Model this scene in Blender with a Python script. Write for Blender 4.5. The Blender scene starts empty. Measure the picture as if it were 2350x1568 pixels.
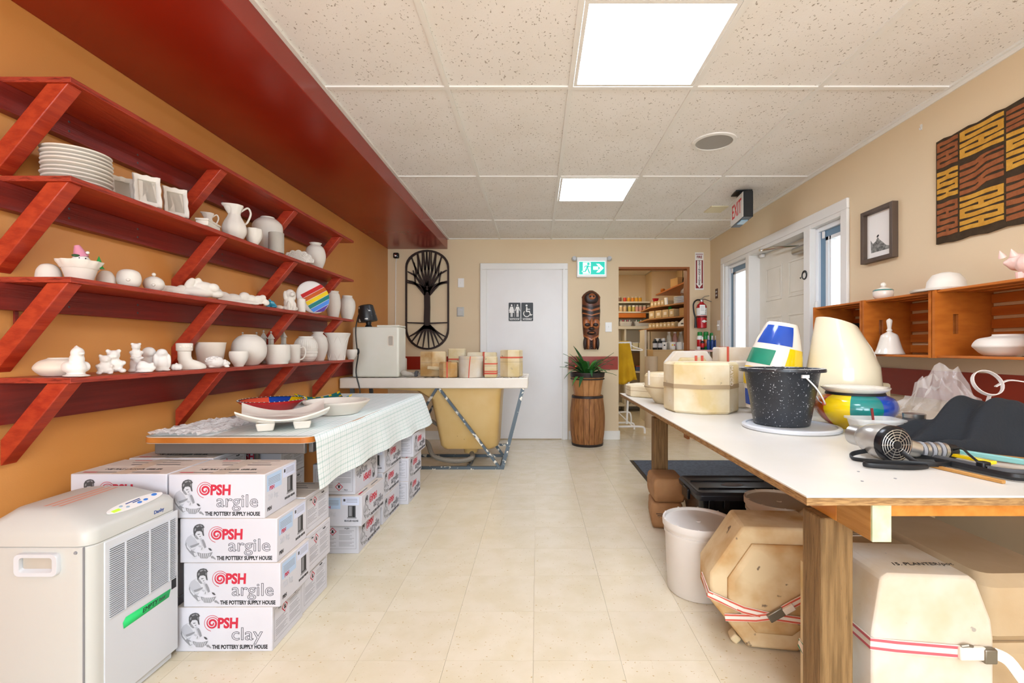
import bpy, bmesh, math, random
from mathutils import Vector, Matrix, Euler
random.seed(7)
PI = math.pi
SC = bpy.context.scene
COL = SC.collection
# ---------------------------------------------------------------- camera, world, light, exposure
F, VX, VY, CH = 1081.0, 1233.0, 798.0, 1.09          # focal length (px), principal point, camera height
cam_d = bpy.data.cameras.new('camera'); cam = bpy.data.objects.new('camera', cam_d); COL.objects.link(cam)
cam.location = (0, 0, CH); cam.rotation_euler = (PI/2, 0, 0)
cam_d.sensor_width = 36; cam_d.lens = F/2350*36
cam_d.shift_x = (1175-VX)/2350; cam_d.shift_y = (VY-784)/2350
cam_d.clip_start = 0.05
SC.camera = cam
SC.view_settings.view_transform = 'Standard'; SC.view_settings.look = 'None'
SC.view_settings.gamma = 1; SC.view_settings.use_curve_mapping = False
SC.view_settings.exposure = 0.47
PANEL = 15.0                                           # ceiling panel radiance
w = bpy.data.worlds.new('sky'); SC.world = w; w.use_nodes = True
bgn = w.node_tree.nodes['Background']; bgn.inputs[0].default_value = (0.80, 0.90, 1.0, 1); bgn.inputs[1].default_value = 4.0
# daylight through the shop window of the rear wall
dl = bpy.data.lights.new('window_daylight', 'AREA'); dl.shape = 'RECTANGLE'; dl.size = 3.0; dl.size_y = 1.5
dl.energy = 75; dl.color = (0.78, 0.89, 1.0)
dlo = bpy.data.objects.new('window_daylight', dl); COL.objects.link(dlo)
dlo.location = (0.15, -2.52, 1.45); dlo.rotation_euler = (PI/2, 0, 0)

# ---------------------------------------------------------------- helpers
def P(px, py, Y):
    return Vector(((px-VX)*Y/F, Y, CH+(VY-py)*Y/F))
def lin(h):
    h = h.lstrip('#'); o = []
    for i in (0, 2, 4):
        c = int(h[i:i+2], 16)/255
        o.append(c/12.92 if c <= .04045 else ((c+.055)/1.055)**2.4)
    return (*o, 1)
class G:
    """collects geometry of one mesh"""
    def __init__(s): s.v = []; s.f = []; s.m = []; s.uv = {}
    def add(s, vs, fs, mi=0):
        b = len(s.v); s.v += [Vector(p) for p in vs]
        for f in fs: s.f.append([b+i for i in f]); s.m.append(mi)
        return b
    def box(s, c, d, mi=0, rot=None, top=1.0):
        c = Vector(c); x, y, z = d[0]/2, d[1]/2, d[2]/2
        vs = [Vector((sx*x*(top if sz > 0 else 1), sy*y*(top if sz > 0 else 1), sz*z)) for sz in (-1, 1) for sy in (-1, 1) for sx in (-1, 1)]
        if rot is not None:
            R = rot if isinstance(rot, Matrix) else Euler(rot).to_matrix()
            vs = [R @ p for p in vs]
        s.add([c+p for p in vs], [(0, 2, 3, 1), (4, 5, 7, 6), (0, 1, 5, 4), (2, 6, 7, 3), (0, 4, 6, 2), (1, 3, 7, 5)], mi); return s
    def b2(s, x0, x1, y0, y1, z0, z1, mi=0):
        return s.box(((x0+x1)/2, (y0+y1)/2, (z0+z1)/2), (x1-x0, y1-y0, z1-z0), mi)
    def lathe(s, prof, seg=28, mi=0, c=(0, 0, 0), rf=None, mf=None, M=None, sx=1, sy=1, ring=False):
        c = Vector(c); b = len(s.v); n = len(prof)
        for i, (r, z) in enumerate(prof):
            for k in range(seg):
                t = 2*PI*k/seg; q = r*(rf(t, i) if rf else 1)
                p = Vector((q*math.cos(t)*sx, q*math.sin(t)*sy, z))
                if M is not None: p = M @ p
                s.v.append(c+p)
        for i in range(n if ring else n-1):
            for k in range(seg):
                k2 = (k+1) % seg; j = (i+1) % n
                s.f.append([b+i*seg+k, b+i*seg+k2, b+j*seg+k2, b+j*seg+k])
                s.m.append(mf((k+.5)/seg, i) if mf else mi)
        if ring: return s
        if prof[0][0] > 1e-6: s.f.append([b+k for k in range(seg)][::-1]); s.m.append(mi)
        if prof[-1][0] > 1e-6: s.f.append([b+(n-1)*seg+k for k in range(seg)]); s.m.append(mi)
        return s
    def tube(s, pts, r, seg=8, mi=0, closed=False, flat=None):
        pts = [Vector(p) for p in pts]; n = len(pts); b = len(s.v)
        rr = r if isinstance(r, (list, tuple)) else [r]*n
        up = None
        for i, p in enumerate(pts):
            if closed: t = pts[(i+1) % n]-pts[i-1]
            else: t = pts[min(i+1, n-1)]-pts[max(i-1, 0)]
            if t.length < 1e-9: t = Vector((0, 0, 1))
            t.normalize()
            if up is None:
                up = Vector((0, 0, 1)) if abs(t.z) < .9 else Vector((1, 0, 0))
            u = up-t*up.dot(t)
            if u.length < 1e-6: u = t.orthogonal()
            u.normalize(); up = u; w_ = t.cross(u)
            for k in range(seg):
                a = 2*PI*(k+.5)/seg
                fx, fy = (1, 1) if flat is None else flat
                s.v.append(p+u*math.cos(a)*rr[i]*fx+w_*math.sin(a)*rr[i]*fy)
        for i in range(n if closed else n-1):
            j = (i+1) % n
            for k in range(seg):
                k2 = (k+1) % seg
                s.f.append([b+i*seg+k, b+i*seg+k2, b+j*seg+k2, b+j*seg+k]); s.m.append(mi)
        if not closed:
            s.f.append([b+k for k in range(seg)][::-1]); s.m.append(mi)
            s.f.append([b+(n-1)*seg+k for k in range(seg)]); s.m.append(mi)
        return s
    def loft(s, rings, mi=0, cap=True, M=None):
        b = len(s.v); n = len(rings[0])
        for r in rings:
            for p in r: s.v.append(Vector(p) if M is None else M @ Vector(p))
        for i in range(len(rings)-1):
            for k in range(n):
                k2 = (k+1) % n
                s.f.append([b+i*n+k, b+i*n+k2, b+(i+1)*n+k2, b+(i+1)*n+k]); s.m.append(mi)
        if cap:
            s.f.append([b+k for k in range(n)][::-1]); s.m.append(mi)
            e = b+(len(rings)-1)*n; s.f.append([e+k for k in range(n)]); s.m.append(mi)
        return s
    def prism(s, poly, z0, z1, mi=0, ch=0, M=None, taper=1.0):
        """poly: ccw list of (x,y); optional chamfer"""
        cx = sum(p[0] for p in poly)/len(poly); cy = sum(p[1] for p in poly)/len(poly)
        R = max(math.hypot(p[0]-cx, p[1]-cy) for p in poly)
        def ring(k, z): return [(cx+(x-cx)*k, cy+(y-cy)*k, z) for x, y in poly]
        q = 1-ch/R
        rings = [ring(1, z0), ring(taper, z1)] if not ch else [ring(q, z0), ring(1, z0+ch), ring(taper, z1-ch), ring(taper*q, z1)]
        return s.loft(rings, mi, True, M)
    def ball(s, c, r, mi=0, seg=14, rings=8, rot=None):
        r = (r, r, r) if not isinstance(r, (tuple, list)) else r
        prof = [(math.sin(PI*i/rings), -math.cos(PI*i/rings)) for i in range(rings+1)]
        prof[0] = (1e-4, -1); prof[-1] = (1e-4, 1)
        M = Matrix.Diagonal(r)
        if rot is not None: M = Euler(rot).to_matrix() @ M
        return s.lathe(prof, seg, mi, c, M=M)
    def ellipse(s, cx, cz, rx, rz, y, mi=0, n=16):     # flat print, facing -Y
        return s.poly([(cx+rx*math.cos(2*PI*k/n), cz+rz*math.sin(2*PI*k/n)) for k in range(n)], y, mi)
    def poly(s, pts, y, mi=0):                           # flat print facing -Y; pts ccw in (x,z)
        b = s.add([(x, y, z) for x, z in pts], [list(range(len(pts)))], mi); return s
    def rect(s, x0, x1, z0, z1, y, mi=0):
        return s.poly([(x0, z0), (x1, z0), (x1, z1), (x0, z1)], y, mi)
    def mesh(s, name, mats, smooth=35):
        me = bpy.data.meshes.new(name); me.from_pydata([tuple(p) for p in s.v], [], s.f)
        for m_ in (mats if isinstance(mats, (list, tuple)) else [mats]): me.materials.append(m_)
        me.polygons.foreach_set('material_index', s.m)
        if smooth:
            me.polygons.foreach_set('use_smooth', [True]*len(me.polygons))
        me.update()
        if smooth:
            try: me.set_sharp_from_angle(angle=math.radians(smooth))
            except Exception: pass
        return me
    def build(s, name, mats, parent=None, loc=(0, 0, 0), rot=(0, 0, 0), smooth=35, bevel=0, bseg=2, sub=0, solid=0):
        return put(name, s.mesh(name, mats, smooth), parent, loc, rot, bevel, bseg, sub, solid)
def put(name, me, parent=None, loc=(0, 0, 0), rot=(0, 0, 0), bevel=0, bseg=2, sub=0, solid=0):
    o = bpy.data.objects.new(name, me); COL.objects.link(o)
    o.location = loc; o.rotation_euler = rot
    if parent is not None: o.parent = parent
    if solid:
        m = o.modifiers.new('thickness', 'SOLIDIFY'); m.thickness = solid; m.offset = -1
    if sub:
        m = o.modifiers.new('sub', 'SUBSURF'); m.levels = sub; m.render_levels = sub
    if bevel:
        m = o.modifiers.new('bevel', 'BEVEL'); m.width = bevel; m.segments = bseg; m.limit_method = 'ANGLE'; m.angle_limit = math.radians(40)
        m.harden_normals = False
    return o
def tag(o, label, cat, group=None):
    o['label'] = label; o['category'] = cat
    if group: o['group'] = group
    return o
def struct(o): o['kind'] = 'structure'; return o
def thing(name, label, cat, loc=(0, 0, 0), rot=(0, 0, 0), group=None):
    o = bpy.data.objects.new(name, None); COL.objects.link(o); o.empty_display_size = .05
    o.location = loc; o.rotation_euler = (0, 0, rot) if not isinstance(rot, tuple) else rot
    return tag(o, label, cat, group)
def arc(cx, cy, r, a0, a1, n):
    return [(cx+r*math.cos(a0+(a1-a0)*i/n), cy+r*math.sin(a0+(a1-a0)*i/n)) for i in range(n+1)]
def ngon(n, r, off=0, sx=1, sy=1):
    return [(r*math.cos(2*PI*(k+off)/n)*sx, r*math.sin(2*PI*(k+off)/n)*sy) for k in range(n)]
def rrect(w_, h_, r, n=4):
    o = []
    for cx, cy, a in ((w_/2-r, h_/2-r, 0), (-w_/2+r, h_/2-r, PI/2), (-w_/2+r, -h_/2+r, PI), (w_/2-r, -h_/2+r, 1.5*PI)):
        o += arc(cx, cy, r, a, a+PI/2, n)
    return o
def spline(pts, n=6):
    pts = [Vector(p) for p in pts]; out = []
    for i in range(len(pts)-1):
        p0, p1, p2, p3 = pts[max(i-1, 0)], pts[i], pts[i+1], pts[min(i+2, len(pts)-1)]
        for k in range(n):
            t = k/n
            out.append(.5*((2*p1)+(p2-p0)*t+(2*p0-5*p1+4*p2-p3)*t*t+(3*p1-p0-3*p2+p3)*t**3))
    return out+[pts[-1]]
def sprof(pts, n=5):
    return [(max(p.x, 0), p.y) for p in spline([(r, z, 0) for r, z in pts], n)]
TX = {}
def text_mesh(s, size, mat, key=None, outline=0, ext=.0003, shear=0, bold=0, sx=1.0, align='CENTER', fit=None):
    k = (s, size, mat.name, outline, shear, bold, sx, align, fit)
    if k in TX: return TX[k]
    cu = bpy.data.curves.new('t', 'FONT'); cu.body = s; cu.size = size; cu.align_x = align; cu.align_y = 'CENTER'
    cu.resolution_u = 3; cu.shear = shear; cu.offset = bold
    if outline: cu.fill_mode = 'NONE'; cu.bevel_depth = outline; cu.bevel_resolution = 0
    else: cu.extrude = ext
    o = bpy.data.objects.new('t', cu); COL.objects.link(o)
    dg = bpy.context.evaluated_depsgraph_get()
    me = bpy.data.meshes.new_from_object(o.evaluated_get(dg))
    bpy.data.objects.remove(o); bpy.data.curves.remove(cu)
    if fit:
        xs_ = [v.co.x for v in me.vertices]; sx = fit/(max(xs_)-min(xs_))
    for v in me.vertices: v.co.x *= sx
    me.materials.clear(); me.materials.append(mat)
    TX[k] = me
    return me
FRONT = (PI/2, 0, 0); RIGHT = (PI/2, 0, PI/2); LEFT = (PI/2, 0, -PI/2); BACK = (PI/2, 0, PI)
def blob(name, balls, mat, parent=None, loc=(0, 0, 0), rot=(0, 0, 0), vox=.004, smooth=6):
    g = G()
    for b in balls:
        c, r = b[0], b[1]
        if len(b) > 2 and isinstance(b[2], str): continue
        g.ball(c, r, 0, 12, 8, b[2] if len(b) > 2 else None)
    o = g.build(name, mat, parent, loc, rot)
    m = o.modifiers.new('skin', 'REMESH'); m.mode = 'VOXEL'; m.voxel_size = vox; m.use_smooth_shade = True
    m = o.modifiers.new('soft', 'SMOOTH'); m.factor = .5; m.iterations = smooth
    return o
# ---------------------------------------------------------------- materials
MATS = {}
def mat(name, c, rough=.5, metal=0, c2=None, ns=8, amt=None, bump=0, bs=60, coat=0, trans=0, alpha=1, emit=0, ior=1.45, stretch=(1, 1, 1), spots=None, rnd=0, detail=4, sss=0):
    """principled material: colour c mottled with c2 by noise; spots=(colour, scale, threshold) adds splatter"""
    m = bpy.data.materials.new(name); m.use_nodes = True; nt = m.node_tree; N = nt.nodes; L = nt.links
    b = N['Principled BSDF']; I = b.inputs
    I['Base Color'].default_value = lin(c); I['Roughness'].default_value = rough; I['Metallic'].default_value = metal
    I['IOR'].default_value = ior
    if coat: I['Coat Weight'].default_value = coat; I['Coat Roughness'].default_value = .06
    if trans: I['Transmission Weight'].default_value = trans
    if alpha < 1: I['Alpha'].default_value = alpha
    if emit: I['Emission Color'].default_value = lin(c); I['Emission Strength'].default_value = emit
    m.diffuse_color = lin(c)
    out = None
    if c2 or bump or spots:
        tc = N.new('ShaderNodeTexCoord'); mp = N.new('ShaderNodeMapping'); mp.inputs['Scale'].default_value = stretch
        L.new(tc.outputs['Object'], mp.inputs[0])
        if rnd:
            oi = N.new('ShaderNodeObjectInfo'); va = N.new('ShaderNodeVectorMath'); va.operation = 'SCALE'
            va.inputs[0].default_value = (13, 7, 11); L.new(oi.outputs['Random'], va.inputs['Scale'])
            L.new(va.outputs[0], mp.inputs['Location'])
    if c2:
        n = N.new('ShaderNodeTexNoise'); n.inputs['Scale'].default_value = ns; n.inputs['Detail'].default_value = detail
        L.new(mp.outputs[0], n.inputs['Vector'])
        r = N.new('ShaderNodeValToRGB'); a = amt or (.38, .65)
        r.color_ramp.elements[0].position = a[0]; r.color_ramp.elements[1].position = a[1]
        r.color_ramp.elements[0].color = lin(c); r.color_ramp.elements[1].color = lin(c2)
        L.new(n.outputs['Fac'], r.inputs['Fac']); out = r.outputs['Color']
    if spots:
        n = N.new('ShaderNodeTexNoise'); n.inputs['Scale'].default_value = spots[1]; n.inputs['Detail'].default_value = 3
        L.new(mp.outputs[0], n.inputs['Vector'])
        r = N.new('ShaderNodeValToRGB'); r.color_ramp.elements[0].position = spots[2]; r.color_ramp.elements[1].position = spots[2]+.03
        r.color_ramp.elements[0].color = (0, 0, 0, 1); r.color_ramp.elements[1].color = (1, 1, 1, 1)
        L.new(n.outputs['Fac'], r.inputs['Fac'])
        mx = N.new('ShaderNodeMix'); mx.data_type = 'RGBA'
        L.new(r.outputs['Color'], mx.inputs['Factor'])
        if out: L.new(out, mx.inputs['A'])
        else: mx.inputs['A'].default_value = lin(c)
        mx.inputs['B'].default_value = lin(spots[0]); out = mx.outputs['Result']
    if rnd and out is None:
        pass
    if out: L.new(out, I['Base Color'])
    if bump:
        n = N.new('ShaderNodeTexNoise'); n.inputs['Scale'].default_value = bs; n.inputs['Detail'].default_value = 3
        L.new(mp.outputs[0], n.inputs['Vector'])
        bp = N.new('ShaderNodeBump'); bp.inputs['Strength'].default_value = bump; bp.inputs['Distance'].default_value = .01
        L.new(n.outputs['Fac'], bp.inputs['Height']); L.new(bp.outputs[0], I['Normal'])
    MATS[name] = m
    return m
M_ = lambda *a, **k: mat(*a, **k)
# room
m_orange = mat('orange wall paint', 'd8954f', .42, c2='d28d47', ns=1.5, bump=.04, bs=180)
m_beige = mat('beige wall paint', 'e0cba8', .55, c2='dec7a3', ns=1.2, bump=.04, bs=200)
m_red = mat('glossy red paint', '962410', .26, c2='8e200d', ns=2)
m_rail = mat('brick red rail paint', '9a3320', .35, c2='8f2d1c', ns=9, bump=.08, bs=60, stretch=(1, .15, 1))
m_shelf = mat('red painted shelf wood', 'b03c20', .34, c2='9a2c18', ns=14, bump=.12, bs=50, stretch=(2, .25, 4))
m_ledger = mat('maroon painted ledger wood', '84281f', .4, c2='712018', ns=10, bump=.12, bs=50, stretch=(2, .2, 4))
m_ply = mat('red painted plywood edge', 'a83c28', .5, c2='6d1a10', ns=30, bump=.4, bs=80, stretch=(1, .25, 6), amt=(.5, .7))
m_white_trim = mat('white gloss trim', 'e9e7e2', .35)
m_door = mat('white door paint', 'eae8e6', .4, c2='e7e4e1', ns=3)
m_entry = mat('off white entry door paint', 'e6e1d4', .4, c2='e0dacb', ns=4)
m_grid = mat('ceiling grid white', 'eeebe4', .45)
m_brown = mat('brown door jamb paint', '9a5a2c', .45)
m_base = mat('white baseboard', 'efece4', .4)
m_grout = mat('vinyl joint', 'c6bba2', .6)
# ceramics
m_bisque = mat('white bisque', 'e4ddd2', .75, c2='ded5c8', ns=6, bump=.03, bs=200)
m_bisq2 = mat('warm bisque', 'e9dfd0', .75, c2='e3d6c4', ns=6)
m_plaster = mat('white plaster figurine', 'e9e4de', .7, c2='e3dcd4', ns=8)
m_greyc = mat('grey bisque', 'b9b1a4', .75, c2='aaa296', ns=5)
m_glaze = mat('white glaze', 'e8e0d4', .12, coat=.5)
m_cream = mat('cream glaze', 'efe4c6', .14, c2='ebdfbd', ns=3, coat=.4)
m_mold = mat('plaster mold', 'e2d6ba', .8, c2='d0b884', ns=5, bump=.12, bs=30, spots=('a89a80', 26, .69), rnd=1)
m_mold2 = mat('old stained plaster mold', 'd9c39b', .8, c2='b98d52', ns=6, bump=.2, bs=22, spots=('7d6a55', 17, .68), rnd=1)
m_moldw = mat('white plaster mold', 'd9d1c4', .75, c2='cfba9a', ns=5, bump=.12, bs=30, spots=('a9a196', 26, .71), rnd=1)
m_moldt = mat('tan plaster mold', 'cdb592', .85, c2='c2a67f', ns=4, bump=.1, bs=30, rnd=1)
m_band = mat('red elastic band', 'cf5b46', .7)
m_strapw = mat('white webbing strap', 'eadfd2', .8, bump=.1, bs=300)
m_strapr = mat('red strap stripe', 'c4616a', .8)
m_strapg = mat('green strap stripe', '3f7d56', .8)
m_strapb = mat('brown strap', 'a99372', .8)
m_buckle = mat('dull buckle steel', '8d887c', .4, metal=.8)
# plastics, metal etc
m_dehu = mat('off white plastic', 'c3c3bd', .38)
m_dehu2 = mat('cool white plastic', 'cccfd3', .35)
m_dark = mat('louvre gap shade', '2b2c2e', .6)
m_black = mat('black plastic', '17181a', .4)
m_blackg = mat('black gloss plastic', '141519', .25)
m_iron = mat('dark brown steel', '2e1f18', .45, metal=.4)
m_steel = mat('brushed steel', 'b9b8b4', .3, metal=.9)
m_chrome = mat('chrome', 'd8d8d8', .12, metal=1)
m_frame = mat('splattered grey steel', '59636a', .45, metal=.5, spots=('d8d2c5', 20, .6))
m_white = mat('white plastic', 'f2f1ee', .35)
m_whitep = mat('white pail plastic', 'e0dbd4', .4, c2='dad3ca', ns=3)
m_glow = mat('lit panel', 'e6efff', .5, emit=PANEL)
m_tank = mat('yellowed plastic tank', 'd9ba80', .4, c2='d0ab69', ns=3, spots=('8a6a38', 16, .72))
m_tub = mat('white tub top', 'ece4d8', .35, c2='e6dccd', ns=4)
m_cooler = mat('aged white cooler', 'e8e6d9', .4, c2='dfdccb', ns=3)
m_spatb = mat('plaster splattered black', '202226', .35, spots=('d8d6d2', 22, .62))
m_spatb2 = mat('finely splattered black pail', '26292e', .3, c2='31353b', ns=5, spots=('c4c7ca', 150, .655))
m_paper = mat('white paper', 'f4f2ee', .7)
m_card = mat('white carton', 'd2d1d8', .6, c2='cdccd3', ns=4, bump=.03, bs=60, rnd=1)
m_cardt = mat('dusty carton top', 'd9cdc2', .7, c2='cfc1b4', ns=7)
m_kraft = mat('brown carton', 'c39a63', .8, c2='b98f58', ns=5)
m_kraftbag = mat('brown paper sack', 'ad835a', .8, c2='9c7048', ns=6, bump=.6, bs=14)
m_bin = mat('tan parts bin', 'cdb184', .8, c2='c2a474', ns=6)
m_prr = mat('red print', 'c4283f', .6)
m_prk = mat('black print', '1c1c1e', .6)
m_prg = mat('dark grey print', '4a4a4c', .6)
m_prm = mat('mid grey print', '8c8c90', .6)
m_prl = mat('light grey print', 'c9c9ce', .6)
m_prb = mat('pale blue print', 'b4cbe6', .6)
m_prv = mat('pale lilac print', 'd3d9ee', .6)
m_wood = mat('crate wood', 'bb6a25', .35, c2='a85a1c', ns=9, stretch=(1, .2, 3), bump=.05, bs=40)
m_pine = mat('bare lumber', 'b98747', .6, c2='a67436', ns=12, stretch=(5, .4, 5), bump=.15, bs=60)
m_orangew = mat('varnished lumber', 'd08a3c', .35, c2='bf7628', ns=8, stretch=(4, .3, 4))
m_oldpost = mat('treated post wood', '8f7047', .7, c2='6f5430', ns=12, stretch=(8, 8, .5), bump=.4, bs=40, spots=('4d3a22', 30, .7))
m_endg = mat('green end grain', 'cfd6b4', .7, c2='b7c39a', ns=30)
m_plyb = mat('raw board edge', 'b08b5a', .7, c2='8a6740', ns=30, stretch=(1, 1, 8), amt=(.4, .6))
m_topw = mat('white melamine', 'dedad3', .3, c2='d8d3c8', ns=2.5)
m_barrel = mat('barrel oak', 'a5703f', .6, c2='7e4f28', ns=9, stretch=(6, 6, .6), bump=.25, bs=40, spots=('4c2f19', 10, .66))
m_halfb = mat('planter staves', 'c08a55', .5, c2='ad7644', ns=8, stretch=(5, 5, .5))
m_hoop = mat('barrel hoop', '3b3330', .5, metal=.5)
m_leaf = mat('plant leaf', '2f6a2c', .4, c2='4a8a3a', ns=5)
m_leafd = mat('dark plant leaf', '1f4a24', .4, c2='2e6030', ns=5)
m_yellowc = mat('mustard cloth', 'd2a414', .85, c2='c0920c', ns=5)
m_blackc = mat('black fleece', '1d2024', .95, c2='23272d', ns=4, bump=.2, bs=120)
m_film = mat('clear plastic film', 'f6efe9', .1, alpha=.26, bump=.5, bs=35)
m_clear = mat('clear plastic', 'eeeeea', .15, alpha=.4)
m_glass = mat('window glass', 'f4fbff', .03, alpha=.12)
m_blue = mat('cobalt blue glaze', '1d4fb4', .15, c2='1645a4', ns=6, coat=.5)
m_yel = mat('yellow glaze', 'f0cf1a', .15, c2='e6bf10', ns=6, coat=.5)
m_grn = mat('green glaze', '2f9073', .15, c2='258066', ns=6, coat=.5)
m_teal = mat('teal glaze', '12807c', .15, c2='0f706e', ns=6, coat=.5)
m_turq = mat('turquoise glaze', '2f9db8', .12, c2='1f7f9c', ns=10, coat=.5)
m_org = mat('orange glaze', 'd2601c', .15, c2='c04f14', ns=6, coat=.5)
m_redg = mat('red glaze', 'cc1f26', .12, c2='bd161d', ns=6, coat=.5)
m_coral = mat('coral glaze', 'ea5a40', .15, coat=.5)
m_purple = mat('purple glaze', '5a3a92', .2)
m_skyb = mat('light blue glaze', '4a86d8', .2)
m_pink = mat('pink glaze', 'd28aa0', .4)
m_pig = mat('pale pink ceramic', 'f0cdc2', .4)
m_green = mat('green plastic', '1f8a3c', .35)
m_bluebt = mat('blue bottle', '2b4b8c', .2)
m_extr = mat('extinguisher red', 'b81822', .25)
m_signr = mat('sign dark red', '8c1c22', .4)
m_exitr = mat('exit letter red', 'd2202a', .4)
m_run = mat('exit sign green', '15b8a6', .4, emit=.5)
m_runw = mat('exit sign white', 'f4fffc', .4, emit=.5)
m_frameb = mat('dark walnut frame', '5a4a3e', .5, c2='4c3d33', ns=14, stretch=(1, 1, .2))
m_mat = mat('charcoal door mat', '565d68', .9, c2='464c55', ns=40, bump=.5, bs=120)
m_blind = mat('blue grey window frame', '6f8fa8', .4)
m_vinylw = mat('white vinyl window', 'edf1f4', .35)
m_siding = mat('glowing pale siding', 'e9eef2', .6, emit=.7)  # boards emit a little so the outside looks daylit
m_mudy = mat('mudcloth yellow', 'd09c3c', .95, c2='c08a2e', ns=30, bump=.3, bs=200)
m_mudb = mat('mudcloth rust', '9c5c34', .95, c2='8a4e2a', ns=30, bump=.3, bs=200)
m_mudk = mat('mudcloth dark', '43331f', .95, c2='382a19', ns=30, bump=.3, bs=200)
# ---------------------------------------------------------------- special surface materials
def nodes(m): return m.node_tree.nodes, m.node_tree.links, m.node_tree.nodes['Principled BSDF']
m_ctile = mat('mineral fibre ceiling tile', 'f3efe9', .85, c2='efeae2', ns=3, bump=.1, bs=160)
def _ct():
    N, L, b = nodes(m_ctile)
    src = b.inputs['Base Color'].links[0].from_socket
    g = N.new('ShaderNodeNewGeometry'); mp = N.new('ShaderNodeMapping'); mp.inputs['Scale'].default_value = (1, .7, 1)
    L.new(g.outputs['Position'], mp.inputs[0])
    n1 = N.new('ShaderNodeTexNoise'); n1.inputs['Scale'].default_value = 105; n1.inputs['Detail'].default_value = 2
    L.new(mp.outputs[0], n1.inputs['Vector'])
    r = N.new('ShaderNodeValToRGB'); r.color_ramp.elements[0].position = .655; r.color_ramp.elements[1].position = .69
    r.color_ramp.elements[0].color = (0, 0, 0, 1); r.color_ramp.elements[1].color = (1, 1, 1, 1)
    L.new(n1.outputs['Fac'], r.inputs['Fac'])
    mx = N.new('ShaderNodeMix'); mx.data_type = 'RGBA'; L.new(r.outputs['Color'], mx.inputs['Factor'])
    L.new(src, mx.inputs['A']); mx.inputs['B'].default_value = lin('a79d90'); L.new(mx.outputs['Result'], b.inputs['Base Color'])
_ct()
m_vinyl = mat('cream vinyl floor tile', 'e0d4bc', .2, c2='dacdb0', ns=9, rnd=1, spots=('c2a97c', 95, .675), bump=.012, bs=25)
def _vt():
    N, L, b = nodes(m_vinyl)
    src = b.inputs['Base Color'].links[0].from_socket
    oi = N.new('ShaderNodeObjectInfo'); h = N.new('ShaderNodeHueSaturation')
    mr = N.new('ShaderNodeMapRange'); mr.inputs['To Min'].default_value = .985; mr.inputs['To Max'].default_value = 1.015
    L.new(oi.outputs['Random'], mr.inputs['Value']); L.new(mr.outputs[0], h.inputs['Value'])
    L.new(src, h.inputs['Color']); L.new(h.outputs[0], b.inputs['Base Color'])
_vt()
# ---------------------------------------------------------------- room shell
XL, XR, YB, ZC = -1.777, 2.057, 5.60, 2.38
YR = -2.6                                               # rear wall behind the camera
fl = struct(G().b2(XL-.1, 3.0, YR-.1, 8.5, -.08, -.0035).build('floor', m_grout))
TM = {}
def piece(kind, w_, d_, h_, m, gap, z, x, y, name, parent, bev=0):
    k = (kind, round(w_, 3), round(d_, 3))
    if k not in TM:
        TM[k] = G().box((0, 0, 0), (w_-gap, d_-gap, h_)).mesh(name, m)
    return put(name, TM[k], parent, (x, y, z))
T = .305
xs = [XL]+[.596+T*k for k in range(-8, 8) if XL < .596+T*k < 2.02]+[2.057]
ys = [.4+(1.944-.4) % T]+[1.944+T*k for k in range(-5, 30) if .4 < 1.944+T*k < 5.72]
ys = sorted(set(round(y, 4) for y in ys if y > .4))
for i in range(len(xs)-1):
    for j in range(len(ys)-1):
        a, b_, c, d = xs[i], xs[i+1], ys[j], ys[j+1]
        piece('floor', b_-a, d-c, .004, m_vinyl, .0009, -.002, (a+b_)/2, (c+d)/2, 'tile', fl)
for i in range(6):                                       # store room floor tiles
    for j in range(9):
        x, y = .986+T*i, ys[-1]+T*(j+.5)
        piece('floor', T, T, .004, m_vinyl, .0009, -.002, x-.0, y, 'tile', fl)
g = G(); nx = 0
o = G().b2(XL, 2.057, YR, ys[0], -.004, 0).build('tile_field', m_vinyl, fl); o['kind'] = 'stuff'
struct(G().b2(XL-.12, XL, YR, YB, 0, ZC+.05).build('wall_left', m_orange))
DX0, DX1, DZ = .967, 1.812, 2.05
g = G().b2(XL-.12, DX0, YB, YB+.12, 0, ZC+.05).b2(DX1, XR+.16, YB, YB+.12, 0, ZC+.05).b2(DX0, DX1, YB, YB+.12, DZ, ZC+.05)
struct(g.build('wall_back', m_beige))
EY0, EY1, EZ = 3.17, 5.17, 2.01                            # entry unit opening
g = G().b2(XR, XR+.16, YR, EY0, 0, ZC+.05).b2(XR, XR+.16, EY1, YB, 0, ZC+.05).b2(XR, XR+.16, EY0, EY1, EZ, ZC+.05)
struct(g.build('wall_right', m_beige))
wx0, wx1, wz0, wz1 = -1.4, 1.7, .7, 2.2
g = G().b2(XL-.12, wx0, YR-.12, YR, 0, ZC).b2(wx1, XR+.16, YR-.12, YR, 0, ZC).b2(wx0, wx1, YR-.12, YR, 0, wz0).b2(wx0, wx1, YR-.12, YR, wz1, ZC)
struct(g.build('wall_rear', m_beige))
g = G()
for x in (wx0+.03, .15, wx1-.03): g.b2(x-.03, x+.03, YR-.1, YR-.03, wz0, wz1)
g.b2(wx0, wx1, YR-.1, YR-.03, wz0, wz0+.05).b2(wx0, wx1, YR-.1, YR-.03, wz1-.05, wz1)
struct(g.build('window_3', m_white_trim))
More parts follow.
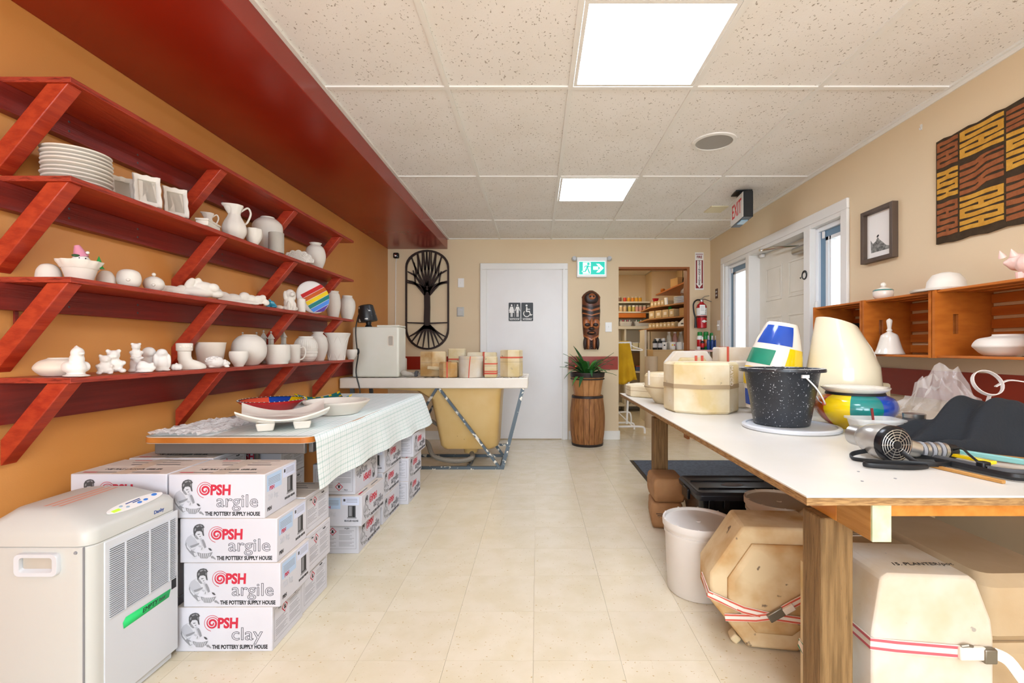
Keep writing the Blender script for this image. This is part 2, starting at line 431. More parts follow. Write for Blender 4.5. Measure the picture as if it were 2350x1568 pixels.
# ceiling: base, tee bars and individual tiles; four recessed panels
ce = struct(G().b2(XL, XR, YR, YB, ZC+.03, ZC+.08).build('ceiling', m_grid))
SX = -1.067
gx = [SX, -.447, .165, .78, 1.40, XR]
gy = [2.34+1.22*k for k in range(-4, 3)]+[YB]
gy = [YR]+[y for y in gy if y > YR]
PAN = [(2, 1.735), (2, 3.565), (2, -.095), (2, -1.925)]
pan_y = [p[1] for p in PAN]
for i in range(5):
    for j in range(len(gy)-1):
        a, b_, c, d = gx[i], gx[i+1], gy[j], gy[j+1]
        segs = [(c, d)]
        if i == 2:
            for py_ in pan_y:
                if c-.02 <= py_ < d-.1:
                    segs = [s for s in ((c, py_), (py_+.6, d)) if s[1]-s[0] > .1]
        for (p, q) in segs:
            dz = random.uniform(-.001, .001)
            piece('ceil', b_-a, q-p, .016, m_ctile, .006, ZC+.014+dz, (a+b_)/2, (p+q)/2, 'ceiling_tile', ce)
BW = .024
for x in gx[1:-1]:
    G().b2(x-BW/2, x+BW/2, YR, YB, ZC-.002, ZC+.006).build('tee_bar', m_grid, ce)
for y in gy[1:-1]:
    for i in range(5):
        G().b2(gx[i]+BW/2, gx[i+1]-BW/2, y-BW/2, y+BW/2, ZC-.002, ZC+.0055).build('tee_bar', m_grid, ce)
for py_ in pan_y:
    for y in (py_, py_+.6):
        if min(abs(y-q) for q in gy) > .05:
            G().b2(gx[2]+BW/2, gx[3]-BW/2, y-BW/2, y+BW/2, ZC-.002, ZC+.0055).build('tee_bar', m_grid, ce)
G().b2(XR-.022, XR, YR, YB, ZC-.004, ZC+.006).build('wall_angle', m_grid, ce)
G().b2(XR-.008, XR, YR, YB, ZC-.022, ZC-.004).build('wall_angle', m_grid, ce)
G().b2(SX, XR, YB-.02, YB, ZC-.004, ZC+.006).build('wall_angle', m_grid, ce)
G().b2(SX, SX+.02, YR, YB, ZC-.004, ZC+.006).build('wall_angle', m_grid, ce)
lab = ['large bright square ceiling panel light at the top of the photo', 'smaller-looking bright square ceiling panel light nearer the restroom door',
       'square ceiling panel light overhead behind the camera', 'square ceiling panel light by the rear shop window']
for (i, py_), l in zip(PAN, lab):
    t = thing('ceiling_light', l, 'light', ((gx[2]+gx[3])/2, py_+.3, ZC), group='square ceiling panel lights')
    hw = (gx[3]-gx[2])/2-.014; hy = .3-.014
    g = G()
    for sx in (-1, 1): g.box((sx*(hw-.008), 0, .004), (.016, 2*hy, .012))
    for sy in (-1, 1): g.box((0, sy*(hy-.008), .004), (2*hw-.032, .016, .012))
    g.build('frame', m_grid, t)
    G().box((0, 0, .005), (2*hw-.03, 2*hy-.03, .004)).build('diffuser', m_glow, t)
# red soffit along the left wall
struct(G().b2(XL, SX, YR, YB, 2.261, ZC+.03).build('soffit', m_red, bevel=.004))
# chair rail bands
struct(G().b2(XL, XL+.02, YR, YB, .835, .972).build('trim_1', m_ledger))
struct(G().b2(-1.757, -.72, YB-.014, YB, .83, .985).build('trim_2', m_red))
struct(G().b2(.372, DX0-.01, YB-.014, YB, .83, .985).build('trim_3', m_rail))
struct(G().b2(XR-.018, XR, YR, EY0-.1, .825, .972).build('trim_4', m_rail))
struct(G().b2(DX1+.06, XR-.02, YB-.014, YB, .83, .985).build('trim_5', m_rail))
struct(G().b2(-1.757, -.72, YB-.016, YB, 0, .1).build('baseboard_back', m_base))
struct(G().b2(.372, DX0+.002, YB-.016, YB, 0, .1).b2(DX0-.0, DX0+.014, YB-.016, YB+.12, 0, .1).build('baseboard_doorway', m_base))
struct(G().b2(XR-.016, XR, YR, EY0-.1, 0, .1).build('baseboard_right', m_base))
# brown jamb of the store doorway
g = G().b2(DX1-.03, DX1, YB+.0, YB+.13, 0, DZ).b2(DX0, DX1-.03, YB+.0, YB+.13, DZ-.022, DZ)
struct(g.build('trim_6', m_brown))
# restroom door
dt = thing('door_1', 'white', 'door'); del dt['label']; del dt['category']; struct(dt)
d0, d1, dz = -.597, .297, .925+1.09
G().b2(d0+.008, d1-.008, YB-.02, YB-.003, .012, dz-.006).build('door_leaf', m_door, dt)
for nm, a, b_, z0, z1 in (('casing', d0-.08, d0, 0, dz), ('casing', d1, d1+.065, 0, dz), ('casing', d0-.08, d1+.065, dz, dz+.075)):
    G().b2(a, b_, YB-.03, YB-.001, z0, z1).build(nm, m_white_trim, dt, bevel=.006)
for x, sg in ((d0-.075, 1), (d1+.01, 1)):
    G().b2(x, x+.02, YB-.036, YB-.03, 0, dz+.06).build('casing_bead', m_white_trim, dt)
G().b2(d0, d0+.008, YB-.028, YB-.002, 0, dz).b2(d1-.008, d1, YB-.028, YB-.002, 0, dz).b2(d0, d1, YB-.028, YB-.002, dz-.006, dz).build('door_stop', m_white_trim, dt)
# restroom signs
def sign_pair():
    for px0, px1, txt, lab in ((1167.5, 1194.5, 'RESTROOM', 'black restroom sign with woman and man figures on white door'), (1196.5, 1223.5, 'ACCESSIBLE', 'black sign with wheelchair figure on white door')):
        a = P(px0, 737, YB-.02); b_ = P(px1, 695, YB-.02)
        w_, h_ = b_.x-a.x, b_.z-a.z
        t = thing('restroom_sign' if txt[0] == 'R' else 'accessible_sign', lab, 'sign', ((a.x+b_.x)/2, YB-.02, (a.z+b_.z)/2))
        g = G(); g.prism(rrect(w_, h_, .008), -.003, .003); g.build('plate', m_black, t, (0, -.0035, 0), FRONT)
        q = G(); y = -.0075
        if txt[0] == 'R':
            for s in (-1, 1):
                cx = s*.035
                q.ellipse(cx, .078, .0105, .0105, y)
                if s < 0: q.poly([(cx-.03, -.012), (cx+.03, -.012), (cx+.011, .062), (cx-.011, .062)], y)
                else: q.rect(cx-.014, cx+.014, -.012, .062, y)
                q.poly([(cx-.031, .01), (cx-.024, .01), (cx-.008, .06), (cx-.016, .062)], y-.0002)
                q.poly([(cx+.024, .01), (cx+.031, .01), (cx+.016, .062), (cx+.008, .06)], y-.0002)
                q.rect(cx-.012, cx-.002, -.06, -.01, y-.0001).rect(cx+.002, cx+.012, -.06, -.01, y-.0001)
            q.rect(-.0015, .0015, -.062, .09, y)
        else:
            q.ellipse(-.008, .075, .012, .012, y)
            q.poly([(-.016, 0), (-.002, 0), (.002, .055), (-.012, .06)], y)
            q.rect(-.006, .034, .026, .036, y-.0001).rect(-.014, .032, -.002, .012, y-.0002)
            q.poly([(.026, .012), (.016, .012), (.038, -.045), (.048, -.04)], y-.0001)
            q.poly([(.04, -.048), (.062, -.034), (.058, -.026), (.04, -.038)], y-.0002)
            outer = arc(-.006, -.02, .042, PI*.75, PI*1.9, 14); inner = arc(-.006, -.02, .032, PI*.75, PI*1.9, 14)
            for k in range(14):
                q.poly([outer[k], outer[k+1], inner[k+1], inner[k]], y-.0003)
        q.rect(-w_/2+.006, w_/2-.006, -.0755, -.0735, y)
        q.build('pictogram', m_paper, t)
        put('lettering', text_mesh(txt, .024, m_paper, bold=.0006, sx=.92 if txt[0] == 'R' else .84), t, (0, -.0075, -.089), FRONT)
sign_pair()
# ---------------------------------------------------------------- entry unit in the right wall
d2 = thing('door_2', 'x', 'door'); del d2['label']; del d2['category']; struct(d2)
M1, M2 = 3.60, 4.56                                          # mullions between sidelight / door / sidelight
W = XR
for nm, y0, y1, z0, z1 in (('casing', EY0-.07, EY0, 0, EZ), ('casing', EY1, EY1+.07, 0, EZ), ('casing', EY0-.07, EY1+.07, EZ, EZ+.07)):
    G().b2(W-.02, W, y0, y1, z0, z1).build(nm, m_white_trim, d2, bevel=.005)
for y0, y1 in ((M1-.065, M1+.02), (M2-.005, M2+.07)):
    G().b2(W-.012, W+.15, y0, y1, 0, EZ).build('mullion', m_white_trim, d2, bevel=.004)
G().b2(W-.01, W+.15, EY0, EY1, EZ-.03, EZ).build('head_jamb', m_white_trim, d2)
G().b2(W, W+.15, EY0-.0, EY0+.02, 0, EZ-.03).b2(W, W+.15, EY1-.02, EY1, 0, EZ-.03).build('side_jamb', m_white_trim, d2)
leaf = G().b2(W+.095, W+.14, M1+.02, M2-.005, .012, EZ-.035).build('door_leaf', m_entry, d2)
dw = (M2-M1-.025); y0 = M1+.02
for cy in (.29, .71):
    for z0, z1 in ((1.52, 1.83), (.80, 1.38), (.16, .66)):
        c = y0+dw*cy; hw = .14
        g = G()
        for a, b_, p, q in ((c-hw, c+hw, z0, z0+.018), (c-hw, c+hw, z1-.018, z1), (c-hw, c-hw+.018, z0+.018, z1-.018), (c+hw-.018, c+hw, z0+.018, z1-.018)):
            g.b2(W+.089, W+.0955, a, b_, p, q)
        g.build('panel_moulding', m_entry, leaf, bevel=.003)
        G().b2(W+.091, W+.0955, c-hw+.035, c+hw-.035, z0+.035, z1-.035).build('panel', m_entry, leaf, bevel=.004)
# sidelights
for n_, (y0, y1) in enumerate(((EY0+.02, M1-.065), (M2+.07, EY1-.02))):
    wn = thing('window_%d' % (n_+1), 'x', 'window'); del wn['label']; del wn['category']; struct(wn)
    g = G(); x0, x1 = W+.03, W+.09; zt, zb = EZ-.03, .25
    fw = .035
    g.b2(x0, x1, y0, y0+fw, zb, zt).b2(x0, x1, y1-fw, y1, zb, zt).b2(x0, x1, y0+fw, y1-fw, zt-fw, zt).b2(x0, x1, y0+fw, y1-fw, zb, zb+fw)
    g.build('window_frame', m_vinylw, wn, bevel=.004)
    a, b_ = y0+fw, y1-fw; s_ = .045
    g = G().b2(W+.05, W+.1, a, a+s_*.3, zb+fw, zt-fw).b2(W+.05, W+.1, b_-s_*1.5, b_, zb+fw, zt-fw).b2(W+.05, W+.1, a+s_*.3, b_-s_*1.5, zt-fw-.05, zt-fw).b2(W+.05, W+.1, a+s_*.3, b_-s_*1.5, zb+fw, zb+fw+.05)
    g.build('sash', m_blind, wn)
    a2, c2_ = a+s_*.3, b_-s_*1.5
    g = G().b2(W+.045, W+.09, c2_-.03, c2_, zb+fw, zt-fw-.05).b2(W+.045, W+.09, c2_-.06, c2_-.045, zb+fw, zt-fw-.05).b2(W+.045, W+.09, a2, c2_, zt-fw-.075, zt-fw-.05)
    g.build('sash_bead', m_vinylw, wn)
    G().b2(W+.085, W+.09, a2, c2_-.06, zb+fw+.05, zt-fw-.075).build('pane', m_glass, wn)
    G().box((W+.04, b_-.05, zt-fw-.03), (.012, .025, .05)).build('latch', m_white, wn, bevel=.003)
    G().box((W+.028, y1-.02, 1.38), (.014, .028, .11)).build('latch', m_white, wn, bevel=.004)
    G().b2(W, W+.15, y0, y1, 0, .25).build('sill_panel', m_white_trim, wn)
# glowing pale siding of the neighbouring building outside
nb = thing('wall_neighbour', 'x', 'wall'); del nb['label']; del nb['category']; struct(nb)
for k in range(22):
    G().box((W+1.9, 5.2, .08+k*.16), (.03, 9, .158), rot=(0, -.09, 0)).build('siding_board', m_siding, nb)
struct(G().b2(W+.17, W+3, -3, 10, -.1, -.02).build('ground_outside', m_base))
# door closer and contact switch
t = thing('door_closer', 'grey metal door closer with scissor arm above white entry door', 'door closer', (W+.06, M1+.16, EZ-.13))
G().box((0, 0, 0), (.05, .27, .06)).build('body', m_steel, t, bevel=.02, bseg=3)
G().tube([(-.005, .05, .035), (-.09, .28, .075), (-.1, .46, .085)], .008, 6).build('arm', m_chrome, t)
G().tube([(-.005, .07, .035), (-.05, .3, .07), (-.1, .46, .08)], .006, 6).build('arm', m_chrome, t)
G().box((-.105, .47, .085), (.03, .03, .02)).build('shoe', m_chrome, t)
tag(G().box((W+.075, M2-.09, EZ-.05), (.03, .05, .03)).build('door_contact', m_white, bevel=.004), 'small white contact sensor above the entry door', 'sensor')
g = G(); yy = M1-.02
g.tube([(W-.016+.0, yy+.02+.032*math.sin(a), 1.645+.032*math.cos(a)) for a in [2*PI*k/20 for k in range(20)]], .004, 6, closed=True)
g.tube([(W-.017, yy+.02+.026*math.sin(a), 1.642+.026*math.cos(a)) for a in [2*PI*k/20 for k in range(20)]], .003, 6, closed=True)
g.tube([(W-.016, yy+.05, 1.635), (W-.016, yy+.08, 1.632), (W+.0, yy+.095, 1.628)], .003, 6)
tag(g.build('cable_loop', m_black), 'coiled black cable hung on the white mullion by the door', 'cable')
# ---------------------------------------------------------------- red wall shelves on the left wall
SXF = -1.521; YN, YF_ = 1.535, 3.905
SZ = {1: 1.974, 2: 1.651, 3: 1.321, 4: .991}
shl = {1: 'topmost empty red wooden wall shelf with diagonal braces', 2: 'red wooden wall shelf holding plates, frames and jugs, second from top',
       3: 'red wooden wall shelf holding the rainbow plate, third from top', 4: 'lowest red wooden wall shelf holding figurines and round vases'}
SCR = G().ball((0, 0, 0), (.002, .0045, .0045), 0, 8, 4).mesh('screw_head', m_prg)
for n, z in SZ.items():
    t = thing('wall_shelf', shl[n], 'shelf', (0, 0, z), group='red wall shelves')
    g = G().b2(XL, SXF, YN, YF_, -.018, 0); g.m = [0, 0, 1, 1, 0, 1]
    g.build('board', [m_shelf, m_ply], t, bevel=.0015)
    if n < 4:
        G().b2(XL, XL+.038, YN-.05, YF_, -.107, -.018).build('ledger', m_ledger, t, bevel=.002)
        for y in (1.75, 2.05, 2.6, 3.3):
            for dz in (-.045, -.08): put('screw_head', SCR, t, (XL+.038, y, dz))
    for y in (1.565, 2.31, 3.0, 3.70):
        a, b_ = SXF-.012, SXF-.082; zt = -.018; W0 = XL+(.02 if n == 4 else 0)
        s = .3/.247
        zl = zt-(a-W0)*s; zu = zt-(b_-W0)*s
        if n == 4: zl += .0
        ring = [(a, zt), (b_, zt), (W0, zu), (W0, zl)]
        g = G().loft([[(x, y-.025, q) for x, q in ring], [(x, y+.025, q) for x, q in ring]])
        g.build('brace', m_shelf, t, bevel=.003)
tag(G().box((XL+.006, 1.6, 1.19), (.006, .012, .05)).build('paint_drip', m_ledger), 'thin red paint drip on the orange wall under the third shelf', 'drip')
# ---------------------------------------------------------------- ceramics on the shelves
def spot(px, x): return -x*F/(VX-px)
def wm(px, x, wpx):
    Y = spot(px, x); return wpx*Y/F/math.sqrt(1+(x/Y)**2)
def hm(px, x, hpx): return hpx*spot(px, x)/F
def pot(name, label, cat, sh, px, x, wpx, hpx, prof, m=None, group=None, smooth_n=4, seg=32, rf=None, sx=1, sy=1, rz=0, z=None, extra=None, raw=False):
    R = wm(px, x, wpx)/2; H = hm(px, x, hpx); Y = spot(px, x)
    pr = sprof(prof, smooth_n) if not raw else prof
    g = G().lathe([(r*R, q*H) for r, q in pr], seg, rf=rf, sx=sx, sy=sy)
    zz = (SZ[sh] if z is None else z)+.0005
    if extra is None:
        o = g.build(name, m or m_bisque, None, (x, Y, zz), (0, 0, rz), smooth=50); tag(o, label, cat, group)
        return o
    t = thing(name, label, cat, (x, Y, zz), rz, group); g.build('body', m or m_bisque, t, smooth=50)
    extra(t, R, H); return t
VASE = [(.001, 0), (.5, 0), (.62, .03), (.93, .32), (1, .55), (.85, .8), (.52, .92), (.5, .95), (.62, 1), (.55, .985), (.42, .93), (.3, .5), (.001, .45)]
VASE2 = [(.001, 0), (.45, 0), (.6, .05), (.9, .35), (1, .58), (.92, .78), (.65, .92), (.6, .96), (.64, 1), (.56, .99), (.5, .9), (.001, .5)]
GLOBE = [(.001, 0), (.4, 0), (.55, .03), (.9, .25), (1, .5), (.9, .76), (.62, .93), (.42, .98), (.42, 1), (.36, .99), (.33, .9), (.001, .5)]
BOWL = [(.001, 0), (.45, 0), (.5, .04), (.85, .4), (1, .75), (.96, 1), (.9, .97), (.8, .6), (.4, .2), (.001, .15)]
CG = 'white unglazed pots on the red shelves'
# shelf 2
x = -1.645; Y = spot(178, x); R = wm(178, x, 172)/2
pl = G().lathe([(.001, 0), (.6*R, 0), (.62*R, .003), (.97*R, .014), (R, .018), (.97*R, .019), (.6*R, .008), (.001, .006)], 48, rf=lambda t, i: 1+(.012*math.sin(24*t) if i in (4, 5) else 0)).mesh('plate', m_bisque)
for k in range(9):
    o = put('plate', pl, None, (x+random.uniform(-.004, .004), Y+random.uniform(-.004, .004), SZ[2]+.0005+k*.0142), (0, 0, k*.7))
    pos = ['bottom', 'second from bottom', 'third from bottom', 'fourth from bottom', 'middle', 'fourth from top', 'third from top', 'second from top', 'top'][k]
    tag(o, 'white scalloped plate, %s of the stack of nine on the shelf' % pos, 'plate', 'white plates stacked on the shelf')
def photo_frame(px, x, w_, h_, rz, label):
    Y = spot(px, x)
    t = thing('ceramic_picture_frame', label, 'picture frame', (x, Y, SZ[2]+.004), (math.radians(-16), 0, rz), 'white ceramic picture frames')
    n = 40; out = []; inn = []
    for k in range(n):
        a = 2*PI*k/n; c, s = math.cos(a), math.sin(a); q = 1/max(abs(c), abs(s))
        wv = 1+.035*math.sin(9*a)
        out.append((c*q*w_/2*wv, h_/2+s*q*h_/2*wv)); inn.append((c*q*w_*.33, h_/2+s*q*h_*.35))
    g = G(); d = .012
    g.loft([[(p, -d, q) for p, q in out], [(p, 0, q) for p, q in out]], cap=False)
    r1 = [(p, -d, q) for p, q in out]; r2 = [(p*.82+.18*i_, -d-.005, q*.82+.18*j_) for (p, q), (i_, j_) in zip(out, inn)]; r3 = [(p, -d+.003, q) for p, q in inn]; r4 = [(p, -.002, q) for p, q in inn]
    g.loft([r1, r2, r3, r4], cap=False); g.build('border', m_bisque, t, smooth=60)
    G().poly(out, -.001).box((0, .0005, h_/2), (w_*.9, .003, h_*.9)).build('back', m_bisq2, t)
    G().box((0, .028, h_*.3), (w_*.2, .004, h_*.66), rot=(.4, 0, 0)).build('stand', m_bisq2, t)
photo_frame(284, -1.635, .075, .115, math.radians(58), 'white ceramic picture frame half hidden behind the plate stack')
photo_frame(340, -1.565, .088, .135, math.radians(50), 'tall white ceramic picture frame with scrolled top, middle of three')
photo_frame(405, -1.565, .088, .135, math.radians(50), 'white ceramic picture frame with scrolled top, nearest the low white box')
t = thing('ceramic_box', 'low white ceramic lidded box beside the picture frames', 'box', (-1.55, spot(478, -1.55), SZ[2]), .25)
G().box((0, 0, .011), (.05, .14, .022)).build('body', m_bisque, t, bevel=.003); G().box((0, 0, .027), (.055, .145, .01)).build('lid', m_bisque, t, bevel=.003)
def jug_extra(k, curl=False):
    def f(t, R, H):
        g = G().tube(spline([(.55*R, 0, .86*H), (1.1*R, 0, 1.0*H), (1.35*R, 0, .85*H), (1.1*R, 0, .6*H), (.85*R, 0, .5*H)], 6), .1*R if not curl else .085*R, 8)
        g.build('handle', m_bisque, t)
    return f
JUG = [(.001, 0), (.6, 0), (.68, .04), (.98, .25), (.9, .45), (.55, .68), (.5, .78), (.68, .95), (.72, 1), (.64, .97), (.45, .8), (.001, .5)]
def spout(t, i): return 1+(.45*max(0, math.cos(t-PI))**6 if i >= 28 and i < 46 else 0)+.03*math.cos(8*t)
pot('jug', 'small white ceramic jug behind the low white box', 'jug', 2, 478, -1.64, 38, 50, JUG, group=CG, rz=1.0, rf=spout, extra=jug_extra(1))
pot('jug', 'large white ceramic water jug with curled handle on the shelf', 'jug', 2, 538, -1.585, 60, 80, JUG, group=CG, rz=.9, rf=spout, extra=jug_extra(1, True))
pot('bowl', 'small white scalloped bowl between the big jug and the tall vase', 'bowl', 2, 582, -1.555, 42, 36, BOWL, group=CG, rf=lambda t, i: 1+(.05*math.cos(8*t) if 12 < i < 24 else 0))
pot('vase', 'large white shouldered vase with grey cylinder in front', 'vase', 2, 614, -1.65, 72, 88, [(.001, 0), (.62, 0), (.7, .04), (.9, .3), (1, .62), (.95, .82), (.6, .95), (.45, .96), (.46, 1), (.4, .99), (.38, .9), (.001, .5)], group=CG)
pot('cylinder_vase', 'plain grey cylinder vase in front of the large vase', 'vase', 2, 634, -1.55, 37, 46, [(.001, 0), (1, 0), (1, .02), (1, .98), (.97, 1), (.9, .98), (.88, .2), (.001, .15)], m_greyc, raw=True)
# shell dish
t = thing('shell_dish', 'white fluted shell dish lying on the second shelf', 'dish', (-1.56, spot(686, -1.56), SZ[2]+.001), (0, 0, .6))
g = G(); n = 28; rings = []
for i in range(8):
    f = i/7; row = []
    for k in range(n+1):
        a = PI*k/n; r = .088*f*(1+.05*abs(math.sin(7*a))); row.append((r*math.cos(a), .2*r*math.sin(a), r*math.sin(a)*.8+.006*abs(math.sin(7*a))*f))
    rings.append(row)
for i in range(7):
    for k in range(n):
        g.add([rings[i][k], rings[i][k+1], rings[i+1][k+1], rings[i+1][k]], [(0, 1, 2, 3)])
g.build('shell', m_bisque, t, solid=.006); G().box((0, .012, .005), (.09, .03, .01)).build('foot', m_bisque, t, bevel=.003)
pot('vase', 'round white vase with flared neck at the end of the second shelf', 'vase', 2, 724, -1.61, 48, 62, VASE, group=CG)
# shelf 3
pot('bowl', 'upturned white round bowl partly behind the scalloped flowerpot', 'bowl', 3, 112, -1.68, 66, 38, [(1, 0), (1, .2), (.9, .6), (.6, .9), (.2, 1), (.001, 1)], group=CG)
def rimx(t, R, H):
    G().lathe([(.8*R, .62*H), (.86*R, .7*H), (1.0*R, .95*H), (1.02*R, 1.0*H), (.9*R, .93*H), (.75*R, .72*H)], 48, rf=lambda a, i: 1+(.05*math.cos(12*a) if i in (2, 3) else 0), ring=True).build('scalloped_rim', m_bisque, t, smooth=60)
pot('flowerpot', 'white flowerpot with scalloped rim holding a snowman ornament', 'flowerpot', 3, 183, -1.60, 112, 46, [(.001, 0), (.55, 0), (.57, .03), (.78, .65), (.8, .7), (.72, .68), (.5, .3), (.001, .3)], extra=rimx, raw=True)
Yp = spot(186, -1.60)
t = thing('snowman_ornament', 'snowman ornament with pink hat and tiny green tree', 'ornament', (-1.60, Yp, SZ[3]+.02), (0, 0, .75))
G().ball((0, 0, .05), .026).ball((0, 0, .025), .03).build('head', m_plaster, t)
G().lathe([(.001, .108), (.008, .107), (.019, .075), (.022, .066), (.001, .066)], 16, c=(.0163, 0, .0021), M=Euler((0, -.25, 0)).to_matrix()).build('hat', m_pink, t)
G().ball((.017, -.014, .082), .0055).build('pompom', m_plaster, t)
G().lathe([(.0055, 0), (.003, .006), (.0005, .012)], 8, c=(.008, -.024, .05), M=Euler((PI/2, 0, .3)).to_matrix()).build('nose', m_org, t)
g = G()
for s in (-1, 1): g.ball((.004+s*.008, -.0225, .06), .0022, 0, 8, 6)
g.build('eyes', m_black, t)
G().ball((-.012, -.018, .068), (.012, .005, .005)).build('holly', m_leafd, t)
g = G()
for k in range(3): g.lathe([(.016-.004*k, .03+.011*k), (.001, .052+.011*k)], 10, c=(.046, -.006, .0))
g.build('tree', m_green, t)
pot('bowl', 'upturned white bowl right of the scalloped flowerpot', 'bowl', 3, 243, -1.63, 48, 36, [(1, 0), (1, .25), (.88, .65), (.55, .92), (.2, 1), (.001, 1)], group=CG)
def knob1(t, R, H):
    G().lathe([(.14*R, 0), (.16*R, .12*R), (.12*R, .2*R), (.001, .21*R)], 14, c=(.55*R, -.72*R, .38*H), M=Euler((PI/2, 0, .65)).to_matrix()).build('stub', m_bisque, t)
pot('ball_bank', 'round white ball with a small stub on its side', 'ornament', 3, 296, -1.58, 60, 42, [(.001, 0), (.5, 0), (.85, .15), (1, .48), (.85, .83), (.45, .98), (.001, 1)], extra=knob1)
def knob2(t, R, H):
    knob1(t, R, H); G().ball((0, 0, 1.14*H), .17*R*1.2).build('lid_knob', m_bisque, t)
pot('sugar_bowl', 'round white lidded sugar bowl with ball knob', 'bowl', 3, 353, -1.58, 52, 34, [(.001, 0), (.5, 0), (.85, .2), (1, .5), (.8, .8), (.35, .98), (.001, 1)], extra=knob2)
def fig(name, label, cat, sh, px, x, balls, m=m_plaster, rz=.7, s=1.0, vox=.0035, base=None, z0=0, it=4):
    Y = spot(px, x)
    b2 = [((b[0][0]*s, b[0][1]*s, b[0][2]*s), tuple(q*s for q in b[1]) if isinstance(b[1], tuple) else b[1]*s)+tuple(b[2:]) for b in balls]
    return tag(blob(name, b2, m, None, (x, Y, SZ[sh]+.001+z0), (0, 0, rz), vox, it), label, cat)
# reclining figures: local x along the shelf
RZ = math.radians(62)
lion = [((0, 0, .022), (.05, .02, .02)), ((-.045, 0, .035), (.022, .02, .024)), ((-.06, -.004, .04), .016), ((.04, 0, .026), (.024, .02, .024)), ((-.06, -.014, .008), (.03, .007, .007)), ((-.05, .012, .008), (.03, .007, .007)), ((.03, -.018, .01), (.022, .008, .009)), ((.068, .008, .012), (.022, .006, .006))]
fig('reclining_lion', 'white reclining lion figurine next to the sugar bowl', 'figurine', 3, 393, -1.63, lion, m_bisque, RZ, 1.05)
swan = [((0, 0, .02), (.06, .026, .02)), ((.02, 0, .04), (.038, .024, .022)), ((-.03, .0, .045), (.014, .012, .03), (0, .5, 0)), ((.0, 0, .062), (.012, .011, .012)), ((-.06, -.006, .01), (.035, .01, .008)), ((.06, 0, .02), (.03, .02, .016)), ((.045, -.014, .04), (.022, .012, .018))]
fig('sleeping_swan', 'large white curled bird figurine on the third shelf', 'figurine', 3, 455, -1.575, swan, m_bisque, RZ, 1.25)
rec = [((-.07, 0, .035), .016), ((-.05, 0, .022), (.025, .018, .018)), ((-.015, 0, .02), (.03, .018, .016)), ((.025, 0, .028), (.02, .016, .018)), ((.05, 0, .022), (.02, .016, .016)), ((.075, -.004, .022), (.018, .015, .016)), ((.09, -.006, .03), (.012, .012, .012)), ((.0, -.012, .007), (.09, .012, .007)), ((.1, -.012, .012), (.012, .01, .012))]
fig('reclining_figure', 'long white reclining dog figurine left of the turquoise frog', 'figurine', 3, 545, -1.59, rec, m_bisque, RZ, 1.45)
tag(G().box((0, 0, .003), (.13, .03, .006)).build('white_plaque', m_bisque, None, (-1.54, spot(562, -1.54), SZ[3]), (0, 0, RZ), bevel=.001), 'thin white ceramic plaque at the shelf edge below the reclining dog', 'plaque')
frog = [((0, 0, .016), (.03, .022, .016)), ((.0, 0, .03), (.02, .018, .014)), ((-.008, -.016, .042), .008), ((-.008, .012, .042), .008), ((.012, -.02, .008), (.02, .01, .008)), ((.012, .02, .008), (.02, .01, .008)), ((-.018, -.018, .006), (.014, .007, .006))]
fig('frog', 'glossy turquoise ceramic frog on the third shelf', 'figurine', 3, 622, -1.56, frog, m_turq, .6, 1.0, .003)
dog = [((0, 0, .04), (.026, .026, .042)), ((0, -.008, .085), (.022, .022, .022)), ((0, -.028, .08), (.012, .014, .011)), ((-.022, -.002, .075), (.008, .011, .024)), ((.022, -.002, .075), (.008, .011, .024)), ((-.014, -.024, .022), (.009, .01, .024)), ((.014, -.024, .022), (.009, .01, .024)), ((-.024, -.004, .012), (.014, .022, .012)), ((.024, -.004, .012), (.014, .022, .012)), ((0, .0, .004), (.036, .034, .005))]
fig('sitting_dog', 'white sitting long-eared dog figurine before the rainbow plate', 'figurine', 3, 664, -1.57, dog, m_bisque, .9, 1.28)
tag(G().ball((0, 0, .014), (.026, .02, .016)).build('pebble_figure', m_bisq2, None, (-1.60, spot(641, -1.60), SZ[3]+.002)), 'small rounded white piece behind the sitting dog', 'ornament')
pot('cup', 'small white handleless cup right of the sitting dog', 'cup', 3, 691, -1.552, 21, 30, [(.001, 0), (.9, 0), (1, .3), (1, .95), (.95, 1), (.85, .95), (.8, .2), (.001, .2)])
# rainbow plate: standing disc facing the room
x = -1.565; Y = spot(717, x); R = hm(717, x, 76)/2
t = thing('rainbow_plate', 'white ceramic plate standing upright, painted with a rainbow', 'plate', (x, Y, SZ[3]+.002), (0, 0, math.radians(52)))
Mt = Matrix.Rotation(math.radians(80), 3, 'X')
cen = Vector((0, 0, R))
G().lathe([(.001, 0), (.93*R, 0), (R, .006), (.995*R, .014), (.9*R, .02), (.001, .022)], 44, c=cen, M=Mt).build('disc', m_plaster, t, smooth=60)
cols = [m_redg, m_org, m_yel, m_teal, m_skyb, m_purple]
for k, cm in enumerate(cols):
    u0 = (.46-.25*k)*R; u1 = u0-.225*R
    g = G(); n = 14; pts = []
    for u in (u0, u1):
        lim = math.sqrt(max((.96*R)**2-u*u, 0)); lo = max(-lim, -.66*R)
        pts.append([(lo+(lim-lo)*i/n, u) for i in range(n+1)])
    a = math.radians(31)
    for i in range(n):
        q = [pts[0][i], pts[0][i+1], pts[1][i+1], pts[1][i]]
        vs = [cen+Mt @ Vector((p*math.cos(a)-s*math.sin(a), p*math.sin(a)+s*math.cos(a), .0226+.0003*(k % 2))) for p, s in q]
        g.add(vs, [(3, 2, 1, 0)])
    g.build('stripe', cm, t)
pot('vase', 'tall white vase beside the rainbow plate', 'vase', 3, 765, -1.615, 34, 62, [(.001, 0), (.6, 0), (.7, .04), (.98, .4), (1, .65), (.85, .88), (.7, .93), (.7, .96), (.78, 1), (.7, .99), (.6, .9), (.001, .5)], group=CG)
